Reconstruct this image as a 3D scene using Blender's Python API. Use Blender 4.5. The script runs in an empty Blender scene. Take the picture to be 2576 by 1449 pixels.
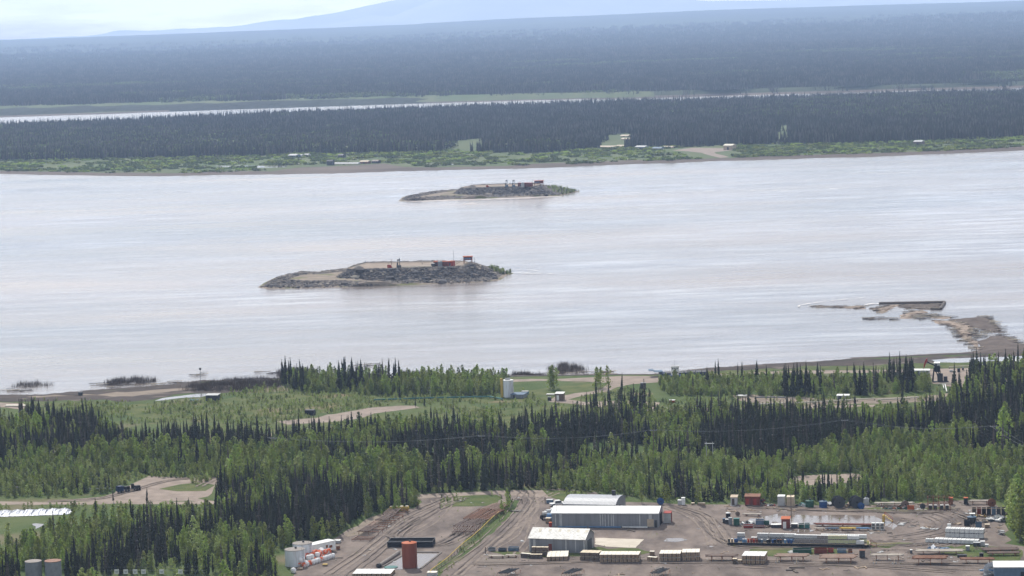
import bpy, bmesh, math, random
import numpy as np
from mathutils import Vector, Matrix
R = math.radians
rng = random.Random(7)
nrs = np.random.RandomState(11)
S = bpy.context.scene
COL = S.collection
# ------------------------------------------------------------------ camera
EYE = 146.0
F = 6708.0            # focal length in units of a 2576 px wide picture
PITCH = R(5.84); ROLL = R(1.9)
cam = bpy.data.cameras.new('camera'); camo = bpy.data.objects.new('camera', cam); COL.objects.link(camo)
cam.sensor_width = 36; cam.lens = F/2576*36; cam.clip_start = 1; cam.clip_end = 90000
camo.matrix_world = Matrix.Translation((0, 0, EYE)) @ Matrix.Rotation(R(90)-PITCH, 4, 'X') @ Matrix.Rotation(ROLL*-1.0, 4, 'Z')
S.camera = camo
CM = np.array(camo.matrix_world.to_3x3()); CMI = CM.T
# ------------------------------------------------------------------ sky and sun
SUN_AZ = R(-12); SUN_EL = R(44)
w = bpy.data.worlds.new("World"); S.world = w; w.use_nodes = True
nt = w.node_tree; nt.nodes.clear(); L = nt.links.new
out = nt.nodes.new('ShaderNodeOutputWorld'); bg = nt.nodes.new('ShaderNodeBackground')
sky = nt.nodes.new('ShaderNodeTexSky'); sky.sky_type = 'NISHITA'; sky.sun_disc = False
sky.sun_elevation = SUN_EL; sky.sun_rotation = SUN_AZ % (2*math.pi); sky.altitude = 200; sky.dust_density = 2.0
tc = nt.nodes.new('ShaderNodeTexCoord'); mp = nt.nodes.new('ShaderNodeMapping'); mp.inputs['Scale'].default_value = (3, 3, 22)
cn = nt.nodes.new('ShaderNodeTexNoise'); cn.inputs['Scale'].default_value = 2.2; cn.inputs['Detail'].default_value = 9; cn.inputs['Roughness'].default_value = .6
cr = nt.nodes.new('ShaderNodeValToRGB'); cr.color_ramp.elements[0].position = .36; cr.color_ramp.elements[1].position = .62
mx = nt.nodes.new('ShaderNodeMix'); mx.data_type = 'RGBA'
L(tc.outputs['Generated'], mp.inputs[0]); L(mp.outputs[0], cn.inputs['Vector']); L(cn.outputs['Fac'], cr.inputs[0])
sz = nt.nodes.new('ShaderNodeSeparateXYZ'); L(tc.outputs['Generated'], sz.inputs[0]); zr = nt.nodes.new('ShaderNodeMapRange')
zr.inputs[1].default_value = .05; zr.inputs[2].default_value = .21; zr.inputs[3].default_value = 1.0; zr.inputs[4].default_value = .42; L(sz.outputs[2], zr.inputs[0])
zm = nt.nodes.new('ShaderNodeMath'); zm.operation = 'MULTIPLY'; L(cr.outputs[0], zm.inputs[0]); L(zr.outputs[0], zm.inputs[1]); L(zm.outputs[0], mx.inputs['Factor']); L(sky.outputs[0], mx.inputs['A']); mx.inputs['B'].default_value = (23.5, 24, 24.8, 1)
hb = nt.nodes.new('ShaderNodeMapRange'); hb.inputs[1].default_value = 0; hb.inputs[2].default_value = .05; hb.inputs[3].default_value = 1; hb.inputs[4].default_value = 0; L(sz.outputs[2], hb.inputs[0])
hm_ = nt.nodes.new('ShaderNodeMix'); hm_.data_type = 'RGBA'; hm_.blend_type = 'MULTIPLY'; L(hb.outputs[0], hm_.inputs['Factor']); L(mx.outputs['Result'], hm_.inputs['A']); hm_.inputs['B'].default_value = (1.38, 1.24, 1.10, 1)   # brighter, warmer cloud low over the mountains
L(hm_.outputs['Result'], bg.inputs[0]); L(bg.outputs[0], out.inputs[0])
bg.inputs[1].default_value = 0.1
sl = bpy.data.lights.new('sun', 'SUN'); so = bpy.data.objects.new('sun', sl); COL.objects.link(so)
sl.energy = 4.9; sl.angle = R(.5); sl.color = (1, .965, .89)
sd = Vector((math.sin(SUN_AZ)*math.cos(SUN_EL), math.cos(SUN_AZ)*math.cos(SUN_EL), math.sin(SUN_EL)))
so.rotation_euler = sd.to_track_quat('Z', 'Y').to_euler(); so.location = (0, 0, 300)
S.view_settings.view_transform = 'Standard'; S.view_settings.look = 'None'; S.view_settings.gamma = 1
S.view_settings.exposure = 0.06
cy = S.cycles
cy.max_bounces = 4; cy.diffuse_bounces = 2; cy.glossy_bounces = 2; cy.transmission_bounces = 2; cy.volume_bounces = 0; cy.transparent_max_bounces = 8
cy.caustics_reflective = False; cy.caustics_refractive = False

# ------------------------------------------------------------------ pixel <-> ground
LAND = 1.5
def ray(u, v):
    d = CM @ np.array([(u-1288)/F, -(v-724.5)/F, -1.0]); return d
def P(u, v, z=LAND):
    d = ray(u, v); t = (z-EYE)/d[2]
    return Vector((d[0]*t, d[1]*t, z))
def PV(u, v, y):                                  # point of the pixel's ray at world distance y
    d = ray(u, v); t = y/d[1]; return Vector((d[0]*t, y, EYE+d[2]*t))
def proj(X):                                      # world Nx3 -> u, v, depth
    c = (np.asarray(X) - np.array([0, 0, EYE])) @ CM
    return 1288-F*c[:, 0]/c[:, 2], 724.5+F*c[:, 1]/c[:, 2], -c[:, 2]
def crop(x0, y0, k):
    a = 1/k/1.5652
    return lambda x, y: (x0/1.5652+x*a, y0/1.5652+y*a)
c1 = crop(1900, 1880, 2.3418); c2 = crop(2800, 1880, 3.68); c3 = crop(3400, 1880, 3.734); c4 = crop(1000, 1880, 2.576)
c5 = crop(0, 1800, 2.3418); c6 = crop(0, 1400, 2.1467); c7 = crop(1100, 1380, 2.1467); c8 = crop(2300, 1380, 1.4873)
cA = crop(1000, 960, 2.4533); cB = crop(1550, 680, 3.22); cS = crop(3000, 1100, 2.4961); cJ = crop(3500, 1380, 4.842)
def G(c, x, y, z=LAND): return P(*c(x, y), z)

# ------------------------------------------------------------------ materials
def lin(c):
    return tuple(((x/255+.055)/1.055)**2.4 if x > 10 else x/255/12.92 for x in c)+(1,)
def mat(name, col, rough=.9, spec=.06, col2=None, scale=1.0, stretch=(1, 1, 1), detail=4, lo=.35, hi=.65, bump=0, bscale=None, bdist=.3, metal=0, rand=0, trans=0, coord='Object', col3=None, lo3=.55, hi3=.7, scale3=.2):
    m = bpy.data.materials.new(name); m.use_nodes = True; n = m.node_tree.nodes; l = m.node_tree.links.new
    b = n['Principled BSDF']; b.inputs['Roughness'].default_value = rough; b.inputs['Specular IOR Level'].default_value = spec; b.inputs['Metallic'].default_value = metal
    c = tuple(col)+(1,) if len(col) == 3 else col
    b.inputs['Base Color'].default_value = c; src = None
    if col2 is not None or bump:
        t = n.new('ShaderNodeTexCoord'); mp = n.new('ShaderNodeMapping'); mp.inputs['Scale'].default_value = stretch; l(t.outputs[coord], mp.inputs[0])
    if col2 is not None:
        nz = n.new('ShaderNodeTexNoise'); nz.inputs['Scale'].default_value = scale; nz.inputs['Detail'].default_value = detail; nz.inputs['Roughness'].default_value = .6; l(mp.outputs[0], nz.inputs['Vector'])
        r = n.new('ShaderNodeValToRGB'); r.color_ramp.elements[0].position = lo; r.color_ramp.elements[1].position = hi
        r.color_ramp.elements[0].color = c; r.color_ramp.elements[1].color = tuple(col2)+(1,) if len(col2) == 3 else col2
        l(nz.outputs['Fac'], r.inputs[0]); src = r.outputs[0]
        if col3 is not None:
            nz3 = n.new('ShaderNodeTexNoise'); nz3.inputs['Scale'].default_value = scale3; nz3.inputs['Detail'].default_value = 6; l(mp.outputs[0], nz3.inputs['Vector'])
            r3 = n.new('ShaderNodeMapRange'); r3.inputs[1].default_value = lo3; r3.inputs[2].default_value = hi3; l(nz3.outputs['Fac'], r3.inputs[0])
            m3 = n.new('ShaderNodeMix'); m3.data_type = 'RGBA'; l(r3.outputs[0], m3.inputs['Factor']); l(src, m3.inputs['A']); m3.inputs['B'].default_value = tuple(col3)+(1,); src = m3.outputs['Result']
    if rand:
        oi = n.new('ShaderNodeObjectInfo'); mr = n.new('ShaderNodeMapRange'); mr.inputs[3].default_value = 1-rand; mr.inputs[4].default_value = 1+rand; l(oi.outputs['Random'], mr.inputs[0])
        hs = n.new('ShaderNodeHueSaturation'); l(mr.outputs[0], hs.inputs['Value'])
        mh = n.new('ShaderNodeMapRange'); mh.inputs[3].default_value = .5-rand*.05; mh.inputs[4].default_value = .5+rand*.05; l(oi.outputs['Random'], mh.inputs[0]); l(mh.outputs[0], hs.inputs['Hue'])
        if src: l(src, hs.inputs['Color'])
        else: hs.inputs['Color'].default_value = c
        src = hs.outputs[0]
    if src: l(src, b.inputs['Base Color'])
    if bump:
        bn = n.new('ShaderNodeTexNoise'); bn.inputs['Scale'].default_value = bscale or scale; bn.inputs['Detail'].default_value = 5; l(mp.outputs[0], bn.inputs['Vector'])
        bp = n.new('ShaderNodeBump'); bp.inputs['Strength'].default_value = bump; bp.inputs['Distance'].default_value = bdist; l(bn.outputs['Fac'], bp.inputs['Height']); l(bp.outputs[0], b.inputs['Normal'])
    if trans:
        tr = n.new('ShaderNodeBsdfTranslucent'); ms = n.new('ShaderNodeMixShader'); ms.inputs[0].default_value = trans
        if src: l(src, tr.inputs[0])
        else: tr.inputs[0].default_value = c
        l(b.outputs[0], ms.inputs[1]); l(tr.outputs[0], ms.inputs[2]); l(ms.outputs[0], n['Material Output'].inputs[0])
    return m
M = {}
def mk(k, *a, **kw): M[k] = mat(k, *a, **kw)
mk('grass', (.045, .075, .018), col2=(.085, .105, .035), scale=.05, detail=8, col3=(.15, .125, .075), lo3=.56, hi3=.68, scale3=.03, bump=.6, bscale=1.2, bdist=.5)
mk('forest_floor', (.035, .05, .018), col2=(.06, .075, .03), scale=.2, detail=6)
mk('meadow', (.045, .072, .016), col2=(.105, .112, .038), scale=.16, detail=8, col3=(.18, .14, .08), lo3=.6, hi3=.7, scale3=.05, bump=.5, bscale=1.5, bdist=.4)
mk('gravel', (.100, .080, .070), col2=(.215, .172, .145), scale=.14, detail=12, lo=.36, hi=.66, stretch=(1, .5, 1), col3=(.175, .145, .12), lo3=.58, hi3=.72, scale3=.09, bump=.7, bscale=1.6, bdist=.2)
mk('road', (.20, .16, .13), col2=(.28, .225, .185), scale=.25, detail=8, bump=.3, bscale=2, bdist=.1)
mk('track', (.23, .185, .15), col2=(.165, .132, .11), scale=.6, detail=8)
mk('ruts', (.105, .086, .075), col2=(.16, .13, .11), scale=.8, detail=6)
mk('sand', (.24, .195, .15), col2=(.18, .145, .115), scale=.2, detail=8, bump=.4, bscale=2)
mk('mud', (.042, .034, .030), col2=(.075, .058, .049), scale=.12, detail=9, stretch=(.5, 1, 1), col3=(.17, .14, .115), lo3=.58, hi3=.7, scale3=.2, rough=.9, bump=.6, bscale=.8, bdist=.6)
mk('concrete', (.52, .46, .38), col2=(.44, .385, .31), scale=.3, detail=8)

# ------------------------------------------------------------------ mesh helpers
def props(o, label=None, cat=None, group=None, kind=None):
    if label: o['label'] = label
    if cat: o['category'] = cat
    if group: o['group'] = group
    if kind: o['kind'] = kind
    return o
def mesh_obj(name, verts, faces, m, parent=None, smooth=False):
    me = bpy.data.meshes.new(name); me.from_pydata([tuple(v) for v in verts], [], faces); me.update()
    if smooth: me.polygons.foreach_set('use_smooth', [True]*len(me.polygons))
    for mm in (m if isinstance(m, (list, tuple)) else [m]): me.materials.append(mm)
    o = bpy.data.objects.new(name, me); COL.objects.link(o)
    if parent: o.parent = parent
    return o
class MB:
    def __init__(s): s.v = []; s.f = []; s.mi = []; s.cur = 0
    def add(s, v, f):
        b = len(s.v); s.v += [tuple(x) for x in v]; s.f += [tuple(i+b for i in q) for q in f]; s.mi += [s.cur]*len(f); return s
    def box(s, x0, x1, y0, y1, z0, z1):
        return s.add([(x0,y0,z0),(x1,y0,z0),(x1,y1,z0),(x0,y1,z0),(x0,y0,z1),(x1,y0,z1),(x1,y1,z1),(x0,y1,z1)],
                     [(3,2,1,0),(4,5,6,7),(0,1,5,4),(1,2,6,5),(2,3,7,6),(3,0,4,7)])
    def cyl(s, c, r, h, n=16, axis='z', r2=None):
        r2 = r if r2 is None else r2; v = []
        for k, rr in ((0, r), (1, r2)):
            for i in range(n):
                a = 2*math.pi*i/n; p = (rr*math.cos(a), rr*math.sin(a), h*k)
                if axis == 'x': p = (p[2], p[0], p[1])
                elif axis == 'y': p = (p[1], p[2], p[0])
                v.append((c[0]+p[0], c[1]+p[1], c[2]+p[2]))
        f = [(i, (i+1) % n, n+(i+1) % n, n+i) for i in range(n)]+[tuple(range(n-1, -1, -1)), tuple(range(n, 2*n))]
        return s.add(v, f)
    def bar(s, a, b, r, n=4, r2=None):
        a, b = Vector(a), Vector(b); d = (b-a); q = d.to_track_quat('Z', 'Y'); r2 = r if r2 is None else r2; v = []
        for p, rr in ((a, r), (b, r2)):
            for i in range(n):
                t = 2*math.pi*(i+.5)/n; v.append(p+q @ Vector((rr*math.cos(t), rr*math.sin(t), 0)))
        f = [(i, (i+1) % n, n+(i+1) % n, n+i) for i in range(n)]+[tuple(range(n-1, -1, -1)), tuple(range(n, 2*n))]
        return s.add(v, f)
    def build(s, name, m, parent=None, loc=None, rz=0, smooth=False):
        o = mesh_obj(name, s.v, s.f, m, parent, smooth)
        if any(s.mi): o.data.polygons.foreach_set('material_index', s.mi)
        if loc is not None: o.location = loc; o.rotation_euler = (0, 0, rz)
        return o
def sheet(name, pts, m, z, kind='structure', jag=0.0, step=4.0, label=None, cat=None, group=None):
    """flat polygon from world points at height z, its outline broken up a little"""
    P2 = []
    n = len(pts)
    for i in range(n):
        a, b = pts[i], pts[(i+1) % n]; L_ = math.hypot(b[0]-a[0], b[1]-a[1]); k = max(1, int(L_/step)) if jag else 1
        k = min(k, 60)
        for j in range(k):
            t = j/k; x = a[0]*(1-t)+b[0]*t; y = a[1]*(1-t)+b[1]*t
            x += rng.gauss(0, jag); y += rng.gauss(0, jag*1.6)
            if name != 'ground' and y < 1700: y = min(y, float(np.interp(x, _ix, _iy))-1)
            if 2000 < y < 3500 and name.startswith('far_') and 'ground' not in name: y = max(y, float(np.interp(x, _fx, _fy))+34)
            P2.append((x, y))
    bm = bmesh.new(); vs = [bm.verts.new((x, y, z)) for x, y in P2]; f = bm.faces.new(vs); f.normal_update()
    if f.normal.z < 0: f.normal_flip()
    bmesh.ops.triangulate(bm, faces=[f]); me = bpy.data.meshes.new(name); bm.to_mesh(me); bm.free(); me.materials.append(m)
    o = bpy.data.objects.new(name, me); COL.objects.link(o); return props(o, label, cat, group, kind)
def ribbon(name, pts, width, m, z, wob=0.0, label=None, kind='structure'):
    """flat strip along world points"""
    pts = [Vector((p[0], p[1])) for p in pts]; q = [pts[0]]
    for i in range(len(pts)-1):                      # Catmull-Rom
        p0 = pts[max(i-1, 0)]; p1 = pts[i]; p2 = pts[i+1]; p3 = pts[min(i+2, len(pts)-1)]
        for j in range(1, 9):
            t = j/8; q.append(.5*((2*p1)+(p2-p0)*t+(2*p0-5*p1+4*p2-p3)*t*t+(3*p1-p0-3*p2+p3)*t**3))
    v = []; W = width if isinstance(width, (list, tuple)) else [width]*2
    for i, p in enumerate(q):
        d = (q[min(i+1, len(q)-1)]-q[max(i-1, 0)]).normalized(); nrm = Vector((-d.y, d.x)); t = i/(len(q)-1)
        ww = (W[0]*(1-t)+W[-1]*t)/2
        v.append((*(p+nrm*(ww+rng.gauss(0, wob))), z)); v.append((*(p-nrm*(ww+rng.gauss(0, wob))), z))
    f = [(2*i+1, 2*i+3, 2*i+2, 2*i) for i in range(len(q)-1)]
    o = mesh_obj(name, v, f, m); return props(o, label, kind=kind)
def inpoly(x, y, poly):
    px = np.array([p[0] for p in poly]); py = np.array([p[1] for p in poly]); c = np.zeros(x.shape, bool); n = len(px); j = n-1
    for i in range(n):
        cond = ((py[i] > y) != (py[j] > y)); xs = (px[j]-px[i])*(y-py[i])/((py[j]-py[i]) or 1e-9)+px[i]
        c ^= cond & (x < xs); j = i
    return c
# smooth value noise for placement
_g = nrs.rand(256, 256)
def vn(x, y, s):
    x = np.asarray(x)/s+1000; y = np.asarray(y)/s+1000; xi = np.floor(x).astype(int); yi = np.floor(y).astype(int); fx = x-xi; fy = y-yi
    fx = fx*fx*(3-2*fx); fy = fy*fy*(3-2*fy); g = lambda a, b: _g[a % 256, b % 256]
    return (g(xi, yi)*(1-fx)+g(xi+1, yi)*fx)*(1-fy)+(g(xi, yi+1)*(1-fx)+g(xi+1, yi+1)*fx)*fy
def fbm(x, y, s, o=4):
    r = 0; a = 1; t = 0
    for k in range(o): r = r+a*vn(x+k*37.7, y-k*51.3, s/2**k); t += a; a *= .5
    return r/t

# ------------------------------------------------------------------ water
def water_mat(name, base=(.118, .116, .117), scale=1.0, rough=.18, bstr=.55):
    m = bpy.data.materials.new(name); m.use_nodes = True; n = m.node_tree.nodes; l = m.node_tree.links.new; b = n['Principled BSDF']
    b.inputs['Roughness'].default_value = rough; b.inputs['IOR'].default_value = 1.33
    t = n.new('ShaderNodeTexCoord')
    def noise(st, sc, det, rot=0):
        mp = n.new('ShaderNodeMapping'); mp.inputs['Scale'].default_value = st; mp.inputs['Rotation'].default_value = (0, 0, rot); l(t.outputs['Object'], mp.inputs[0])
        z = n.new('ShaderNodeTexNoise'); z.inputs['Scale'].default_value = sc; z.inputs['Detail'].default_value = det; z.inputs['Roughness'].default_value = .6; l(mp.outputs[0], z.inputs['Vector']); return z.outputs['Fac']
    r = n.new('ShaderNodeValToRGB'); r.color_ramp.elements[0].position = .35; r.color_ramp.elements[1].position = .65
    r.color_ramp.elements[0].color = base+(1,); r.color_ramp.elements[1].color = (base[0]*2.0, base[1]*1.65, base[2]*1.4, 1)
    l(noise((.0016, .0045, 1), 1.0, 7), r.inputs[0]); l(r.outputs[0], b.inputs['Base Color'])
    big = noise((.0022, .008, 1), 1.0, 6, R(-3)); rr = n.new('ShaderNodeMapRange'); rr.inputs[1].default_value = .38; rr.inputs[2].default_value = .66; rr.inputs[3].default_value = rough*.55; rr.inputs[4].default_value = rough*1.7; l(big, rr.inputs[0]); l(rr.outputs[0], b.inputs['Roughness'])
    a = noise((.35*scale, .5*scale, 1), 1.0, 4); c = noise((.03, .05, 1), 1.0, 5)
    ma = n.new('ShaderNodeMath'); ma.operation = 'MULTIPLY_ADD'; l(c, ma.inputs[0]); ma.inputs[1].default_value = 2.5; l(a, ma.inputs[2])
    st = n.new('ShaderNodeMapRange'); st.inputs[1].default_value = .35; st.inputs[2].default_value = .65; st.inputs[3].default_value = bstr*.12; st.inputs[4].default_value = bstr*2.0
    l(noise((.014, .085, 1), 1.0, 10, R(-2)), st.inputs[0])
    bp = n.new('ShaderNodeBump'); bp.inputs['Distance'].default_value = .35; l(st.outputs[0], bp.inputs['Strength']); l(ma.outputs[0], bp.inputs['Height']); l(bp.outputs[0], b.inputs['Normal'])
    return m
M['water'] = water_mat('water'); M['pond'] = water_mat('pond', base=(.08, .075, .07), rough=.10, bstr=.05)
props(mesh_obj('river', [(-9000, 500, 0), (9000, 500, 0), (9000, 5600, 0), (-9000, 5600, 0)], [(0, 1, 2, 3)], M['water']), kind='structure')

# ------------------------------------------------------------------ near land
shore = [(-60, 997), (0, 993), (120, 991), (240, 978), (330, 971), (430, 966), (520, 955), (620, 957), (720, 950), (860, 947), (1000, 945), (1150, 946), (1290, 943), (1400, 944), (1520, 942),
         (1640, 940), (1700, 932), (1780, 924), (1900, 915), (2040, 908), (2200, 899), (2400, 889), (2600, 884), (2700, 880)]
sw = [P(u, v, 0) for u, v in shore]
bank = []
for i, p in enumerate(sw):
    bank.append((p.x, p.y))
front = [(-4000, bank[0][1])]+bank+[(4000, bank[-1][1]+30)]
inner = [(x, y-13+3*math.sin(x*.05)) for x, y in front]
_ix = [p[0] for p in inner]; _iy = [p[1] for p in inner]
sheet('ground', [(-4000, -400), (4000, -400)]+inner[::-1], M['grass'], LAND)
v = []; f = []
N = len(front)
FR = []
for i in range(N-1):
    a, b = front[i], front[i+1]; ai, bi = inner[i], inner[i+1]; k = 12
    for j in range(k + (1 if i == N-2 else 0)):
        t = j/k; x = a[0]*(1-t)+b[0]*t; y = a[1]*(1-t)+b[1]*t+2.5*(float(fbm(x, 3, 18))-.5)*4; yi = ai[1]*(1-t)+bi[1]*t; xi = ai[0]*(1-t)+bi[0]*t
        FR.append(((x, y), (xi, yi)))
for (x, y), (xi, yi) in FR:
    for s_, z_ in ((0, -.6), (.25, .15), (.5, .55), (.8, 1.3), (1.0, LAND+.02), (1.3, LAND+.03)):
        v.append((x*(1-s_)+xi*s_, y*(1-s_)+yi*s_, z_ + (rng.uniform(-.12, .12) if .1 < s_ < .9 else 0)))
for i in range(len(FR)-1):
    for j in range(5): a = i*6+j; f.append((a, a+1, a+7, a+6))
o = mesh_obj('river_bank', v, f, M['mud'], smooth=True); props(o, kind='structure')
# ------------------------------------------------------------------ far shore, channel, plain, hills
mk('far_meadow', (.065, .09, .035), col2=(.11, .125, .055), scale=.02, detail=8, stretch=(1, .4, 1), col3=(.07, .10, .035), lo3=.5, hi3=.6, scale3=.012)
mk('far_mud', (.085, .067, .055), col2=(.14, .11, .088), scale=.02, detail=8, stretch=(.4, 1, 1))
mk('far_floor', (.030, .042, .022), col2=(.05, .065, .03), scale=.02, detail=8, stretch=(1, .3, 1))
mk('taiga', (.006, .010, .006), col2=(.016, .024, .012), scale=.0025, detail=12, stretch=(1, .35, 1), lo=.40, hi=.62, col3=(.035, .05, .022), lo3=.57, hi3=.68, scale3=.0012, bump=1.0, bscale=.05, bdist=9)  # backlit canopy shading is put into the dark colour, here and on the hills
mk('hill_forest', (.006, .012, .008), col2=(.026, .042, .022), scale=.0009, detail=10, stretch=(1, .4, 1), lo=.4, hi=.62, bump=.6, bscale=.01, bdist=20)
mk('mountain', (.34, .36, .38), col2=(.50, .50, .50), scale=.0008, detail=8)  # rock tone lightened, part of the distance haze is in the colour
mk('snow', (.8, .8, .8))
Z0 = 0.0
fs = [(-300, 441), (-100, 438), (0, 438), (120, 441), (250, 443), (420, 444), (560, 441), (700, 440), (860, 437), (1000, 432), (1150, 428), (1300, 425), (1450, 420), (1580, 414), (1700, 411), (1800, 406), (1900, 404), (2050, 399), (2200, 395), (2400, 387), (2576, 379), (2900, 366)]
fw = [P(u, v, 0) for u, v in fs]; _fx = [p.x for p in fw]; _fy = [p.y for p in fw]; ZF = 1.2
v = []; f = []
def bankstrip(name, pts, m, depth, h, inner_y):
    v = []; f = []
    Q = []
    for i in range(len(pts)-1):
        for j in range(6):
            t = j/6; Q.append(pts[i].lerp(pts[i+1], t))
    Q.append(pts[-1])
    for p in Q:
        w_ = rng.uniform(-4, 4)
        for s_, z_ in ((0, -.5), (.3, h*.3), (1, h), (1.4, h)):
            v.append((p.x, p.y+w_*(s_ < .5)+depth*s_, z_))
    for i in range(len(Q)-1):
        for j in range(3): a = i*4+j; f.append((a, a+4, a+5, a+1))
    return props(mesh_obj(name, v, f, m, smooth=True), kind='structure')
bankstrip('far_bank', fw, M['far_mud'], 34, ZF, 0)
back = [(x, float(np.interp(x, [-2400, -770, -170, 250, 770, 2400], [4000, 4020, 4150, 4130, 4030, 3900]))+12*math.sin(x*.013)) for x in range(-2400, 2401, 60)]   # near side of the narrow back channel
far_poly = [(p.x-1, p.y+34) for p in fw]
far_poly = [(-2400, far_poly[0][1])]+far_poly+[(2400, far_poly[-1][1])]
sheet('far_island_ground', far_poly+back[::-1], M['far_floor'], ZF-.1)
# grassy strip in front of the forest
mead_top = [(-300, 402), (0, 404), (200, 400), (420, 396), (640, 392), (760, 386), (930, 386), (1150, 380), (1330, 385), (1500, 374), (1700, 370), (1900, 362), (2120, 362), (2300, 356), (2576, 345), (2900, 335)]
mt = [P(u, v, ZF) for u, v in mead_top]
sheet('far_meadow', [(p.x, p.y+33.5) for p in fw]+[(p.x, p.y) for p in mt[::-1]], M['far_meadow'], ZF+.02, jag=3, step=25)
def strip2(name, pts, m, z=1.26): return sheet(name, [tuple(P(u, v, ZF)[:2]) for u, v in pts], m, z, jag=3, step=30)
strip2('far_dirt', [(500, 436), (560, 431), (690, 430), (740, 422), (860, 417), (960, 412), (1010, 420), (1100, 423), (960, 428), (760, 433)], M['far_mud'])
strip2('far_dirt', [(1690, 378), (1740, 372), (1830, 372), (1850, 377), (1790, 382), (1840, 396), (1825, 398), (1790, 395), (1760, 384)], M['road'])
strip2('far_dirt', [(1850, 394), (2100, 388), (2300, 382), (2576, 368), (2800, 358), (2800, 364), (2576, 373), (2300, 386), (2100, 391), (1850, 399)], M['far_mud'])
strip2('far_dirt', [(1300, 414), (1560, 405), (1740, 400), (1745, 402), (1580, 408), (1300, 418)], M['far_mud'])
strip2('far_pond', [(522, 417), (600, 416), (728, 417.5), (735, 419.5), (640, 421.5), (545, 419.5)], M['pond'], 1.28)
strip2('far_pond', [(1040, 413), (1140, 411), (1180, 412.5), (1100, 414.5)], M['pond'], 1.28)
for pts in ([(1525, 338), (1585, 336), (1600, 352), (1570, 372), (1500, 371)], [(1945, 345), (1955, 318), (1990, 312), (1998, 330), (1988, 356), (1950, 358)], [(1130, 352), (1220, 347), (1224, 378), (1110, 382)]):
    strip2('far_clearing', pts, M['far_meadow'], 1.25)
# far plain
def ridge(th):
    u = [-900, 0, 500, 1060, 1100, 1330, 1500, 1800, 2200, 2576, 3400]; h = [95, 97, 99, 106, 112, 124, 127, 139, 135, 130, 110]
    uu = 1288+F*np.tan(th); return np.interp(uu, u, h)
ys = np.concatenate([np.linspace(4580, 6500, 60), np.linspace(6540, 11800, 130), np.linspace(11900, 24000, 120)])
ths = np.linspace(-R(17), R(17), 330)
Y, T = np.meshgrid(ys, ths, indexing='ij'); X = Y*np.tan(T)
H = 3+np.clip((Y-4640)/60, 0, 1)*4+(fbm(X, Y*1.5, 1400)-.5)*10*np.clip((Y-5500)/3000, 0, 1)+np.clip((Y-5000)/5600, 0, 1)*10
rr_ = ridge(T); rise = np.clip((Y-9300+X*.25)/11200, 0, 1)
H = H+(rise**1.15)*(rr_-22)+np.sin(rise*math.pi)*(fbm(X, Y, 2600)-.5)*34+np.where(Y > 20500, -(Y-20500)*.03, 0)
H += (fbm(X*3.1, Y*3.1, 160)-.5)*np.where(Y < 13000, 3, 5)
H[0, :] = -.5; H[1, :] = .2; H[2, :] = np.minimum(H[2, :], 2)
nv, nh = Y.shape
V = np.stack([X, Y, H], -1).reshape(-1, 3)
ii, jj = np.meshgrid(np.arange(nv-1), np.arange(nh-1), indexing='ij'); a = (ii*nh+jj).ravel()
Fc = np.stack([a, a+1, a+nh+1, a+nh], 1)
def np_mesh(name, V, Fc, mats, mi=None, smooth=False):
    me = bpy.data.meshes.new(name); me.vertices.add(len(V)); me.vertices.foreach_set('co', np.asarray(V, np.float32).ravel())
    k = Fc.shape[1]; me.loops.add(Fc.size); me.loops.foreach_set('vertex_index', Fc.astype(np.int32).ravel())
    me.polygons.add(len(Fc)); me.polygons.foreach_set('loop_start', np.arange(0, Fc.size, k, dtype=np.int32)); me.polygons.foreach_set('loop_total', np.full(len(Fc), k, np.int32))
    for m in mats: me.materials.append(m)
    if mi is not None: me.polygons.foreach_set('material_index', np.asarray(mi, np.int32))
    if smooth: me.polygons.foreach_set('use_smooth', np.ones(len(Fc), bool))
    me.update(calc_edges=True); return me
cyc = Y[:-1, :-1].ravel()
mi = np.where(cyc+nrs.normal(0, 700, len(cyc)) < 12500, 0, 1)
me = np_mesh('far_terrain', V, Fc, [M['taiga'], M['hill_forest']], mi, True)
o = bpy.data.objects.new('far_terrain', me); COL.objects.link(o); props(o, kind='structure')
def hfar(x, y):
    th = np.arctan2(x, y); i = np.clip(np.searchsorted(ys, y)-1, 0, nv-2); j = np.clip(((th+R(17))/(R(34))*329).astype(int), 0, nh-2)
    return H[i, j]
# green margin of the back channel
gm = []
for x in range(-1500, 2401, 60): gm.append((x, 4600+rng.uniform(-5, 5)))
def margin(name, x0, x1, d0, d1, m, zz):
    v = []; f = []; n_ = 60
    for i in range(n_+1):
        x = x0+(x1-x0)*i/n_; a_ = min(1, 6*i/n_, 6*(n_-i)/n_); v += [(x, d0, .3), (x, d0+(d1-d0)*.5*a_+2, zz), (x, d0+(d1-d0)*a_+4, 8.5 if zz > 3 else 6.5)]
    for i in range(n_): a_ = 3*i; f += [(a_, a_+3, a_+4, a_+1), (a_+1, a_+4, a_+5, a_+2)]
    return props(mesh_obj(name, v, f, m), kind='structure')
far_edge = lambda x: float(np.interp(x, [-2000, -970, -200, 250, 780, 2400], [4550, 4575, 4640, 4500, 4400, 4280]))
far_in = lambda x: float(np.interp(x, [-2000, -970, -200, 60, 250, 780, 2400], [4980, 4980, 4760, 4640, 4530, 4425, 4310]))
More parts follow.
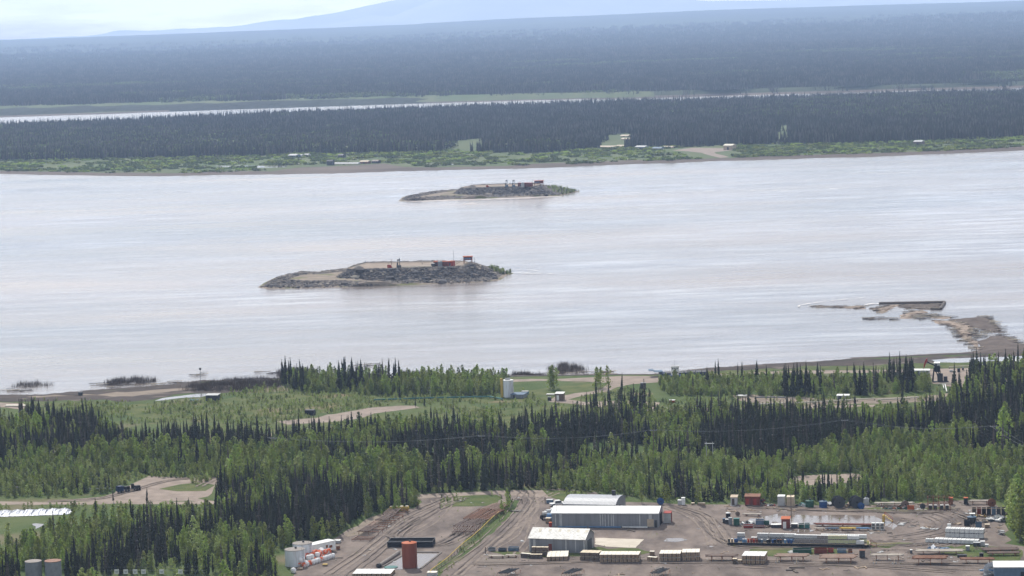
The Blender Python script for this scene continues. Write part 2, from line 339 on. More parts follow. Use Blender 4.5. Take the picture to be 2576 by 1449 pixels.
def margin(name, x0, x1, a0, a1, m, z0_, z1_):
    v = []; f = []; n_ = 90
    for i in range(n_+1):
        x = x0+(x1-x0)*i/n_; e = far_edge(x)+9*math.sin(x*.021)+5*math.sin(x*.057); w_ = far_in(x)-e
        for t in (a0, (a0+a1)/2, a1): v.append((x*(1+w_*t/e*.9), e+w_*t+(12*math.sin(x*.03) if t > .9 else 0), z0_+(z1_-z0_)*(t-a0)/(a1-a0)))
    for i in range(n_): a_ = 3*i; f += [(a_, a_+3, a_+4, a_+1), (a_+1, a_+4, a_+5, a_+2)]
    return props(mesh_obj(name, v, f, m), kind='structure')
margin('channel_margin', -2000, 250, .12, 1.12, M['far_meadow'], 1.6, 9.5)
margin('channel_bank', -2000, 400, -.03, .12, M['far_mud'], -.5, 1.6)
margin('channel_bank', 250, 2000, -.03, .5, M['far_mud'], -.5, 3.0); margin('channel_bank', 250, 2000, .5, 1.2, M['far_floor'], 3.0, 9.5)
strip_s = lambda x, y: (y < 5080)
# mountains
def mountains(name, prof, y0, m, rough):
    us = np.arange(-1200, 3900, 14.0); pv = np.interp(us, [p[0] for p in prof], [p[1] for p in prof])
    rows = 22; V = []
    for k in range(rows):
        t = k/(rows-1)
        for u, vv in zip(us, pv):
            x = (u-1288)/F*y0*1.0; horizon = 38-(u-1288)*.0332; top = EYE+(horizon-vv)*y0/F
            n1 = float(fbm(x, t*3000+y0, 900, 5))-.5
            s = 1-abs(2*t-1); hh = 0+(top)*(s**.9)+n1*rough*s*(1.6-s)*1.4
            V.append((x, y0+(t-.5)*4200, hh-20))
    nh_ = len(us); ii, jj = np.meshgrid(np.arange(rows-1), np.arange(nh_-1), indexing='ij'); a = (ii*nh_+jj).ravel()
    me = np_mesh(name, np.array(V), np.stack([a, a+1, a+nh_+1, a+nh_], 1), [m], None, True)
    o = bpy.data.objects.new(name, me); COL.objects.link(o); props(o, kind='structure')
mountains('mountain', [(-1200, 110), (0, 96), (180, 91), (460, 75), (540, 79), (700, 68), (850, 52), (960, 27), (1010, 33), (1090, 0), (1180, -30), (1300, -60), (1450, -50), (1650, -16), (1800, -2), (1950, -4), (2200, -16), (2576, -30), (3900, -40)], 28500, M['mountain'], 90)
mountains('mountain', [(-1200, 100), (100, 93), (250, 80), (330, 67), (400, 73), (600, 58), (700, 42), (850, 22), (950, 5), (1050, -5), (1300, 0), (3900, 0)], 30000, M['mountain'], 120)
# ------------------------------------------------------------------ haze
hz = MB(); hz.box(-14000, 14000, -450, 33000, -22, 720); ho = hz.build('haze', bpy.data.materials.new('haze')); props(ho, kind='stuff')
hm = ho.data.materials[0]; hm.use_nodes = True; n = hm.node_tree.nodes; n.remove(n['Principled BSDF']); pv = n.new('ShaderNodeVolumePrincipled')
pv.inputs['Density'].default_value = 6.4e-5; pv.inputs['Color'].default_value = (.50, .675, 1.0, 1); pv.inputs['Anisotropy'].default_value = .27
hm.node_tree.links.new(pv.outputs[0], n['Material Output'].inputs['Volume'])

# ------------------------------------------------------------------ vegetation prototypes
mk('needles', (.034, .038, .017), rough=.7, spec=.25, rand=.45, trans=.12)
mk('needles_olive', (.095, .082, .062), rough=.7, spec=.25, rand=.4, trans=.15)
mk('leaves', (.205, .255, .048), rough=.6, spec=.35, rand=.35, trans=.45)
mk('leaves_pale', (.25, .29, .085), rough=.6, spec=.35, rand=.3, trans=.45)
mk('leaves_dark', (.092, .122, .028), rough=.6, spec=.3, rand=.3, trans=.3)
mk('bark', (.09, .075, .06)); mk('bark_pale', (.16, .15, .12)); mk('twigs', (.10, .075, .06))
def crown_spruce(seed, h=10, r=.85, tiers=20, skirt=.12):
    q = random.Random(seed); b = MB()
    for k in range(tiers):
        t = k/(tiers-1); z = h*(skirt+(1-skirt)*t); rr = (r*(1-t)**.75+.10)*q.uniform(.65, 1.15); nb = 6 if t < .8 else 4; o0 = q.uniform(0, 6.3)
        if q.random() < .12: rr *= .5
        for i in range(nb):
            a = o0+2*math.pi*i/nb+q.uniform(-.3, .3); r2 = rr*q.uniform(.7, 1.15); dx, dy = math.cos(a), math.sin(a); dr = r2*q.uniform(.3, .6); wd = .20+r2*.22
            px, py = -dy*wd, dx*wd
            b.add([(0, 0, z+.18), (dx*r2*.6+px, dy*r2*.6+py, z-dr*.4), (dx*r2, dy*r2, z-dr), (dx*r2*.6-px, dy*r2*.6-py, z-dr*.4)], [(0, 1, 2, 3)])
            b.add([(0, 0, z+.15), (dx*r2*.95, dy*r2*.95, z-dr*.7), (dx*r2*.7, dy*r2*.7, z-dr-.42), (0, 0, z-.45)], [(0, 1, 2, 3)])
    b.add([(.10, 0, h-.9), (-.06, .09, h-.9), (-.06, -.09, h-.9), (0, 0, h+.3)], [(0, 1, 3), (1, 2, 3), (2, 0, 3)])
    return b
def crown_leaf(seed, h=9, r=1.5, nl=9, nq=24, z0=.25, size=.42, top=True):
    q = random.Random(seed); b = MB(); lob = []
    for k in range(nl):
        t = (k+.5)/nl; z = h*(z0+(1-z0)*t); rr = r*(math.sin(math.pi*min(1, .18+t*.82))**.7)*q.uniform(.55, .9); a = q.uniform(0, 6.3)
        lob.append((math.cos(a)*rr*.45, math.sin(a)*rr*.45, z, rr*q.uniform(.6, .85)+.15))
    for (cx, cy_, cz, cr_) in lob:
        for i in range(nq):
            while True:
                d = Vector((q.gauss(0, 1), q.gauss(0, 1), q.gauss(0, 1)))
                if d.length > .1: break
            d.normalize(); p = Vector((cx, cy_, cz))+d*cr_*q.uniform(.65, 1.08)*Vector((1, 1, 1.25)).z**0; p.z = cz+(p.z-cz)*1.3
            nrm = (d+Vector((q.gauss(0, .6), q.gauss(0, .6), q.gauss(0, .6)))).normalized(); s_ = size*q.uniform(.6, 1.25)
            t1 = nrm.orthogonal().normalized(); t1 = Matrix.Rotation(q.uniform(0, 6.3), 3, nrm) @ t1; t2 = nrm.cross(t1)
            b.add([p+t1*s_*.7, p+t2*s_*.5, p-t1*s_*.6, p-t2*s_*.45], [(0, 1, 2, 3)])
    return b
def trunk(h, r, seed=0, limbs=3):
    q = random.Random(seed); b = MB(); b.bar((0, 0, 0), (q.uniform(-.1, .1), q.uniform(-.1, .1), h), r, 6, r*.35)
    for k in range(limbs):
        z = h*q.uniform(.35, .75); a = q.uniform(0, 6.3); b.bar((0, 0, z), (math.cos(a)*h*.11, math.sin(a)*h*.11, z+h*.12), r*.35, 4, r*.12)
    return b
PROTO = {'spruce': [], 'poplar': [], 'bush': [], 'far': []}
for i, (h, r, tn, sk, mm) in enumerate([(10, .80, 22, .10, 'needles'), (10, .62, 20, .16, 'needles'), (10, 1.05, 20, .06, 'needles'), (10, .70, 16, .22, 'needles_olive'), (10, 1.45, 19, .05, 'needles')]):
    PROTO['spruce'].append((crown_spruce(i+1, h, r, tn, sk), mm, trunk(9.2, .11, i, 0), 'bark'))
for i, (h, r, nl, nq, z0, sz, mm) in enumerate([(9, 1.75, 11, 30, .12, .50, 'leaves'), (9, 1.35, 9, 28, .14, .46, 'leaves'), (9, 2.3, 13, 32, .10, .56, 'leaves'), (9, 1.7, 10, 28, .12, .50, 'leaves_dark'), (9, 1.7, 10, 28, .08, .48, 'leaves_pale')]):
    PROTO['poplar'].append((crown_leaf(i+20, h, r, nl, nq, z0, sz), mm, trunk(7.6, .12, i), 'bark_pale'))
for i, (h, r, nl, nq, mm) in enumerate([(2.6, 1.3, 6, 20, 'leaves_pale'), (2.2, 1.0, 5, 20, 'leaves'), (3.2, 1.5, 7, 20, 'leaves_pale'), (2.4, 1.2, 6, 20, 'leaves_dark')]):
    PROTO['bush'].append((crown_leaf(i+40, h, r, nl, nq, .15, .36), mm, trunk(1.6, .05, i, 4), 'twigs'))
CME = {}; TME = {}
def to_mesh(b, name, m):
    me = bpy.data.meshes.new(name); me.from_pydata(b.v, [], b.f); me.materials.append(m); me.update(); return me
for k in ('spruce', 'poplar', 'bush'):
    CME[k] = [to_mesh(c, k+'_crown', M[mm]) for c, mm, t, tm in PROTO[k]]
    TME[k] = [to_mesh(t, k+'_trunk', M[tm]) for c, mm, t, tm in PROTO[k]]
def joined(c, mm, t, tm, name):
    b = MB(); b.add(c.v, c.f); b.cur = 1; b.add(t.v, t.f); me = bpy.data.meshes.new(name); me.from_pydata(b.v, [], b.f)
    me.materials.append(M[mm]); me.materials.append(M[tm]); me.polygons.foreach_set('material_index', b.mi); me.update(); return bpy.data.objects.new(name, me)
JP = {k: [joined(*p, k+'_form') for p in PROTO[k]] for k in ('spruce', 'poplar', 'bush')}
def clump(seed, kind, n, rad, mm):
    q = random.Random(seed); b = MB()
    for i in range(n):
        a = q.uniform(0, 6.3); d = rad*math.sqrt(q.random()); x, y = math.cos(a)*d, math.sin(a)*d
        if kind == 'spruce':
            h = q.uniform(6.5, 11.5); r = q.uniform(.9, 1.5)
            for (z0_, z1_, rr) in ((.1, .55, 1), (.35, .8, .72), (.6, 1.0, .45)):
                m_ = 5; v_ = [(x+math.cos(t*1.2566+i)*r*rr*q.uniform(.7, 1.2), y+math.sin(t*1.2566+i)*r*rr*q.uniform(.7, 1.2), h*z0_+q.uniform(-.4, .4)) for t in range(m_)]+[(x, y, h*z1_)]
                b.add(v_, [(t, (t+1) % m_, m_) for t in range(m_)])
        else:
            h = q.uniform(4, 8) if kind == 'poplar' else q.uniform(.8, 2.2); r = q.uniform(1.6, 3)
            for j in range(16):
                p = Vector((x+q.gauss(0, r*.45), y+q.gauss(0, r*.45), h*q.uniform(.2, 1))); s_ = r*.45
                n1 = Vector((q.gauss(0, 1), q.gauss(0, 1), q.gauss(0, 1)+.5)).normalized(); t1 = n1.orthogonal().normalized(); t2 = n1.cross(t1)
                b.add([p+t1*s_, p+t2*s_, p-t1*s_, p-t2*s_], [(0, 1, 2, 3)])
    me = bpy.data.meshes.new(kind+'_clump'); me.from_pydata(b.v, [], b.f); me.materials.append(M[mm]); me.update(); return bpy.data.objects.new(kind+'_clump', me)
JP['far_spruce'] = [clump(i, 'spruce', 9, 9, m_) for i, m_ in enumerate(['needles', 'needles', 'needles_olive'])]
JP['far_poplar'] = [clump(i+9, 'poplar', 6, 9, m_) for i, m_ in enumerate(['leaves_dark', 'needles', 'leaves_dark'])]
JP['far_bush'] = [clump(i+19, 'bush', 7, 8, m_) for i, m_ in enumerate(['leaves', 'leaves_dark'])]
JP['one_spruce'] = JP['spruce']

def scatter(name, kind, pts, scl, label, cat):
    """one object of instanced forms at the given points"""
    n_ = len(pts)
    if n_ == 0: return
    me = bpy.data.meshes.new(name); me.vertices.add(n_); me.vertices.foreach_set('co', np.asarray(pts, np.float32).ravel())
    at = me.attributes.new('sc', 'FLOAT_VECTOR', 'POINT'); at.data.foreach_set('vector', np.asarray(scl, np.float32).ravel())
    ar = me.attributes.new('rz', 'FLOAT_VECTOR', 'POINT'); ar.data.foreach_set('vector', np.stack([nrs.normal(0, .03, n_), nrs.normal(0, .03, n_), nrs.uniform(0, 6.28, n_)], 1).astype(np.float32).ravel())
    ai = me.attributes.new('ix', 'INT', 'POINT'); ai.data.foreach_set('value', nrs.randint(0, 1000, n_).astype(np.int32))
    o = bpy.data.objects.new(name, me); COL.objects.link(o); props(o, label, cat, kind='stuff')
    g = bpy.data.node_groups.new(name, 'GeometryNodeTree'); g.interface.new_socket('Geometry', in_out='INPUT', socket_type='NodeSocketGeometry'); g.interface.new_socket('Geometry', in_out='OUTPUT', socket_type='NodeSocketGeometry')
    N_ = g.nodes; l = g.links.new; gi = N_.new('NodeGroupInput'); go = N_.new('NodeGroupOutput'); gg = N_.new('GeometryNodeGeometryToInstance')
    for p in JP[kind][::-1]:
        oi = N_.new('GeometryNodeObjectInfo'); oi.inputs['Object'].default_value = p; l(oi.outputs['Geometry'], gg.inputs[0])
    ip = N_.new('GeometryNodeInstanceOnPoints'); l(gi.outputs[0], ip.inputs['Points']); l(gg.outputs[0], ip.inputs['Instance']); ip.inputs['Pick Instance'].default_value = True
    def attr(nm, ty, so_=0):
        a_ = N_.new('GeometryNodeInputNamedAttribute'); a_.data_type = ty; a_.inputs[0].default_value = nm; return a_.outputs[0]
    l(attr('ix', 'INT'), ip.inputs['Instance Index']); l(attr('sc', 'FLOAT_VECTOR'), ip.inputs['Scale'])
    l(attr('rz', 'FLOAT_VECTOR'), ip.inputs['Rotation']); l(ip.outputs[0], go.inputs[0])
    md = o.modifiers.new('scatter', 'NODES'); md.node_group = g; return o
# ------------------------------------------------------------------ overlays on the near land
def W(poly, c=None, z=LAND): return [tuple((P(*p, z) if c is None else G(c, *p, z))[:2]) for p in poly]
YARD = W([(905, 1253), (1060, 1243), (1240, 1234), (1400, 1232), (1500, 1236), (1500, 1245), (1415, 1260), (1700, 1268), (2150, 1272), (2430, 1258), (2500, 1262), (2530, 1290), (2525, 1330), (2545, 1370), (2700, 1390), (2800, 1560), (690, 1560),
          (740, 1440), (742, 1395), (800, 1372), (860, 1345), (905, 1320), (960, 1290), (1050, 1278), (1060, 1264), (1040, 1256), (920, 1258)])
sheet('gravel_yard', YARD, M['gravel'], LAND+.02, jag=.8, step=6)
ROAD1 = W([(-80, 1262), (0, 1262), (150, 1263), (300, 1260), (430, 1262), (560, 1262), (740, 1256), (905, 1250), (1060, 1243), (1240, 1236), (1400, 1232), (1430, 1236), (1420, 1250), (1380, 1252), (1240, 1243), (1090, 1252), (905, 1259), (740, 1264), (560, 1269), (430, 1269), (300, 1268), (0, 1271), (-80, 1271)])
sheet('gravel_road', ROAD1, M['road'], LAND+.03, jag=.3, step=5)
sheet('dirt_lot', W([(100, 1262), (260, 1250), (330, 1220), (370, 1198), (560, 1203), (548, 1216), (535, 1240), (500, 1255), (560, 1262), (300, 1264)]), M['road'], LAND+.02, jag=.8, step=5)
sheet('dirt_lot', W([(400, 1232), (440, 1222), (500, 1216), (530, 1218), (505, 1232), (440, 1238)]), M['meadow'], LAND+.026, jag=1.2, step=5)
sheet('dirt_clearing', W([(1960, 1212), (2010, 1199), (2060, 1193), (2150, 1190), (2172, 1200), (2160, 1213), (2080, 1220), (1990, 1222)]), M['road'], LAND+.02, jag=.8, step=4)
sheet('grass_verge', W([(1108, 1252), (1160, 1247), (1250, 1245), (1262, 1253), (1240, 1272), (1180, 1276), (1108, 1278)]), M['meadow'], LAND+.04, jag=.5, step=4)
FV = [(1100, 1449), (1130, 1420), (1180, 1380), (1240, 1330), (1285, 1285), (1300, 1262)]
sheet('grass_verge', W([(1075, 1560), (1085, 1440), (1110, 1412), (1150, 1395), (1160, 1370), (1215, 1320), (1235, 1290), (1262, 1270), (1284, 1258), (1310, 1258), (1300, 1280), (1262, 1320), (1225, 1350), (1190, 1385), (1150, 1410), (1110, 1440), (1098, 1560)]), M['grass'], LAND+.045, jag=.35, step=3)
sheet('grass_verge', W([(1370, 1232), (1500, 1236), (1420, 1262), (1375, 1250)]), M['meadow'], LAND+.045, jag=.5, step=4)
sheet('sand_patch', W([(860, 1345), (905, 1318), (960, 1290), (1015, 1284), (990, 1300), (930, 1325), (905, 1345), (870, 1352)]), M['sand'], LAND+.04, jag=.4, step=4)
for pts in ([(1230, 1392), (1500, 1380), (1600, 1378), (1640, 1395), (1400, 1402)], [(1900, 1372), (2050, 1374), (2140, 1385), (2100, 1400), (1960, 1404), (1880, 1396)], [(2330, 1376), (2450, 1372), (2570, 1384), (2576, 1410), (2440, 1404), (2380, 1398)], [(2185, 1362), (2290, 1368), (2240, 1378), (2180, 1376)], [(2300, 1280), (2410, 1276), (2300, 1287), (2120, 1281), (2200, 1276)]):
    sheet('weedy_ground', W(pts), M['meadow'], LAND+.05, jag=.9, step=3)
# wheel tracks
def trk(pts, w_=.8, gap=2.0, m='track'):
    ws = [P(*p) for p in pts]
    for s_ in (-1, 1):
        q = []
        for i, p in enumerate(ws):
            d = (ws[min(i+1, len(ws)-1)]-ws[max(i-1, 0)]); d.z = 0; d.normalize(); q.append((p.x-d.y*gap*s_/2, p.y+d.x*gap*s_/2))
        ribbon('wheel_track', q, w_, M[m], LAND+.06+.004*len(ROADS), wob=.14); ROADS.append(1)
ROADS = []
trk([(1165, 1252), (1100, 1275), (1010, 1320), (930, 1380), (840, 1445)]); trk([(1090, 1258), (1110, 1280), (1060, 1310), (960, 1380), (900, 1440)], .5); trk([(1130, 1250), (1125, 1275), (1080, 1320), (1000, 1360)], .5)
trk([(1320, 1240), (1345, 1262), (1330, 1300), (1240, 1370), (1150, 1449)]); trk([(1400, 1240), (1350, 1262), (1320, 1300), (1290, 1350), (1200, 1400)], .6); trk([(1345, 1300), (1330, 1360), (1300, 1395)], .5)
trk([(1690, 1275), (1760, 1295), (1800, 1330), (1840, 1372), (1960, 1380), (2100, 1377)]); trk([(1680, 1278), (1740, 1300), (1780, 1340), (1790, 1372)], .6)
trk([(2380, 1280), (2440, 1300), (2430, 1340), (2330, 1368), (2210, 1372)], .5, m='ruts'); trk([(2350, 1290), (2400, 1310), (2380, 1340), (2280, 1358), (2190, 1362)], .45, m='ruts'); trk([(2330, 1300), (2360, 1315), (2340, 1335), (2240, 1352)], .45, m='ruts')
trk([(1200, 1425), (1500, 1412), (1900, 1412), (2300, 1418), (2560, 1422)], .6, m='track'); trk([(1850, 1430), (2100, 1422), (2400, 1440)], .5); trk([(1900, 1268), (2100, 1281), (2300, 1290), (2420, 1282)], .5, m='ruts')
trk([(120, 1262), (250, 1254), (340, 1232), (420, 1210), (500, 1203)], .8); trk([(500, 1225), (520, 1215), (540, 1205)], .8)
for base, n_, sp in (([(1150, 1252), (1090, 1275), (1000, 1320), (920, 1385), (830, 1450)], 2, 4.0), ([(1340, 1242), (1340, 1265), (1315, 1305), (1240, 1375), (1150, 1450)], 2, 4.0), ([(1700, 1276), (1770, 1300), (1800, 1340), (1850, 1372), (2000, 1378), (2150, 1376)], 3, 3), ([(2400, 1285), (2450, 1310), (2430, 1345), (2320, 1370), (2200, 1374)], 3, 3.0), ([(1200, 1418), (1600, 1412), (2100, 1418), (2560, 1432)], 3, 4.0), ([(1880, 1272), (2100, 1284), (2380, 1288)], 4, 2.0), ([(1060, 1300), (1000, 1350), (1100, 1370), (1180, 1330)], 3, 2.0)):
    for k in range(n_):
        dx, dy = rng.gauss(0, sp*7), rng.gauss(0, sp*.9); trk([(u+dx*(.4+.6*j/len(base))+rng.gauss(0, 5), v+dy+rng.gauss(0, 1)) for j, (u, v) in enumerate(base)], rng.uniform(.2, .55), rng.uniform(1.6, 2.2), rng.choice(['track', 'ruts']))
# shore band roads, meadows, mud
sheet('meadow', W([(60, 1018), (200, 1010), (380, 1014), (560, 1006), (700, 985), (1000, 996), (1280, 1000), (1300, 985), (1480, 962), (1640, 990), (1640, 1020), (1400, 1012), (1000, 1012), (880, 1050), (740, 1062), (400, 1066), (330, 1046), (100, 1040)]), M['meadow'], LAND+.02, jag=1.5, step=8)
sheet('shore_road', W([(1280, 955), (1390, 953), (1540, 948), (1700, 945), (1860, 940), (1760, 950), (1660, 962), (1590, 966), (1560, 975), (1500, 990), (1440, 1005), (1480, 1012), (1600, 1008), (1655, 1012), (1650, 1030), (1500, 1022), (1420, 1014), (1380, 1012), (1400, 1000), (1500, 978), (1540, 962), (1390, 958), (1280, 961)]), M['road'], LAND+.03, jag=.8, step=6)
sheet('shore_road', W([(1860, 940), (1960, 934), (2300, 930), (2576, 920), (2900, 912), (2900, 918), (2576, 926), (2300, 937), (1960, 941)]), M['road'], LAND+.032, jag=.4, step=8)
sheet('shore_meadow', W([(1700, 944), (1900, 925), (2100, 916), (2330, 912), (2576, 908), (2900, 900), (2900, 911), (2576, 919), (2300, 928), (1960, 933), (1750, 946)]), M['meadow'], LAND+.028, jag=.8, step=8)
sheet('meadow', W([(420, 1066), (740, 1062), (900, 1045), (1400, 1015), (1640, 1020), (2340, 1008), (2340, 1060), (1480, 1066), (1060, 1092), (740, 1116), (420, 1110)]), M['meadow'], LAND+.022, jag=1.5, step=8)
sheet('dirt_track', W([(1470, 1034), (1660, 1030), (1900, 1024), (2200, 1018), (2200, 1023), (1900, 1031), (1660, 1038), (1470, 1042)]), M['road'], LAND+.034, jag=.8, step=5)
sheet('dirt_track', W([(700, 1062), (800, 1050), (870, 1036), (960, 1025), (1040, 1020), (1060, 1026), (920, 1044), (890, 1055), (820, 1062), (720, 1070)]), M['road'], LAND+.034, jag=.8, step=5)
sheet('dirt_track', W([(-60, 1010), (60, 1014), (75, 1020), (60, 1030), (-60, 1020)]), M['road'], LAND+.034, jag=.8, step=5)
sheet('well_pad', W([(2330, 935), (2460, 930), (2540, 940), (2500, 965), (2420, 975), (2340, 965)]), M['road'], LAND+.036, jag=.8, step=5)
sheet('pipe_track', W([(1850, 990), (2050, 1000), (2250, 1000), (2420, 988), (2576, 985), (2576, 1003), (2300, 1012), (2000, 1022), (1860, 1010)]), M['sand'], LAND+.03, jag=1.5, step=5)
sheet('mud_flat', W([(-60, 998), (100, 993), (250, 985), (380, 972), (520, 962), (700, 956), (712, 972), (600, 984), (540, 992), (440, 992), (384, 1008), (330, 1012), (240, 1006), (60, 1012), (-60, 1014)]), M['mud'], LAND+.04, jag=1.2, step=5)
sheet('sand_bar', W([(60, 998), (240, 992), (420, 978), (500, 976), (440, 984), (330, 998), (240, 994), (80, 1000)]), M['sand'], LAND+.05, jag=.8, step=4)
sheet('mud_flat', W([(1640, 930), (1900, 918), (2200, 903), (2576, 888), (2900, 876), (2900, 899), (2576, 905), (2200, 918), (1900, 929), (1700, 938)]), M['mud'], LAND+.045, jag=1, step=5)
sheet('pond', W([(386, 1009), (410, 1002), (460, 995), (520, 990), (540, 993), (500, 999), (440, 1004)]), M['pond'], LAND+.06, jag=.5, step=4)
sheet('pond', W([(1940+400, 906), (2400, 903), (2576, 895), (2900, 885), (2900, 897), (2576, 907), (2450, 911), (2360, 912)]), M['pond'], LAND+.05, jag=.6, step=6)
# puddles and pools of the yard
sheet('pool', W([(480, 650), (560, 590), (800, 560), (1000, 525), (1150, 545), (1500, 555), (1800, 540), (2200, 548), (2480, 600), (2620, 650), (2720, 700), (2620, 740), (2520, 700), (2300, 690), (1500, 690), (1150, 690), (480, 670)], c2), M['pond'], LAND+.06, jag=.4, step=3)
sheet('puddle', W([(1130, 775), (1270, 755), (1450, 758), (1500, 775), (1400, 800), (1200, 800)], c2), M['pond'], LAND+.07, jag=.2, step=2)
sheet('puddle', W([(1660, 590), (1700, 562), (1830, 560), (1885, 580), (1800, 597)], c1), M['pond'], LAND+.07, jag=.15, step=2)
for a, b, c, d in ((1995, 475, 26, 6), (2105, 640, 22, 7), (1900, 372, 16, 5), (2010, 292, 14, 4), (20, 820, 26, 8)):
    sheet('puddle', W([(a-c, b), (a, b-d), (a+c, b), (a, b+d)], c1), M['pond'], LAND+.075, jag=.1, step=1.5)
sheet('tank_pool', W([(1300, 905), (1380, 862), (1500, 800), (1560, 765), (1895, 768), (1830, 830), (1760, 880), (1690, 925), (1480, 935), (1310, 930)], c4), M['pond'], LAND+.07, jag=.15, step=2)
sheet('puddle', W([(275, 618), (330, 615), (400, 618), (395, 635), (330, 660), (340, 640)], c5), M['pond'], LAND+.06, jag=.2, step=2)
sheet('concrete_pad', W([(1040, 560), (1490, 572), (1410, 650), (1140, 640), (1040, 618)], c1), M['concrete'], LAND+.08, jag=.1, step=2)

# ------------------------------------------------------------------ where trees stand (pictures' ground points turned to places on the ground)
def area(*pts): return W(pts)
KEEP = [YARD, ROAD1]
ZN = [  # polygon, spruce share, density /m2, spruce height, leafy height, zone phrase
 (area((-80, 1120), (-80, 1100), (40, 1082), (60, 1062), (235, 1072), (260, 1098), (420, 1110), (640, 1116), (780, 1112), (900, 1098), (1060, 1088), (1350, 1082), (1480, 1064), (1650, 1058), (1900, 1056), (2300, 1058), (2360, 1040), (2576, 1032), (2800, 1035), (2800, 1150), (2300, 1150), (1800, 1150), (1500, 1172), (1250, 1168), (950, 1195), (880, 1200), (600, 1190), (300, 1172), (0, 1172)), .64, .25, 6.7, 6.0, 'the long dark stand between river and yard'),
 (area((-80, 1172), (300, 1172), (600, 1190), (570, 1203), (370, 1197), (330, 1215), (290, 1238), (-80, 1250)), .10, .20, 4.6, 4.0, 'the pale woods left of the dirt lot'),
 (area((600, 1190), (880, 1200), (960, 1195), (1100, 1196), (1250, 1180), (1350, 1178), (1360, 1232), (1100, 1240), (900, 1250), (720, 1256), (560, 1263), (545, 1240), (570, 1205)), .30, .20, 7.0, 6.8, 'the bright wood above the yard road'),
 (area((1250, 1172), (1500, 1172), (1800, 1150), (2300, 1150), (2800, 1150), (2800, 1350), (2560, 1330), (2535, 1290), (2530, 1262), (2430, 1256), (2150, 1266), (1720, 1262), (1510, 1242), (1360, 1230)), .14, .20, 5.6, 4.4, 'the leafy wood behind the storage yard'),
 (area((150, 1345), (260, 1335), (330, 1322), (430, 1318), (520, 1318), (560, 1288), (740, 1268), (900, 1262), (1040, 1262), (1050, 1276), (960, 1288), (900, 1316), (850, 1345), (790, 1370), (730, 1372), (690, 1400), (700, 1449), (690, 1500), (650, 1560), (-80, 1560), (-80, 1385), (60, 1380), (130, 1360)), .34, .21, 6.6, 5.6, 'the wood left of the gravel yard'),
 (area((530, 1322), (570, 1292), (740, 1268), (930, 1262), (900, 1310), (850, 1345), (760, 1365), (600, 1350), (540, 1320)), .88, .30, 6.9, 5.2, 'the dense dark stand left of the pipe racks'),
 (area((700, 965), (760, 960), (1000, 962), (1280, 960), (1285, 985), (1200, 996), (1000, 995), (860, 992), (760, 985)), .06, .20, 7.0, 5.4, 'the green belt along the river'),
 (area((1650, 962), (1760, 958), (2060, 958), (2340, 958), (2345, 985), (2200, 994), (1900, 998), (1680, 996)), .05, .20, 7, 3.6, 'the green belt right of the barge'),
 (area((2400, 965), (2500, 950), (2700, 940), (2700, 1040), (2380, 1040), (2390, 1000)), .72, .18, 8.6, 7, 'the tall stand beside the pumpjack'),
 (area((1480, 1040), (1560, 1036), (1640, 1038), (1650, 1060), (1470, 1066)), .6, .10, 9, 6, 'the long dark stand between river and yard'),
 (area((2540, 1285), (2700, 1290), (2700, 1400), (2560, 1372), (2540, 1340)), .1, .2, 7, 8.5, 'the leafy clump at the yard corner'),
]
NOT = [area((0, 1278), (110, 1276), (190, 1290), (130, 1312), (60, 1330), (-20, 1330)), area((95, 1255), (260, 1246), (330, 1218), (370, 1196), (565, 1202), (540, 1240), (560, 1266), (100, 1268)), area((1950, 1206), (2010, 1197), (2060, 1191), (2160, 1188), (2180, 1200), (2160, 1228), (2080, 1236), (1990, 1234)),
       area((1240, 1160), (1500, 1150), (1650, 1135), (1660, 1140), (1500, 1158), (1300, 1166)), area((50, 1436), (170, 1436), (170, 1560), (50, 1560)), area((240, 1448), (560, 1448), (560, 1520), (240, 1520)), area((700, 1392), (800, 1380), (760, 1460), (700, 1460)), area((2350, 960), (2440, 957), (2440, 1000), (2370, 1000))]
trees = []
for zi, (poly, ss, dens, hs, hl, ph) in enumerate(ZN):
    xs = [p[0] for p in poly]; yy = [p[1] for p in poly]; x0, x1, y0, y1 = max(min(xs), -420), min(max(xs), 420), max(min(yy), 480), max(yy); st = 1/math.sqrt(dens)
    gx, gy = np.meshgrid(np.arange(x0, x1, st), np.arange(y0, y1, st)); gx = gx.ravel()+nrs.uniform(-.55, .55, gx.size)*st; gy = gy.ravel()+nrs.uniform(-.55, .55, gy.size)*st
    ok = inpoly(gx, gy, poly)
    for k_ in KEEP+NOT: ok &= ~inpoly(gx, gy, k_)
    if zi == 4: ok &= ~inpoly(gx, gy, ZN[5][0])
    gx = gx[ok]; gy = gy[ok]; cl = fbm(gx, gy*.8, 26, 3); thr = np.quantile(cl, 1-ss) if len(cl) else 0
    isS = (cl+nrs.normal(0, .05, len(cl))) > thr; gap = fbm(gx+500, gy, 15, 2)
    for x, y, s_, g_ in zip(gx, gy, isS, gap):
        if g_ < .27 and not zi == 5: continue
        if s_:
            h = hs*min(1.6, max(.45, nrs.lognormal(-.05, .30))); k_ = 'spruce'; pr = nrs.choice(5, p=[.3, .3, .12, .2, .08])
            if zi in (6, 7): h = nrs.uniform(6, 12.5); pr = nrs.choice([0, 2, 4])
        else:
            h = hl*min(1.5, max(.4, nrs.lognormal(-.08, .25))); k_ = 'poplar'; pr = nrs.choice(5, p=[.28, .24, .14, .16, .18])
            if zi in (1, 3): pr = nrs.choice(5, p=[.2, .15, .1, .2, .35])
        trees.append([k_, x, y, h, pr, ph, zi])
def hero(k, u, v, h, pr, ph): p = P(u, v); trees.append([k, p.x, p.y, h, pr, ph, 99])
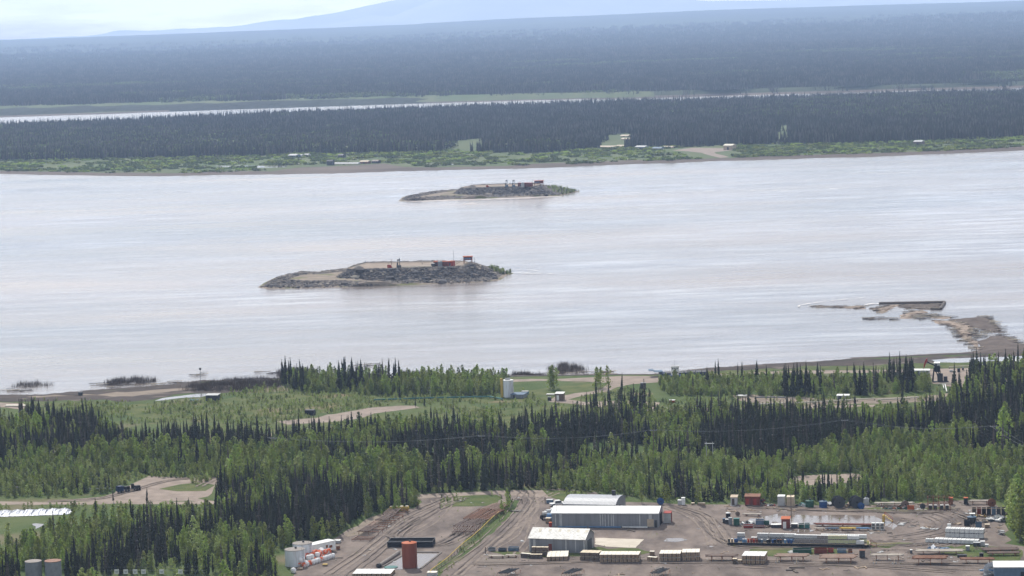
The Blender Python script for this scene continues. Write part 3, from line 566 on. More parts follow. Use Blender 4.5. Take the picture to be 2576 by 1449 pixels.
# trees that stand out one by one against water or ground: kind, base pixel, height in m
for cx_, cy_, hp, k, pr in [(235, 265, 160, 's', 4), (205, 265, 110, 's', 2), (262, 240, 90, 's', 0), (300, 260, 110, 's', 2), (322, 270, 150, 's', 2), (415, 265, 165, 's', 4), (370, 250, 90, 's', 0), (545, 250, 195, 's', 4), (600, 235, 115, 's', 4), (665, 190, 115, 's', 2), (688, 190, 118, 's', 0), (725, 185, 100, 's', 2), (742, 180, 88, 's', 0), (1230, 260, 105, 's', 4), (1335, 250, 120, 's', 2), (1372, 250, 112, 's', 2), (1420, 255, 120, 's', 4), (1465, 250, 105, 's', 2), (1520, 240, 108, 's', 2), (1556, 240, 100, 's', 4), (1645, 235, 105, 's', 4), (1800, 250, 95, 's', 0), (985, 215, 85, 's', 2), (80, 300, 150, 'p', 1), (500, 240, 95, 'p', 1), (900, 215, 100, 'p', 1), (1890, 300, 130, 'p', 1), (1745, 270, 110, 'p', 1),
                          (1150, 480, 110, 's', 0), (1225, 470, 90, 's', 1), (1017, 400, 100, 's', 4), (2315, 330, 215, 'p', 2), (2290, 330, 200, 'p', 0), (2345, 320, 190, 'p', 1)]:
    u, v = c7(cx_, cy_); hero('spruce' if k == 's' else 'poplar', u, v, hp*.2976/6.9, pr, 'heroc7')
for cx_, cy_, hp, k, pr in [(75, 220, 130, 'p', 2), (95, 215, 125, 'p', 0), (145, 240, 160, 'p', 1), (725, 225, 140, 's', 4), (925, 225, 165, 's', 2), (1010, 185, 140, 's', 4), (1070, 200, 120, 's', 2), (1108, 210, 100, 's', 0), (1200, 210, 130, 's', 2), (1235, 200, 115, 's', 0), (1365, 190, 130, 's', 4), (1540, 170, 90, 's', 2), (1582, 220, 155, 's', 2), (1800, 190, 135, 's', 2), (1815, 190, 100, 's', 0), (1830, 195, 95, 's', 0), (1890, 190, 120, 's', 2), (1905, 190, 115, 's', 2), (590, 185, 70, 's', 2), (455, 200, 60, 'p', 1), (490, 200, 60, 'p', 1),
                          (1860, 380, 180, 's', 2), (1190, 350, 150, 's', 1), (2190, 400, 190, 's', 2), (2250, 380, 255, 's', 2), (2215, 390, 210, 's', 0), (2340, 400, 200, 's', 2), (2365, 400, 230, 's', 4), (2440, 380, 190, 's', 0), (2460, 590, 230, 'p', 2), (2520, 400, 160, 's', 4), (800, 350, 120, 's', 1), (355, 380, 150, 's', 0), (75, 400, 165, 's', 0), (2540, 300, 180, 'p', 2), (2400, 260, 150, 'p', 2), (2370, 270, 140, 'p', 0)]:
    u, v = c8(cx_, cy_); hero('spruce' if k == 's' else 'poplar', u, v, hp*.4296/6.9, pr, 'heroc8')
for c, cx_, cy_, hpx, k, pr in [(c5, 1355, 410, 130, 's', 0), (c5, 2008, 470, 240, 's', 2), (c5, 1045, 420, 130, 's', 2), (c5, 885, 530, 160, 's', 0), (c5, 1740, 480, 110, 's', 0), (c4, 1490, 305, 105, 'p', 1), (c4, 2570, 320, 200, 'p', 0), (c4, 2510, 350, 90, 'p', 1), (c4, 1370, 130, 180, 's', 4), (c4, 1340, 130, 160, 's', 4), (c4, 1510, 140, 140, 's', 1), (c1, 245, 250, 240, 'p', 3), (c1, 180, 330, 120, 'p', 1), (c4, 830, 580, 130, 'b', 0), (c4, 700, 660, 240, 'p', 1), (c4, 600, 640, 230, 'p', 2), (c1, 780, 240, 150, 'p', 1), (c1, 910, 170, 130, 'p', 1), (c2, 1345, 330, 330, 's', 3), (c1, 1470, 240, 180, 'p', 1), (c1, 1990, 240, 230, 'p', 0), (c1, 1700, 235, 190, 'p', 2)]:
    u, v = c(cx_, cy_); kk = {c4: .248, c5: .2728, c1: .2728, c2: .1736}[c]; hero({'s': 'spruce', 'p': 'poplar', 'b': 'bush'}[k], u, v, hpx*kk/8.4, pr, 'hero')
HERO_ZONE = {'heroc7': 'on the river bank, standing out against the water', 'heroc8': 'rising above the shore thicket right of the barge', 'hero': 'standing apart from its neighbours near the gravel'}
arr = np.array([[t[1], t[2], LAND] for t in trees]); uu, vv, dd = proj(arr); hh = np.array([t[3] for t in trees]); px = hh/dd*F
inview = (uu > 0) & (uu < 2576) & (vv-px < 1449) & (vv > 0)
score = px*np.array([2.2 if t[6] == 99 else 1.0 for t in trees])*inview*np.clip((1449-vv+px)/px, 0, 1)
take = np.zeros(len(trees), bool)
for k_, lim in (('spruce', 285), ('poplar', 285)):
    idx = [i for i, t in enumerate(trees) if t[0] == k_]; idx.sort(key=lambda i: -score[i]); take[idx[:lim]] = True
KIND = {'spruce': ('spruce_tree', 'narrow dark spruce', 'spruces standing one by one in the woods', 10), 'poplar': ('poplar_tree', 'leafy green poplar', 'poplars standing one by one in the woods', 9), 'bush': ('willow_bush', 'rounded pale willow bush', 'willow bushes', 2.6)}
MIX = {0: '', 1: ''}
def place_tree(k, x, y, h, pr, label, group):
    nm, _, _, h0 = KIND[k]; root = bpy.data.objects.new(nm, None); COL.objects.link(root); root.location = (x, y, LAND); sc = h/h0
    wd = sc if k == 'bush' else (sc*.5+.5*min(1.25, max(.7, sc)))
    root.scale = (wd, wd, sc); root.rotation_euler = (rng.gauss(0, .03), rng.gauss(0, .03), rng.uniform(0, 6.28)); root.empty_display_size = .5
    props(root, label, k if k != 'bush' else 'bush', group)
    for n_, me in (('crown', CME[k][pr]), ('trunk', TME[k][pr])):
        c = bpy.data.objects.new(n_, me); COL.objects.link(c); c.parent = root
LOOK = {'spruce': ['slender dark spruce', 'very thin spire-like spruce', 'broader dark spruce', 'sparse grey-brown spruce', 'wide-skirted dark spruce'], 'poplar': ['green leafy poplar', 'slim green poplar', 'full broad-crowned poplar', 'dull dark green poplar', 'pale green poplar'], 'bush': ['rounded pale willow bush']*4}
rest = {'spruce': [], 'poplar': [], 'bush': []}
for i, t in enumerate(trees):
    k_, x, y, h, pr, ph, zi = t
    if take[i] or k_ == 'bush':
        if zi == 99: ph = HERO_ZONE[ph]; lab = LOOK[k_][pr]+' '+ph
        else: lab = LOOK[k_][pr]+' in '+ph+(', left end' if uu[i] < [850, 150, 780, 1750, 300, 650, 950, 1900, 2480, 1560, 2560][zi] else ', right end' if uu[i] > [1700, 300, 1100, 2200, 560, 800, 1120, 2150, 2540, 1600, 2570][zi] else ', middle')
        place_tree(k_, x, y, h, pr, lab, lab.replace('in the', 'of the'))
    else: rest[k_].append((x, y, h))
for k_, nm, lab in (('spruce', 'spruce_forest', 'dark close-set spruces filling the woods between yard and river'), ('poplar', 'poplar_forest', 'green leafy trees filling the woods around the spruces')):
    a_ = np.array(rest[k_]); s_ = a_[:, 2]/KIND[k_][3]; wd = s_*.5+.5*np.clip(s_, .7, 1.25)
    scatter(nm, k_, np.stack([a_[:, 0], a_[:, 1], np.full(len(a_), LAND)], 1), np.stack([wd, wd, s_], 1), lab, 'forest')
print('TREES', len(trees), {k: len(v) for k, v in rest.items()})
# undergrowth: low scrub over all rough ground of the near land
def under(poly, dens, hlo, hhi, avoid=()):
    xs = [p[0] for p in poly]; yy = [p[1] for p in poly]; x0, x1, y0, y1 = max(min(xs), -420), min(max(xs), 420), max(min(yy), 480), max(yy)
    n_ = int((x1-x0)*(y1-y0)*dens); x = nrs.uniform(x0, x1, n_); y = nrs.uniform(y0, y1, n_); ok = inpoly(x, y, poly)
    for a_ in avoid: ok &= ~inpoly(x, y, a_)
    g_ = fbm(x, y, 12, 3); ok &= g_ > .42; x = x[ok]; y = y[ok]; h = nrs.uniform(hlo, hhi, len(x))
    return np.stack([x, y, np.full(len(x), LAND)], 1), h
av = KEEP+NOT
UG = []
SHRD = [area((1280, 952), (1660, 944), (2900, 905), (2900, 922), (1960, 945), (1760, 955), (1660, 966), (1560, 980), (1440, 1005), (1660, 1015), (1660, 1034), (1380, 1016), (1280, 962)), area((690, 1066), (800, 1048), (960, 1022), (1060, 1018), (1060, 1030), (890, 1060), (730, 1072)), area((-60, 1000), (380, 1006), (540, 996), (560, 985), (700, 970), (700, 940), (-60, 980)), area((380, 1012), (390, 998), (540, 986), (550, 996), (450, 1010))]
for poly, d, a_, b_, ex in [(area((-80, 1172), (300, 1172), (600, 1190), (570, 1203), (370, 1197), (330, 1215), (290, 1240), (100, 1256), (-80, 1256)), .16, 1.0, 2.6, ()), (ZN[3][0], .16, 1.0, 3.0, ()), (ZN[2][0], .10, 1, 2.6, ()), (ZN[4][0], .07, 1, 2.6, ()), (area((60, 1006), (400, 1010), (560, 995), (700, 970), (860, 975), (1280, 985), (1380, 975), (1500, 960), (1640, 990), (1640, 1040), (1470, 1075), (1060, 1090), (900, 1100), (740, 1112), (420, 1108), (250, 1080), (60, 1050)), .34, .3, 1.5, SHRD),
                         (ZN[6][0], .12, 1.0, 2.6, SHRD), (ZN[7][0], .16, 1.5, 3.2, ()), (W([(1108, 1252), (1160, 1247), (1250, 1245), (1262, 1253), (1240, 1272), (1180, 1276), (1108, 1278)]), .35, .4, 1.2, None), (area((1060, 1560), (1092, 1440), (1240, 1310), (1290, 1262), (1305, 1262), (1262, 1318), (1150, 1410), (1100, 1560)), .25, .3, .9, None),
                         (area((2350, 975), (2480, 970), (2576, 960), (2576, 1030), (2360, 1030)), .05, 1, 2.4, ()), (area((560, 985), (700, 962), (700, 975), (600, 992)), .15, .8, 2, ()), (area((880, 1262), (1050, 1258), (1058, 1270), (1000, 1290), (900, 1300)), .2, .8, 2.2, None), (area((1420, 1245), (1500, 1240), (1500, 1252), (1430, 1262)), .3, .6, 2, None),
                         (area((0, 1276), (300, 1272), (560, 1272), (560, 1290), (180, 1290), (0, 1280)), .15, .8, 2, None), (area((370, 1197), (560, 1203), (555, 1207), (480, 1204), (380, 1201)), .5, 1, 2.2, None), (area((470, 1212), (530, 1206), (540, 1212), (490, 1218)), .4, 1, 2, None), (W([(2330, 1376), (2450, 1372), (2570, 1384), (2576, 1410), (2440, 1404), (2380, 1398)]), .10, .3, .6, None), (area((1480, 1010), (1900, 1000), (2350, 1000), (2350, 1045), (1900, 1056), (1480, 1064)), .25, .4, 1.6, ()), (YARD, .012, .2, .45, None)]:
    p_, h_ = under(poly, d, a_, b_, (av if ex is not None else [])+list(ex or ()))
    UG.append((p_, h_))
pts = np.concatenate([u[0] for u in UG]); hs_ = np.concatenate([u[1] for u in UG])/2.6
scatter('undergrowth', 'bush', pts, np.stack([hs_, hs_, hs_*nrs.uniform(.7, 1.2, len(hs_))], 1), 'low green scrub and willow growth over the rough ground', 'scrub'); print('UNDER', len(pts))
mk('reed', (.11, .085, .065), col2=(.075, .055, .045), scale=.5)
def reed_proto(seed):
    q = random.Random(seed); b = MB()
    for i in range(26):
        x, y = q.gauss(0, 1.3), q.gauss(0, .8); h = q.uniform(.8, 2.2); a = q.uniform(0, 3.1); w_ = .06
        b.add([(x-w_*math.cos(a), y-w_*math.sin(a), -.4), (x+w_*math.cos(a), y+w_*math.sin(a), -.4), (x+q.uniform(-.5, .5), y+q.uniform(-.3, .3), h)], [(0, 1, 2)])
    me = bpy.data.meshes.new('reed_tuft'); me.from_pydata(b.v, [], b.f); me.materials.append(M['reed']); me.update(); return bpy.data.objects.new('reed_tuft', me)
JP['reed'] = [reed_proto(3), reed_proto(4)]
rp = []
for poly, n_, z_ in [([(60, 268), (200, 240), (330, 235), (460, 245), (350, 262), (200, 272)], 34, 0), ([(880, 232), (1000, 205), (1120, 195), (1330, 205), (1300, 225), (1180, 245), (960, 258)], 105, 0), ([(1700, 250), (1900, 200), (2200, 190), (2380, 205), (2380, 235), (2100, 255), (1900, 268), (1720, 270)], 300, 1.2), ([(2360, 150), (2560, 125), (2576, 150), (2450, 160)], 40, 0)]:
    A_ = W(poly, c6, z_); xs = [p[0] for p in A_]; yy = [p[1] for p in A_]
    x = nrs.uniform(min(xs), max(xs), n_*3); y = nrs.uniform(min(yy), max(yy), n_*3); ok = inpoly(x, y, A_); rp += [(a, b, z_*.6) for a, b in zip(x[ok][:n_], y[ok][:n_])]
for poly, n_, z_ in [([(0, 165), (260, 170), (240, 195), (0, 215)], 120, .3), ([(1010, 180), (1220, 195), (1200, 240), (1000, 230)], 80, 1), ([(1960, 175), (2240, 215), (2210, 235), (2000, 230)], 60, .6), ([(2250, 150), (2400, 110), (2576, 150), (2560, 190), (2380, 200)], 70, .2)]:
    A_ = W(poly, c7, z_); xs = [p[0] for p in A_]; yy = [p[1] for p in A_]
    x = nrs.uniform(min(xs), max(xs), n_*3); y = nrs.uniform(min(yy), max(yy), n_*3); ok = inpoly(x, y, A_); rp += [(a, b, z_*.6) for a, b in zip(x[ok][:n_], y[ok][:n_])]
A_ = W([(480, 968), (700, 958), (706, 974), (560, 986), (460, 984)]); x = nrs.uniform(min(p[0] for p in A_), max(p[0] for p in A_), 900); y = nrs.uniform(min(p[1] for p in A_), max(p[1] for p in A_), 900); ok = inpoly(x, y, A_); rp += [(a, b, LAND) for a, b in zip(x[ok], y[ok])][:260]
rs = nrs.uniform(.6, 1.3, len(rp)); scatter('flooded_reeds', 'reed', rp, np.stack([rs, rs, rs], 1), 'brown flooded willow stems and reeds along the water edge', 'reeds')

# ------------------------------------------------------------------ far forests
def fill(poly, dens, noise_thr=None, gaps=()):
    xs = [p[0] for p in poly]; yy = [p[1] for p in poly]; n_ = int((max(xs)-min(xs))*(max(yy)-min(yy))*dens)
    x = nrs.uniform(min(xs), max(xs), n_); y = nrs.uniform(min(yy), max(yy), n_); ok = inpoly(x, y, poly) & (np.abs(x) < y*.235+60)
    for g_ in gaps: ok &= ~inpoly(x, y, g_)
    return x[ok], y[ok]
gapsF = [[tuple(P(u, v, ZF)[:2]) for u, v in q] for q in ([(1520, 345), (1560, 334), (1600, 336), (1605, 360), (1570, 378), (1490, 375)], [(1940, 350), (1952, 318), (1990, 311), (2002, 330), (1992, 360), (1950, 362)], [(1140, 356), (1210, 347), (1226, 350), (1226, 380), (1110, 384)], [(2012, 300), (2040, 234), (2044, 234), (2020, 300), (2000, 330), (1992, 330)])]
fp = [(p.x, p.y) for p in mt]+[(2400, mt[-1].y)]+back[::-1]+[(-2400, mt[0].y)]
def putfar(nm, kind, x, y, z, lab, smin=.8, smax=1.25):
    s_ = nrs.uniform(smin, smax, len(x)); scatter(nm, kind, np.stack([x, y, z*np.ones(len(x))], 1), np.stack([s_*nrs.uniform(.85, 1.15, len(x)), s_, s_], 1), lab, 'forest')
x, y = fill(fp, .0105, gaps=gapsF); putfar('far_island_forest', 'far_spruce', x, y, ZF-.1, 'dark spruce forest covering the low land across the river')
n1 = fbm(x, y, 260, 3) > .56; putfar('far_island_leafy_trees', 'far_poplar', x[n1]+6, y[n1]+3, ZF-.1, 'olive green patches among the far spruces', .8, 1.1); print('FAR1', len(x))
# single spruces along both edges of that forest
x = nrs.uniform(-700, 760, 2600); fy = np.interp(x, [p.x for p in mt], [p.y for p in mt]); y = fy+np.abs(nrs.normal(0, 1, 2600))*26-12; s_ = nrs.uniform(.6, 1.35, 2600)
ok = np.ones(2600, bool)
for g_ in gapsF: ok &= ~inpoly(x, y, g_)
scatter('far_edge_spruces', 'spruce', np.stack([x, y, np.full(2600, ZF-.1)], 1)[ok], np.stack([s_*1.2, s_*1.2, s_], 1)[ok], 'ragged front edge of spruces across the river', 'forest')
x = nrs.uniform(-1100, 1100, 2600); fy = np.interp(x, [p[0] for p in back], [p[1] for p in back]); y = fy-np.abs(nrs.normal(0, 1, 2600))*30-4; s_ = nrs.uniform(.7, 1.5, 2600)
scatter('channel_edge_spruces', 'spruce', np.stack([x, y, np.full(2600, ZF-.1)], 1), np.stack([s_*1.3, s_*1.3, s_], 1), 'spruce tips standing along the narrow back channel', 'forest')
mp_ = [(p.x, p.y+36) for p in fw]+[(p.x, p.y+10) for p in mt[::-1]]
x, y = fill(mp_, .0085); k_ = (fbm(x, y*2, 120, 3) > .46) | (nrs.rand(len(x)) < .25)
avf = [[tuple(P(u, v, ZF)[:2]) for u, v in q] for q in ([(470, 445), (560, 432), (690, 431), (740, 415), (960, 408), (1130, 424), (960, 434)], [(1640, 378), (1740, 368), (1860, 372), (1850, 404), (1780, 402)], [(500, 415), (750, 415), (750, 423), (500, 423)])]
for g_ in avf: k_ &= ~inpoly(x, y, g_)
putfar('far_scrub', 'far_bush', x[k_], y[k_], ZF, 'pale green scrub on the meadow of the far bank', .5, 1.1)
x, y = fill([(-1300, 4600), (250, 4520), (780, 4400), (1400, 4300), (1700, 7600), (-1900, 7600)], .0052); z_ = hfar(x, y)
n1 = fbm(x, y*2.5, 500, 4) > .62; m1 = y < np.interp(x, [-2000, -970, -200, 60, 250, 780, 2400], [4980, 4980, 4760, 4640, 4530, 4425, 4310])+nrs.uniform(-25, 20, len(x))
putfar('distant_spruce_forest', 'far_spruce', x[~n1 & ~m1], y[~n1 & ~m1], z_[~n1 & ~m1], 'blue dark spruce forest beyond the narrow channel', 1.0, 1.5)
putfar('distant_leafy_forest', 'far_poplar', x[n1 & ~m1], y[n1 & ~m1], z_[n1 & ~m1], 'lighter leafy patches of the forest beyond the channel', .9, 1.3)
x, y = fill([(-1900, 7600), (1700, 7600), (3600, 15000), (-3800, 15000)], .0017); k_ = nrs.rand(len(x)) < np.clip((14500-y)/5200, .06, 1)*np.clip(.25+2.2*(fbm(x, y*2, 1500, 3)-.3), .15, 1.0)**np.clip((y-8600)/2500, 0, 1); x = x[k_]; y = y[k_]; z_ = hfar(x, y); n1 = fbm(x, y*2.5, 900, 3) > .64
putfar('horizon_spruce_forest', 'far_spruce', x[~n1], y[~n1], z_[~n1], 'hazy spruce forest of the far plain', 1.2, 1.8); print('FAR3', len(x))
# ------------------------------------------------------------------ objects
def metal(k, c, **kw): mk(k, c, rough=kw.pop('rough', .5), spec=.4, **kw)
def corrugated(k, c, c2, freq, axis='X', rough=.45, streak=.35):
    m = bpy.data.materials.new(k); m.use_nodes = True; n = m.node_tree.nodes; l = m.node_tree.links.new; b = n['Principled BSDF']; b.inputs['Roughness'].default_value = rough
    t = n.new('ShaderNodeTexCoord'); wv = n.new('ShaderNodeTexWave'); wv.bands_direction = axis; wv.inputs['Scale'].default_value = freq; l(t.outputs['Object'], wv.inputs[0])
    bp = n.new('ShaderNodeBump'); bp.inputs['Strength'].default_value = .8; bp.inputs['Distance'].default_value = .06; l(wv.outputs['Fac'], bp.inputs['Height']); l(bp.outputs[0], b.inputs['Normal'])
    mp = n.new('ShaderNodeMapping'); mp.inputs['Scale'].default_value = (1.2, 1.2, .12); l(t.outputs['Object'], mp.inputs[0]); nz = n.new('ShaderNodeTexNoise'); nz.inputs['Scale'].default_value = 1.0; nz.inputs['Detail'].default_value = 8; l(mp.outputs[0], nz.inputs[0])
    r = n.new('ShaderNodeMapRange'); r.inputs[1].default_value = .4; r.inputs[2].default_value = .7; l(nz.outputs['Fac'], r.inputs[0])
    mm = n.new('ShaderNodeMix'); mm.data_type = 'RGBA'; l(r.outputs[0], mm.inputs['Factor']); mm.inputs['A'].default_value = tuple(c)+(1,); mm.inputs['B'].default_value = tuple(c2)+(1,)
    ml = n.new('ShaderNodeMix'); ml.data_type = 'RGBA'; ml.blend_type = 'MULTIPLY'; ml.inputs['Factor'].default_value = streak; l(mm.outputs['Result'], ml.inputs['A']); l(wv.outputs['Color'], ml.inputs['B']); l(ml.outputs['Result'], b.inputs['Base Color']); M[k] = m
corrugated('grey_siding', (.25, .255, .265), (.19, .19, .20), 1.1); corrugated('roof_white', (.62, .62, .60), (.50, .49, .46), .9, streak=.25); corrugated('roof_grey', (.27, .28, .31), (.22, .23, .25), .8)
corrugated('roof_worn', (.60, .58, .53), (.34, .32, .29), .8); corrugated('steel_wall', (.22, .23, .25), (.16, .16, .17), 1.0)
for k, c in dict(white=(.72, .71, .68), cream=(.62, .56, .44), pale=(.42, .42, .41), grey=(.22, .23, .24), dkgrey=(.06, .062, .066), black=(.018, .018, .02), red=(.30, .045, .03), orange=(.42, .10, .03), brownred=(.17, .045, .03), rust=(.20, .085, .045), yellow=(.50, .34, .08), blue=(.03, .075, .20), navy=(.016, .03, .07), bluegrey=(.10, .15, .21), green=(.03, .09, .06), teal=(.06, .16, .15), wood=(.30, .22, .15), woodlid=(.62, .52, .38), woodpale=(.72, .66, .55), dkwood=(.10, .08, .065), glass=(.02, .025, .03), tyre=(.02, .02, .02), silver=(.55, .56, .58), stone=(.23, .20, .175), brown=(.16, .12, .095), tan=(.45, .36, .26), lime=(.50, .50, .22), plastic=(.70, .70, .66), skin_blue=(.12, .22, .36)).items():
    mk(k, c, rough=.6, col2=tuple(min(1, x*.72) for x in c), scale=.9, detail=7, lo=.4, hi=.72)
mk('rusty', (.16, .065, .035), rough=.6, col2=(.25, .14, .09), scale=1.5, detail=8); mk('tank_red', (.24, .075, .042), rough=.5, col2=(.17, .05, .03), scale=.35, detail=8, stretch=(1, 1, .25))
mk('tank_white', (.62, .64, .66), rough=.5, col2=(.30, .24, .20), scale=.6, detail=9, stretch=(1.5, 1.5, .15), lo=.5, hi=.75); mk('foil', (.20, .21, .24), rough=.5, metal=.5, bump=1, bscale=.9, bdist=.5, stretch=(1, .25, 1))
mk('bagged', (.70, .64, .60), rough=.6, col2=(.60, .16, .06), scale=.7, detail=2, lo=.48, hi=.52); mk('riprap', (.075, .068, .064), col2=(.23, .195, .165), scale=.45, detail=9, lo=.42, hi=.7, bump=1, bscale=.5, bdist=.8)

def mpp(c, x, y):                                 # metres per crop pixel at that ground point
    k = {id(c1): .2728, id(c2): .1736, id(c3): .1711, id(c4): .2480, id(c5): .2728, id(c6): .2976, id(c7): .2976, id(c8): .4296, id(cA): .2604, id(cB): .1984, id(cS): .2560, id(cJ): .1319}[id(c)]
    p = G(c, x, y); return k*(p-Vector((0, 0, EYE))).length/F
USED = set()
def T(name, label, cat, loc, rz=0, group=None):
    if label in USED: print('DUP LABEL', label)
    USED.add(label)
    o = bpy.data.objects.new(name, None); COL.objects.link(o); o.location = loc; o.rotation_euler = (0, 0, rz); o.empty_display_size = .5
    return props(o, label, cat, group)
def frame(c, xa, ya, xb, yb, z=LAND+.02):
    a, b = G(c, xa, ya, z), G(c, xb, yb, z); d = b-a; return a, d.length, math.atan2(d.y, d.x)
def copy_thing(root, loc, rz, label, group=None, scale=None):
    r = root.copy(); COL.objects.link(r); r.location = loc; r.rotation_euler = (0, 0, rz); r['label'] = label; USED.add(label)
    if group: r['group'] = group
    if scale: r.scale = scale
    for ch in root.children:
        c = ch.copy(); COL.objects.link(c); c.parent = r
        for g in ch.children: d = g.copy(); COL.objects.link(d); d.parent = c
    return r
ORD = ['first', 'second', 'third', 'fourth', 'fifth', 'sixth', 'seventh', 'eighth', 'ninth', 'tenth', 'eleventh', 'twelfth', 'thirteenth', 'fourteenth', 'fifteenth', 'sixteenth', 'seventeenth', 'eighteenth']

# --- buildings
def gable(t, L_, D, h, r, wall, roof, over=.25, th=.12, wname='wall'):
    b = MB(); t_ = .15
    b.box(0, L_, 0, t_, 0, h).box(0, L_, D-t_, D, 0, h)
    for x0 in (0, L_-t_):
        b.add([(x0, t_+.003, 0), (x0, D-t_-.003, 0), (x0, D-t_-.003, h), (x0, D/2, h+r-.02), (x0, t_+.003, h), (x0+t_, t_+.003, 0), (x0+t_, D-t_-.003, 0), (x0+t_, D-t_-.003, h), (x0+t_, D/2, h+r-.02), (x0+t_, t_+.003, h)],
              [(0, 1, 2, 3, 4), (9, 8, 7, 6, 5), (0, 5, 6, 1), (1, 6, 7, 2), (2, 7, 8, 3), (3, 8, 9, 4), (4, 9, 5, 0)])
    b.build(wname, M[wall], t)
    k = r/(D/2); b = MB(); x0, x1 = -over, L_+over
    for s_ in (0, 1):
        y0, y1 = (-over, D/2) if s_ == 0 else (D+over, D/2); z0_ = h-over*k+.02; z1_ = h+r+.02
        q = [(x0, y0, z0_), (x1, y0, z0_), (x1, y1, z1_), (x0, y1, z1_)]; q += [(x, y, z+th) for x, y, z in q]
        f = [(3, 2, 1, 0), (4, 5, 6, 7), (0, 1, 5, 4), (1, 2, 6, 5), (2, 3, 7, 6), (3, 0, 4, 7)]
        b.add(q, f if s_ == 0 else [tuple(reversed(g)) for g in f])
    return b.build('roof', M[roof], t)
a, L_, rz = frame(c1, 640, 458, 1622, 462)
t = T('long_warehouse', 'long grey warehouse with a bright ribbed metal roof and pale wall strips', 'warehouse', a, rz); DW = 9.6
rf = gable(t, L_, DW, 4.0, 1.15, 'grey_siding', 'roof_white')
g = L_/982
for x0, x1 in ((30, 42), (72, 96), (445, 455), (468, 477), (490, 500), (520, 528), (548, 556), (565, 575), (808, 818), (895, 925)):
    MB().box(x0*g, x1*g, -.05, -.004, .3, 3.85).build('wall_strip', M['pale'], t)
b = MB().box(880*g, 940*g, -.12, -.004, .25, 2.4); b.build('plywood_door', M['tan'], t); MB().box(947*g, 970*g, -.08, -.004, .05, 2.1).build('door', M['dkgrey'], t)
MB().box(L_+.004, L_+.10, DW*.28, DW*.72, .05, 3.2).build('loading_door', M['black'], t); MB().box(-.1, -.004, DW*.3, DW*.65, .05, 3).build('loading_door', M['dkgrey'], t)
MB().box(40*g, 42*g, 1.0, 1.1, 4.4, 6.0).build('vent_pipe', M['grey'], t)
b = MB(); b.box(-.1, L_+.1, -.35, -.30, 3.82, 3.95); b.build('gutter', M['pale'], t)
for i, (x0, x1) in enumerate(((60, 330), (345, 640), (655, 885))):
    p = T('pipe_length', ['blue white pipe lying against the left half of the long warehouse wall', 'blue white pipe lying against the middle of the long warehouse wall', 'thicker pale pipe lying against the right half of the long warehouse wall'][i], 'pipe', t.location+Vector((math.cos(rz)*x0*g, math.sin(rz)*x0*g, 0))+Vector((math.sin(rz), -math.cos(rz), 0))*.7, rz, 'pipes along the long warehouse')
    MB().cyl((0, 0, .22), .2, (x1-x0)*g, 8, 'x').build('pipe', M['white' if i == 2 else 'skin_blue'], p, smooth=True); MB().box(.5, .8, -.3, .3, 0, .05).box((x1-x0)*g-.8, (x1-x0)*g-.5, -.3, .3, 0, .05).build('skid', M['dkwood'], p)
# round-roofed hall behind
a = G(c1, 745, 340); rz = R(-16); t = T('hall', 'low grey hall with a curved metal roof and small chimney behind the long warehouse', 'building', a, rz); L2 = 15.5; D2 = 13.0
prof = [(0, 2.9), (1.6, 3.6), (3.6, 4.15), (6.5, 4.4), (9.4, 4.15), (11.4, 3.6), (13, 2.9)]
b = MB()
for i in range(6):
    (y0, z0_), (y1, z1_) = prof[i], prof[i+1]; b.add([(-.2, y0, z0_), (L2+.2, y0, z0_), (L2+.2, y1, z1_), (-.2, y1, z1_), (-.2, y0, z0_+.12), (L2+.2, y0, z0_+.12), (L2+.2, y1, z1_+.12), (-.2, y1, z1_+.12)], [(3, 2, 1, 0), (4, 5, 6, 7), (0, 1, 5, 4), (1, 2, 6, 5), (3, 0, 4, 7)])
rf2 = b.build('roof', M['roof_grey'], t)
b = MB()
b.box(0, L2, .05, .2, 0, 2.95).box(0, L2, D2-.2, D2-.05, 0, 2.95)
for x0 in (0, L2-.15):
    pr = [(x0, .21, 0), (x0, D2-.21, 0)]+[(x0, min(D2-.21, max(.21, y)), z-.02) for y, z in prof[::-1]]; n_ = len(pr); b.add(pr+[(x+.15, y, z) for x, y, z in pr], [tuple(range(n_)), tuple(range(2*n_-1, n_-1, -1))]+[(i, n_+i, n_+(i+1) % n_, (i+1) % n_) for i in range(n_)])
b.build('wall', M['steel_wall'], t); b = MB(); b.box(L2*.82, L2*.82+.9, 8, 8.9, 4.2, 5.6).box(L2*.82-.08, L2*.82+.98, 7.92, 8.98, 5.6, 5.75); b.build('chimney', M['dkgrey'], rf2); MB().cyl((L2*.93, 8.3, 4.2), .12, .8, 8).build('vent', M['dkgrey'], rf2)
MB().box(L2+.004, L2+.06, 5.2, 6.3, 0, 2.1).build('door', M['dkgrey'], t); MB().box(L2+.004, L2+.05, 2.6, 3.3, 1.1, 1.8).build('window', M['glass'], t)
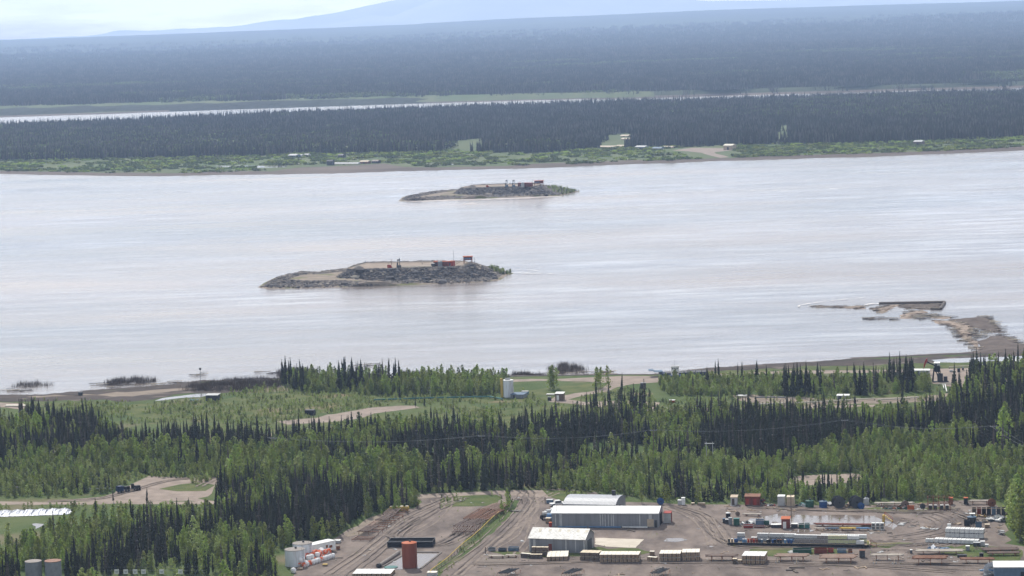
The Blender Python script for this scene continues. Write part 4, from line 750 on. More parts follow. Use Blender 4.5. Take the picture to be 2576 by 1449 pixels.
# small warehouse
a, L_, rz = frame(c1, 432, 684, 945, 700); t = T('small_warehouse', 'smaller grey metal shed with a stained pale roof and brown door behind the crates', 'warehouse', a, rz); gable(t, L_, 9.2, 3.7, 2.0, 'steel_wall', 'roof_worn'); g = L_/513
MB().box(180*g, 210*g, -.06, -.004, .05, 2.3).build('door', M['brownred'], t)
for x0, x1 in ((0, 12), (38, 60), (335, 345), (425, 432), (500, 512)): MB().box(x0*g, x1*g, -.05, -.004, .3, 3.5).build('wall_strip', M['pale'], t)
rr = [c for c in t.children if c.name.startswith('roof')][0]
for i, x0 in enumerate((60, 150, 240, 325, 410, 490)):
    k = 2.0/4.6; y0, y1 = (3.0, 4.0) if i else (2.6, 4.2)
    z_ = lambda y: 3.7+k*y+.15
    MB().add([(x0*g, y0, z_(y0)), ((x0+26)*g, y0, z_(y0)), ((x0+26)*g, y1, z_(y1)), (x0*g, y1, z_(y1))], [(0, 1, 2, 3)]).build('skylight', M['cream'], rr)
MB().box(L_+.004, L_+.08, 2.6, 6.6, .05, 3.0).build('loading_door', M['dkgrey'], t)

# --- boxes, sheds, containers
def boxthing(c, x0, x1, yb, h, d, mats, name, label, cat, kind='shed', rz=None, group=None, dy=0):
    """front-bottom edge from crop pixel x0 to x1 at y yb; height h and depth d in metres"""
    a, L_, r_ = frame(c, x0, yb, x1, yb+dy); rz = r_ if rz is None else rz; t = T(name, label, cat, a, rz, group); body, top = M[mats[0]], M[mats[1]]
    if kind == 'container':
        b = MB(); b.box(0, L_, 0, d, .12, h-.1); b.build('body', body, t); b = MB(); b.box(-.04, L_+.04, -.04, d+.04, h-.098, h); b.build('roof', top, t)
        b = MB(); n_ = max(4, int(L_/.35))
        for i in range(n_): x = L_*(i+.3)/n_; b.box(x, x+L_/n_*.4, -.05, -.003, .2, h-.2)
        b.build('ribs', body, t); b = MB()
        for x in (0, L_-.15): b.box(x, x+.15, -.06, -.004, 0, .115).box(x, x+.15, d-.2, d, 0, .115)
        b.build('skid', M['dkgrey'], t); b = MB(); b.box(L_+.003, L_+.07, .1, d/2-.03, .2, h-.2).box(L_+.003, L_+.07, d/2+.03, d-.1, .2, h-.2); b.build('door', top if len(mats) < 3 else M[mats[2]], t)
    elif kind == 'shed':
        b = MB(); s_ = h*.10; b.add([(0, 0, .1), (L_, 0, .1), (L_, d, .1), (0, d, .1), (0, 0, h-s_), (L_, 0, h-s_), (L_, d, h), (0, d, h)], [(3, 2, 1, 0), (4, 5, 6, 7), (0, 1, 5, 4), (1, 2, 6, 5), (2, 3, 7, 6), (3, 0, 4, 7)]); b.build('wall', body, t)
        b = MB(); v = [(-.15, -.15, h-s_+.003), (L_+.15, -.15, h-s_+.003), (L_+.15, d+.15, h+.003), (-.15, d+.15, h+.003)]; b.add(v+[(x, y, z+.1) for x, y, z in v], [(3, 2, 1, 0), (4, 5, 6, 7), (0, 1, 5, 4), (1, 2, 6, 5), (2, 3, 7, 6), (3, 0, 4, 7)]); b.build('roof', top, t)
        dw = min(.9, L_*.4); MB().box(L_*.18, L_*.18+dw, -.05, -.003, .12, min(2.0, h*.8)).build('door', M[mats[2] if len(mats) > 2 else 'dkgrey'], t); b = MB(); b.box(.05, .25, 0, d, 0, .097).box(L_-.25, L_-.05, 0, d, 0, .097); b.build('skid', M['dkwood'], t)
    elif kind == 'bin':
        b = MB(); w_ = .07; b.box(0, L_, 0, w_, .12, h).box(0, L_, d-w_, d, .12, h).box(0, w_, w_+.002, d-w_-.002, .12, h).box(L_-w_, L_, w_+.002, d-w_-.002, .12, h).box(w_+.002, L_-w_-.002, w_+.002, d-w_-.002, .14, h*.72); b.build('body', body, t)
        b = MB(); b.box(-.05, L_+.05, -.06, -.003, h-.12, h+.02).box(-.05, L_+.05, d+.003, d+.06, h-.12, h+.02); b.build('rim', top, t); b = MB(); b.box(.1, .3, 0, d, 0, .117).box(L_-.3, L_-.1, 0, d, 0, .117); b.build('skid', M['dkgrey'], t)
    else:  # closed box with lid
        b = MB(); b.box(0, L_, 0, d, .1, h-.08); b.build('body', body, t); b = MB(); b.box(-.04, L_+.04, -.04, d+.04, h-.078, h); b.build('lid', top, t); b = MB(); b.box(.08, .2, .02, d-.02, 0, .097).box(L_-.2, L_-.08, .02, d-.02, 0, .097); b.build('runner', M['dkwood'], t)
    return t
B = boxthing
B(c1, 1668, 1738, 425, 3.0, 3.6, ('pale', 'red', 'brownred'), 'shipping_container', 'pale shipping container with a red top at the right end of the long warehouse', 'container', 'container', rz=R(-8))
B(c1, 582, 624, 421, 1.4, 1.6, ('wood', 'woodlid'), 'wooden_crate', 'wooden box beside the vehicles at the left end of the long warehouse', 'crate', 'box')
B(c1, 588, 646, 240, 1.1, 1.6, ('bluegrey', 'pale'), 'steel_bin', 'small blue grey steel bin by the gate post on the grass edge', 'bin', 'box')
B(c2, 285, 378, 405, 2.6, 2.6, ('pale', 'tan', 'dkwood'), 'shed', 'weathered white and dark striped shed at the left of the back row', 'shed', 'shed')
B(c2, 490, 590, 408, 2.9, 3.2, ('brownred', 'rust', 'red'), 'shed', 'left half of the dark red double shed with a small white roof box', 'shed', 'shed', group='dark red sheds')
B(c2, 596, 705, 410, 2.9, 3.2, ('brownred', 'rust', 'red'), 'shed', 'right half of the dark red double shed beside black scrap', 'shed', 'shed', group='dark red sheds')
B(c2, 964, 1065, 422, 3.0, 3.0, ('pale', 'white'), 'storage_container', 'whiter of the two upright containers standing side by side in the back row', 'container', 'container')
B(c2, 1096, 1200, 430, 3.0, 3.0, ('tan', 'woodlid'), 'storage_container', 'tan upright container to the right of the white one in the back row', 'container', 'container')
B(c2, 1020, 1140, 745, 3.0, 2.6, ('brownred', 'orange', 'white'), 'shack', 'red shack with an orange roof at the edge of the big puddle', 'shack', 'shed')
B(c2, 326, 408, 700, 2.0, 1.4, ('green', 'teal'), 'generator_box', 'dark green upright cabinet left of the big puddle', 'cabinet', 'box')
B(c2, 255, 302, 690, 2.1, .9, ('grey', 'pale'), 'steel_cabinet', 'tall narrow grey cabinet beside the dark green one', 'cabinet', 'box')
B(c2, 205, 252, 675, 1.3, 1.2, ('dkgrey', 'pale'), 'equipment_box', 'black box just left of the tall narrow grey cabinet', 'box', 'box')
B(c2, 168, 203, 663, 1.3, 1.2, ('dkgrey', 'bluegrey'), 'equipment_box', 'leftmost black box of the puddle-side row', 'box', 'box')
B(c2, 645, 762, 695, 1.5, 1.8, ('bluegrey', 'pale'), 'steel_bin', 'grey open steel bin left of the red shack', 'bin', 'bin')
B(c2, 765, 838, 690, 1.0, 1.4, ('green', 'teal'), 'steel_bin', 'low green bin right of the grey open bin', 'bin', 'bin')
B(c2, 470, 605, 735, .8, 1.6, ('red', 'pale'), 'steel_skid', 'red low skid with a pale top in front of the grey bin', 'skid', 'bin')
B(c2, 620, 775, 733, .6, 1.3, ('brownred', 'pale'), 'steel_skid', 'flat dark red skid right of the red low skid', 'skid', 'bin')
B(c2, 870, 1015, 730, .9, 1.8, ('dkgrey', 'white'), 'wrapped_stack', 'low dark stack under a white sheet left of the red shack', 'stack', 'box')
B(c2, 1160, 1250, 735, 1.2, 1.6, ('dkgrey', 'white'), 'wrapped_stack', 'heap with a white cover touching the right of the red shack', 'stack', 'box')
B(c2, 1270, 1345, 742, 1.3, 1.4, ('green', 'white'), 'scrap_bin', 'dark green bin heaped with white bags right of the red shack', 'bin', 'bin')
B(c2, 1355, 1425, 742, 1.4, 1.4, ('teal', 'white'), 'scrap_bin', 'grey green bin heaped with white bags, second from the red shack', 'bin', 'bin')
B(c1, 1800, 1838, 256, 1.5, 1.2, ('pale', 'white'), 'appliance', 'lower white cabinet behind the end of the long warehouse', 'cabinet', 'box')
B(c1, 1834, 1866, 256, 2.2, 1.2, ('white', 'white'), 'appliance', 'taller white cabinet behind the end of the long warehouse', 'cabinet', 'box')
for i, (x0, x1, y) in enumerate(((1925, 1952, 254), (1985, 2015, 254), (2012, 2050, 264))): B(c1, x0, x1, y, .6 if i < 2 else .9, 1.0, ('wood', 'woodlid'), 'small_crate', ['lone low crate between white cabinets and striped shed', 'left of two small crates beside the wood edge', 'right of two small crates beside the wood edge, a little nearer'][i], 'crate', 'box')
B(c2, 1184, 1450, 1105, 1.2, 2.0, ('green', 'grey'), 'open_bin', 'long dark green open bin behind the brown pipe racks', 'bin', 'bin')
B(c2, 1492, 1680, 1110, 1.3, 2.0, ('brownred', 'rust'), 'open_bin', 'dark red open bin behind the widest brown pipe rack', 'bin', 'bin')
B(c2, 1690, 1770, 1095, 1.0, 1.8, ('red', 'rust'), 'open_bin', 'short red bin right of the dark red one', 'bin', 'bin')
B(c2, 1828, 1955, 1100, 1.0, 1.8, ('bluegrey', 'pale'), 'open_bin', 'blue grey bin with scrap behind the pipe racks', 'bin', 'bin')
B(c2, 1985, 2045, 1100, .9, 1.5, ('rust', 'brown'), 'open_bin', 'small rusty bin right of the blue grey one', 'bin', 'bin')
B(c2, 2150, 2230, 1165, 2.0, 1.2, ('dkgrey', 'rust'), 'steel_box', 'upright black box at the end of the bins behind the pipes', 'box', 'box')
B(c3, 1255, 1315, 402, 2.0, 1.6, ('rust', 'orange'), 'steel_tank_box', 'orange box at the right end of the back steel frames', 'box', 'box')
B(c3, 1475, 1535, 402, 2.0, 1.5, ('black', 'orange'), 'steel_tank_box', 'lone black box with an orange top before the bushes', 'box', 'box')
B(c3, 645, 745, 482, 1.1, 1.4, ('orange', 'rust'), 'scrap_bin', 'orange bin in the scrap row right of the big reels', 'bin', 'bin')
B(c3, 1480, 1562, 715, 1.6, 1.2, ('black', 'dkgrey'), 'equipment_box', 'black open frame box before the dark round tank', 'box', 'bin')
B(c3, 1645, 1740, 745, 1.5, 1.5, ('bluegrey', 'dkgrey'), 'equipment_box', 'blue grey cage box right of the dark round tank', 'box', 'bin')
B(c3, 1785, 1855, 738, .9, 1.2, ('wood', 'woodlid'), 'small_crate', 'low tan crate right of the blue grey cage', 'crate', 'box')
B(c3, 1560, 1640, 590, 1.1, 1.4, ('pale', 'white'), 'small_crate', 'white box in front of the row of black cages', 'crate', 'box')
B(c3, 1615, 1720, 1018, 1.1, 1.3, ('dkgrey', 'pale'), 'equipment_box', 'dark box at the end of the front white tote row', 'box', 'box')
B(c3, 1722, 1785, 1010, 1.3, 1.1, ('pale', 'white'), 'tote', 'single white tote beside the dark box', 'tote', 'box')
B(c3, 1790, 1838, 1035, .9, .9, ('pale', 'white'), 'tote', 'smallest low white box right of the single tote', 'tote', 'box')
B(c3, 1505, 1562, 1080, 1.3, 1.1, ('grey', 'white'), 'tote', 'lone grey white box above the long pipe rack', 'tote', 'box')
B(c3, 1380, 1520, 1180, .7, 1.2, ('black', 'dkgrey'), 'equipment_box', 'long flat black box between the two front pipe racks', 'box', 'box')
B(c3, 1705, 1765, 1183, 1.2, 1.1, ('black', 'dkgrey'), 'equipment_box', 'cubic black box beside the right pipe racks', 'box', 'box')
B(c3, 685, 718, 1120, 1.0, .8, ('dkgrey', 'white'), 'equipment_box', 'small dark box with a white lid left of the long pipe rack', 'box', 'box')
B(c1, 145, 215, 685, .8, 1.5, ('dkgrey', 'bluegrey'), 'open_bin', 'dark open bin left of the small shed, middle of three', 'bin', 'bin')
B(c1, 235, 328, 680, 1.0, 1.6, ('bluegrey', 'pale'), 'open_bin', 'blue grey bin with pale pipes on top nearest the small shed', 'bin', 'bin')
B(c1, 52, 112, 682, .9, 1.5, ('grey', 'dkgrey'), 'open_bin', 'grey frame bin, leftmost of three left of the small shed', 'bin', 'bin')
B(c1, 1605, 1655, 458, 0, 0, ('red', 'red'), 'x', 'x', 'x') if False else None
B(c1, 612, 652, 458, 1.3, 1.2, ('red', 'orange'), 'fuel_box', 'small bright red box at the left corner of the long warehouse', 'box', 'box')
# dark containers row at right back
for i in range(8): B(c3, 1598+72*i+(20 if i == 1 else 0)*0, 1658+72*i, 552+(i % 3)*2, 2.0, 1.5, (['dkwood', 'brownred', 'black', 'black', 'bluegrey', 'dkgrey', 'dkgrey', 'black'][i], 'tan'), 'cage_box', '%s black tan-topped cage from the left in the right back row' % ORD[i], 'cage', 'bin', group='row of upright cages')
# frames of the back
def rackframe(c, x0, x1, yb, h, d, n_, m, name, label, cat='rack'):
    a, L_, rz = frame(c, x0, yb, x1, yb); t = T(name, label, cat, a, rz); 
    for i in range(n_+1):
        x = L_*i/n_; b = MB()
        for y in (0, d): b.box(x-.06, x+.06, y-.06, y+.06, 0, h)
        b.box(x-.05, x+.05, .062, d-.062, h-.12, h-.02).box(x-.05, x+.05, .062, d-.062, .3, .4); b.build('post_frame', M[m], t)
    for z in (.45, h-.15):
        b = MB(); b.box(-.3, L_+.3, -.12, -.063, z, z+.1).box(-.3, L_+.3, d+.063, d+.12, z, z+.1); b.build('rail', M[m], t)
    return t, L_, rz
rackframe(c3, 945, 1265, 402, 2.2, 2.5, 4, 'brownred', 'steel_rack', 'back rust red steel frame rack before the orange box')
rackframe(c3, 950, 1275, 488, 1.9, 2.5, 4, 'rust', 'steel_rack', 'front rust red frame rack with white boxes on it')
for i, x in enumerate((960, 1030, 1125, 1205)): B(c3, x, x+48, 482, 1.5, 1.2, ('dkgrey', 'white'), 'rack_box', 'dark box with white lid, %s from the left in the front rust frame' % ORD[i], 'box', 'box', group='boxes in the rust frame')
# cages by the puddle
for i in range(3):
    a, L_, rz = frame(c2, 2325+63*i, 760, 2378+63*i, 760); t = T('tank_cage', ['left', 'middle', 'right'][i]+' one of three white barred tank cages at the end of the puddle', 'cage', a, rz, 'barred tank cages'); h = 1.9; d = 1.2
    MB().box(.12, L_-.12, .12, d-.12, .15, h-.25).build('tank', M['black'], t); b = MB()
    for x in (0, L_*.33, L_*.66, L_-.06): b.box(x, x+.06, 0, .06, 0, h).box(x, x+.06, d-.06, d, 0, h)
    for z in (.1, h*.5, h-.06): b.box(-.01, L_+.01, -.03, -.002, z, z+.08)
    b.box(0, L_, .062, d-.062, h-.09, h-.01); b.build('frame', M['plastic'], t)
# --- reels
def reel(c, x, yb, r, wd, m, label, hub='dkgrey', rz=R(12)):
    t = T('cable_reel', label, 'reel', G(c, x, yb), rz); b = MB()
    for y in (0, wd-.12):
        MB().cyl((0, y, r), r, .12, 26, 'y').build('flange', M[m], t)
    MB().cyl((0, .123, r), r*.72, wd-.246, 20, 'y').build('wound_cable', M['black' if hub == 'dkgrey' else hub], t); MB().cyl((0, -.06, r), r*.16, .057, 12, 'y').build('hub', M['black'], t)
reel(c2, 1862, 450, 1.75, 2.0, 'dkgrey', 'big dark grey cable reel standing right of the blue tank'); reel(c2, 2115, 447, 1.75, 2.0, 'dkgrey', 'big dark grey cable reel behind the small blue reel')
reel(c2, 2180, 462, .95, .8, 'blue', 'small blue cable reel leaning before the big grey one'); reel(c2, 390, 558, .62, .6, 'brown', 'small brown cable reel lying near the left of the puddle'); reel(c1, 1645, 252, 1.0, .8, 'blue', 'blue cable reel behind the long warehouse')
reel(c3, 1895, 432, 1.15, .9, 'rust', 'rusty reel at the foot of the right bushes'); reel(c3, 618, 455, 1.1, .8, 'brown', 'brown reel in the scrap row behind the orange bin'); reel(c3, 875, 462, .75, .6, 'dkgrey', 'dark small reel left of the rust frames')
# --- tanks
def tank(c, x, yb, r, h, m, top, label, cat='tank', hatch=True, name='storage_tank', ladder=True, seg=28, domed=.25):
    t = T(name, label, cat, G(c, x, yb)+Vector((0, r, 0)), 0); b = MB(); b.cyl((0, 0, .05), r, h, seg); b.build('shell', M[m], t, smooth=False)
    b = MB(); b.cyl((0, 0, h+.053), r+.05, .1, seg); b.cyl((0, 0, h+.156), r*.96, domed, seg, r2=r*.25); rf = b.build('roof', M[top], t); MB().cyl((0, 0, 0), r+.15, .048, seg).build('base', M['dkgrey'], t)
    if hatch: b = MB(); b.cyl((r*.1, 0, h+.16+domed*.6), .28, .5, 10); b.build('hatch', M['dkgrey'], rf)
    if ladder:
        b = MB(); xx = r*.8; yy = -r*.62
        for s_ in (-.22, .22): b.bar((xx+s_, yy-.1, 0), (xx+s_, yy-.1, h+.8), .03)
        for k in range(int(h/.5)): b.bar((xx-.22, yy-.1, .4+k*.5), (xx+.22, yy-.1, .4+k*.5), .025)
        b.build('ladder', M['dkgrey'], t)
    b = MB(); b.cyl((0, 0, h*.5), r+.03, .08, seg).cyl((0, 0, h-.1), r+.03, .08, seg); b.build('hoop', M[m], t)
    return t
tank(c4, 1580, 925, 1.98, 6.5, 'tank_red', 'orange', 'tall rust red cylindrical tank standing in the blue pool'); 
for o in bpy.data.objects[-1:]: pass
tank(c4, 412, 912, 2.7, 4.3, 'tank_white', 'stone', 'nearer streaked white round tank at the edge of the left wood', domed=.15)
tank(c4, 490, 858, 2.65, 4.6, 'tank_white', 'stone', 'farther and taller white round tank before the white trailer', domed=.15)
tank(c5, 305, 1225, 2.15, 7.1, 'grey', 'stone', 'left one of two dull grey tanks with stony tops at the lower left', domed=.1, ladder=False, hatch=False); tank(c5, 487, 1225, 2.15, 7.2, 'grey', 'rusty', 'right one of two dull grey tanks, its top rust stained', domed=.1, ladder=False, hatch=False)
tank(c2, 1435, 447, 1.2, 1.9, 'green', 'green', 'squat dark green tank in the back row', ladder=False); tank(c2, 1632, 450, 1.15, 1.8, 'blue', 'bluegrey', 'round dark blue tank left of the big reels', ladder=False); tank(c2, 2255, 400, .8, 1.6, 'pale', 'pale', 'pale domed tank behind the big reels', ladder=False, domed=.5)
tank(c2, 250, 585, .65, 1.2, 'black', 'white', 'black drum with a white top above the dark green cabinet', ladder=False, hatch=False); tank(c3, 1605, 690, 1.25, 1.8, 'dkgrey', 'bluegrey', 'dark round tank between the black frame and blue grey cage', ladder=False)
# --- pallet crates
def crate_proto(w_, d, h, body, lid, name):
    b = MB(); b.box(0, w_, 0, d, .12, h-.05); b.cur = 1; b.box(-.02, w_+.02, -.02, d+.02, h-.047, h); b.cur = 2
    for x in (.03, w_/2-.06, w_-.15): b.box(x, x+.12, 0, d, 0, .117)
    for x in (.0, w_*.5-.05, w_-.1): b.box(x, x+.1, -.025, -.003, .13, h-.06)
    me = bpy.data.meshes.new(name); me.from_pydata(b.v, [], b.f)
    for k in (body, lid, 'dkwood'): me.materials.append(M[k])
    me.polygons.foreach_set('material_index', b.mi); me.update(); return me
def stack(c, xa, ya, xb, yb, n_, lv, rows, h, body, lid, phrase, group, cat='crate', name='pallet_crate', dep=1.15, skip=None, levels=None):
    a, L_, rz = frame(c, xa, ya, xb, yb); w_ = L_/n_; me = crate_proto(w_*.91, dep*.93, h*.975, body, lid, name)
    for r_ in range(rows):
        for l_ in range(lv):
            for i in range(n_):
                top = lv if levels is None else levels(i, r_)
                if l_ >= top or (skip and skip(i, l_, r_)): continue
                if r_ > 0 and l_ < top-1 and i != n_-1: continue
                o = bpy.data.objects.new(name, me); COL.objects.link(o); x = i*w_+rng.uniform(-.03, .03); y = r_*dep+rng.uniform(-.03, .03)
                o.location = a+Vector((x*math.cos(rz)-y*math.sin(rz), x*math.sin(rz)+y*math.cos(rz), l_*h)); o.rotation_euler = (0, 0, rz+rng.uniform(-.015, .015))
                rw = ('front row' if r_ == 0 else '%s row' % ORD[r_]) if rows > 1 else ''
                lab = '%s, %s from left%s%s' % (phrase, ORD[i], (', '+('upper' if l_ else 'lower')) if lv > 1 else '', (', '+rw) if rw else '')
                props(o, lab, cat, group)
stack(c1, 1080, 787, 1445, 787, 10, 2, 4, 1.12, 'wood', 'woodpale', 'wooden crate of the longest stack', 'crates of the longest stack')
stack(c1, 1632, 777, 1828, 777, 5, 2, 4, 1.12, 'wood', 'woodpale', 'wooden crate of the stack left of the pipes', 'crates of the stack left of the pipes'); stack(c1, 1842, 772, 2005, 770, 4, 2, 4, 1.2, 'wood', 'woodpale', 'wooden crate of the block beside the pipes', 'crates of the block beside the pipes')
stack(c1, 900, 765, 1075, 770, 4, 2, 3, 1.1, 'brown', 'woodlid', 'brown crate of the stack right of the small shed', 'brown crates right of the small shed', levels=lambda i, r: 2)
stack(c1, 595, 772, 790, 768, 5, 1, 5, 1.25, 'wood', 'woodpale', 'wide low crate before the small shed', 'low crates before the small shed', dep=1.5)
stack(c1, 440, 748, 550, 748, 3, 1, 1, 1.15, 'dkwood', 'woodlid', 'dark crate at the left corner of the small shed', 'dark crates at the shed corner'); stack(c1, 455, 722, 608, 724, 4, 2, 1, 1.2, 'brown', 'woodlid', 'brown crate against the small shed wall', 'brown crates against the shed wall', cat='crate')
stack(c1, 353, 738, 437, 745, 2, 1, 1, 1.2, 'dkwood', 'woodpale', 'small dark crate left of the shed corner crates', 'pair of crates left of the shed', dep=1.0)
stack(c1, 1520, 772, 1606, 778, 2, 1, 1, 1.2, 'wood', 'woodpale', 'single crate right of the longest stack', 'loose crates right of the longest stack'); stack(c1, 1542, 722, 1588, 722, 1, 1, 1, 1.2, 'wood', 'woodpale', 'crate set behind the two loose ones', 'loose crates right of the longest stack')
stack(c2, 448, 1255, 780, 1260, 5, 2, 5, 1.15, 'wood', 'white', 'white topped crate of the block among the pipe racks', 'white topped crates among the pipe racks'); stack(c2, 312, 1250, 378, 1250, 1, 1, 1, 1.3, 'dkwood', 'woodlid', 'single dark crate beside the white topped block', 'single crates'); stack(c2, 385, 1245, 445, 1246, 1, 1, 1, .9, 'wood', 'woodlid', 'low crate between dark crate and white topped block', 'single crates')
stack(c4, 1000, 1012, 1390, 1012, 8, 1, 5, 1.0, 'wood', 'white', 'white topped pallet at the lower picture edge', 'white topped pallets at the lower edge', dep=1.2)
B(c4, 1755, 1850, 1010, 1.2, 2, ('pale', 'woodpale'), 'steel_bin', 'pale flat box at the lower edge near the fence end', 'box', 'box')
# --- totes on the long platform
a, L_, rz = frame(c2, 235, 985, 2290, 1022); gx = L_/2055; PL = a.copy(); ca, sa = math.cos(rz), math.sin(rz)
t = T('loading_platform', 'very long low black steel platform carrying rows of totes', 'platform', a, rz); DP = 4.6
b = MB(); b.box(0, L_, 0, DP, .55, .8); b.build('deck', M['tan'], t); b = MB(); b.box(0, L_, -.12, -.003, .25, .82).box(0, L_, DP+.003, DP+.12, .25, .82); b.build('side_beam', M['black'], t); b = MB()
for k in range(14): b.box(L_*(k+.3)/14, L_*(k+.3)/14+.3, .1, DP-.1, 0, .547)
b.build('cross_beam', M['black'], t); b = MB()
for s_ in (0, 1.1): b.bar((L_+.2, 1+s_, 1.9), (L_+1.8, 1+s_, .9), .05); b.bar((L_+.2, 1+s_, .8), (L_+.2, 1+s_, 1.9), .05); b.bar((L_+1.8, 1+s_, 0), (L_+1.8, 1+s_, .9), .05)
for k in range(4): b.box(L_+.15+k*.45, L_+.55+k*.45, 1, 2.1, .62-k*.17, .67-k*.17)
b.build('stair', M['rust'], t)
def onplat(x, y, z): return PL+Vector((x*ca-y*sa, x*sa+y*ca, z))
def tote_meshes(body, top):
    w_, d, h = 1.0, 1.05, 1.08; q = MB(); q.box(.03, w_-.03, .03, d-.03, .16, h-.06); q.cur = 1; q.box(.02, w_-.02, .02, d-.02, h-.057, h-.01).cyl((w_/2, d/2, h-.008), .12, .06, 8)
    c_ = MB()
    for z in (.2, .55, .9): c_.box(0, w_, -.005, .025, z, z+.03).box(-.005, .02, 0, d, z, z+.03).box(w_-.02, w_+.005, 0, d, z, z+.03)
    for i in range(5): x = w_*i/4; c_.box(x-.015, x+.015, -.01, .02, .15, h-.03)
    p_ = MB(); p_.box(0, w_, 0, d, .1, .145)
    for x in (0, w_/2-.06, w_-.12): p_.box(x, x+.12, 0, d, 0, .098)
    def mk_(nm, b_, ms):
        me = bpy.data.meshes.new(nm); me.from_pydata(b_.v, [], b_.f)
        for k in ms: me.materials.append(M[k])
        me.polygons.foreach_set('material_index', b_.mi); me.update(); return me
    return mk_('tank', q, (body, top)), mk_('cage', c_, ('silver',)), mk_('pallet', p_, ('dkgrey',))
TM = {k: tote_meshes(*v) for k, v in dict(white=('plastic', 'white'), grey=('pale', 'white'), lime=('lime', 'cream'), blue=('skin_blue', 'pale'), black=('dkgrey', 'white'), brown=('brown', 'white')).items()}
def tote(x, y, z, k, label, group, loc=None, r_=None, s_=1):
    o = bpy.data.objects.new('liquid_tote', None); COL.objects.link(o); o.location = loc if loc is not None else onplat(x, y, z); o.rotation_euler = (0, 0, rz if r_ is None else r_); o.scale = (s_, s_, s_); props(o, label, 'tote', group); USED.add(label)
    for nm, me in zip(('tank', 'cage', 'pallet'), TM[k]): c_ = bpy.data.objects.new(nm, me); COL.objects.link(c_); c_.parent = o
TH = 1.1
def totes(x0, n_, lv, y, kinds, phrase, z0_=.803, step=1.02):
    for l_ in range(lv):
        for i in range(n_): tote((x0-235)*gx+i*step, y, z0_+l_*TH, kinds[l_], '%s, %s from the left%s' % (phrase, ORD[i], (', '+('upper' if l_ else 'lower')) if lv > 1 else ''), 'totes on the long platform')
totes(360, 2, 2, 2.3, ('blue', 'grey'), 'tote of the leftmost pair on the platform'); totes(655, 3, 2, 2.3, ('grey', 'grey'), 'tote of the second cluster on the platform'); totes(830, 4, 2, 2.3, ('black', 'grey'), 'tote of the third cluster above the black drums'); totes(1055, 3, 2, 2.2, ('blue', 'white'), 'tote of the blue bottomed cluster'); totes(560, 2, 1, 2.3, ('brown',), 'low brown tote left of the second cluster')
totes(1205, 6, 2, 1.2, ('brown', 'grey'), 'tote of the brown striped block'); totes(1535, 3, 2, 1.0, ('brown', 'brown'), 'tote of the dark block mid platform'); totes(1693, 5, 2, .9, ('lime', 'lime'), 'yellowish tote of the larger yellow block'); totes(1975, 3, 2, .9, ('lime', 'white'), 'tote of the smaller pale yellow block'); totes(1580, 12, 2, 2.6, ('lime', 'white'), 'pale tote in the long back row on the platform'); totes(2105, 2, 1, -.1+.12, ('white',), 'low white tote at the platform right end'); totes(1935, 1, 1, .5, ('lime',), 'lone lime tote between the yellow blocks')
def drum(loc, r, h, m, top, label, group=None, name='drum'):
    t = T(name, label, 'drum', loc, 0, group); MB().cyl((0, 0, 0), r, h, 14).build('body', M[m], t); b = MB(); b.cyl((0, 0, h+.002), r*.97, .04, 14); b.build('lid', M[top], t); b = MB(); b.cyl((0, 0, h*.33), r+.02, .04, 14).cyl((0, 0, h*.66), r+.02, .04, 14); b.build('hoop', M[m], t)
for i, (x, m_, tp, lb) in enumerate([(255, 'dkgrey', 'tan', 'black drum with tan top at the platform left end'), (300, 'wood', 'white', 'brown drum second at the platform left end'), (345, 'blue', 'skin_blue', 'bright blue drum, first blue one on the platform'), (370, 'blue', 'blue', 'bright blue drum touching the first blue one'), (465, 'skin_blue', 'white', 'pale blue drum with white lid, left of the red drums'), (500, 'skin_blue', 'white', 'pale blue drum with white lid, touching the red drums'), (540, 'red', 'orange', 'leftmost red drum on the platform'), (580, 'brownred', 'red', 'second red drum on the platform'), (620, 'red', 'orange', 'third red drum on the platform'), (660, 'brownred', 'rust', 'darkest red drum, fourth on the platform'), (700, 'dkgrey', 'bluegrey', 'grey drum right of the red drums'), (735, 'bluegrey', 'white', 'white lidded drum right of the red drums'), (820, 'black', 'white', 'black drum with white lid, first of the black ones'), (850, 'black', 'dkgrey', 'plain black drum, second of the black ones'), (895, 'blue', 'bluegrey', 'dark blue drum among the black ones'), (930, 'black', 'blue', 'black drum with blue lid'), (975, 'black', 'rust', 'black drum with rusty lid'), (1015, 'black', 'rust', 'last black drum with rusty lid'), (1075, 'skin_blue', 'white', 'pale blue drum before the blue bottomed totes'), (1125, 'blue', 'blue', 'vivid blue drum before the blue bottomed totes'), (1165, 'blue', 'skin_blue', 'last vivid blue drum before the brown striped totes'), (2270, 'lime', 'yellow', 'yellow drum at the platform right end')]):
    drum(onplat((x-235)*gx, .7, .803), .33, .9, m_, tp, lb, 'drums on the long platform')
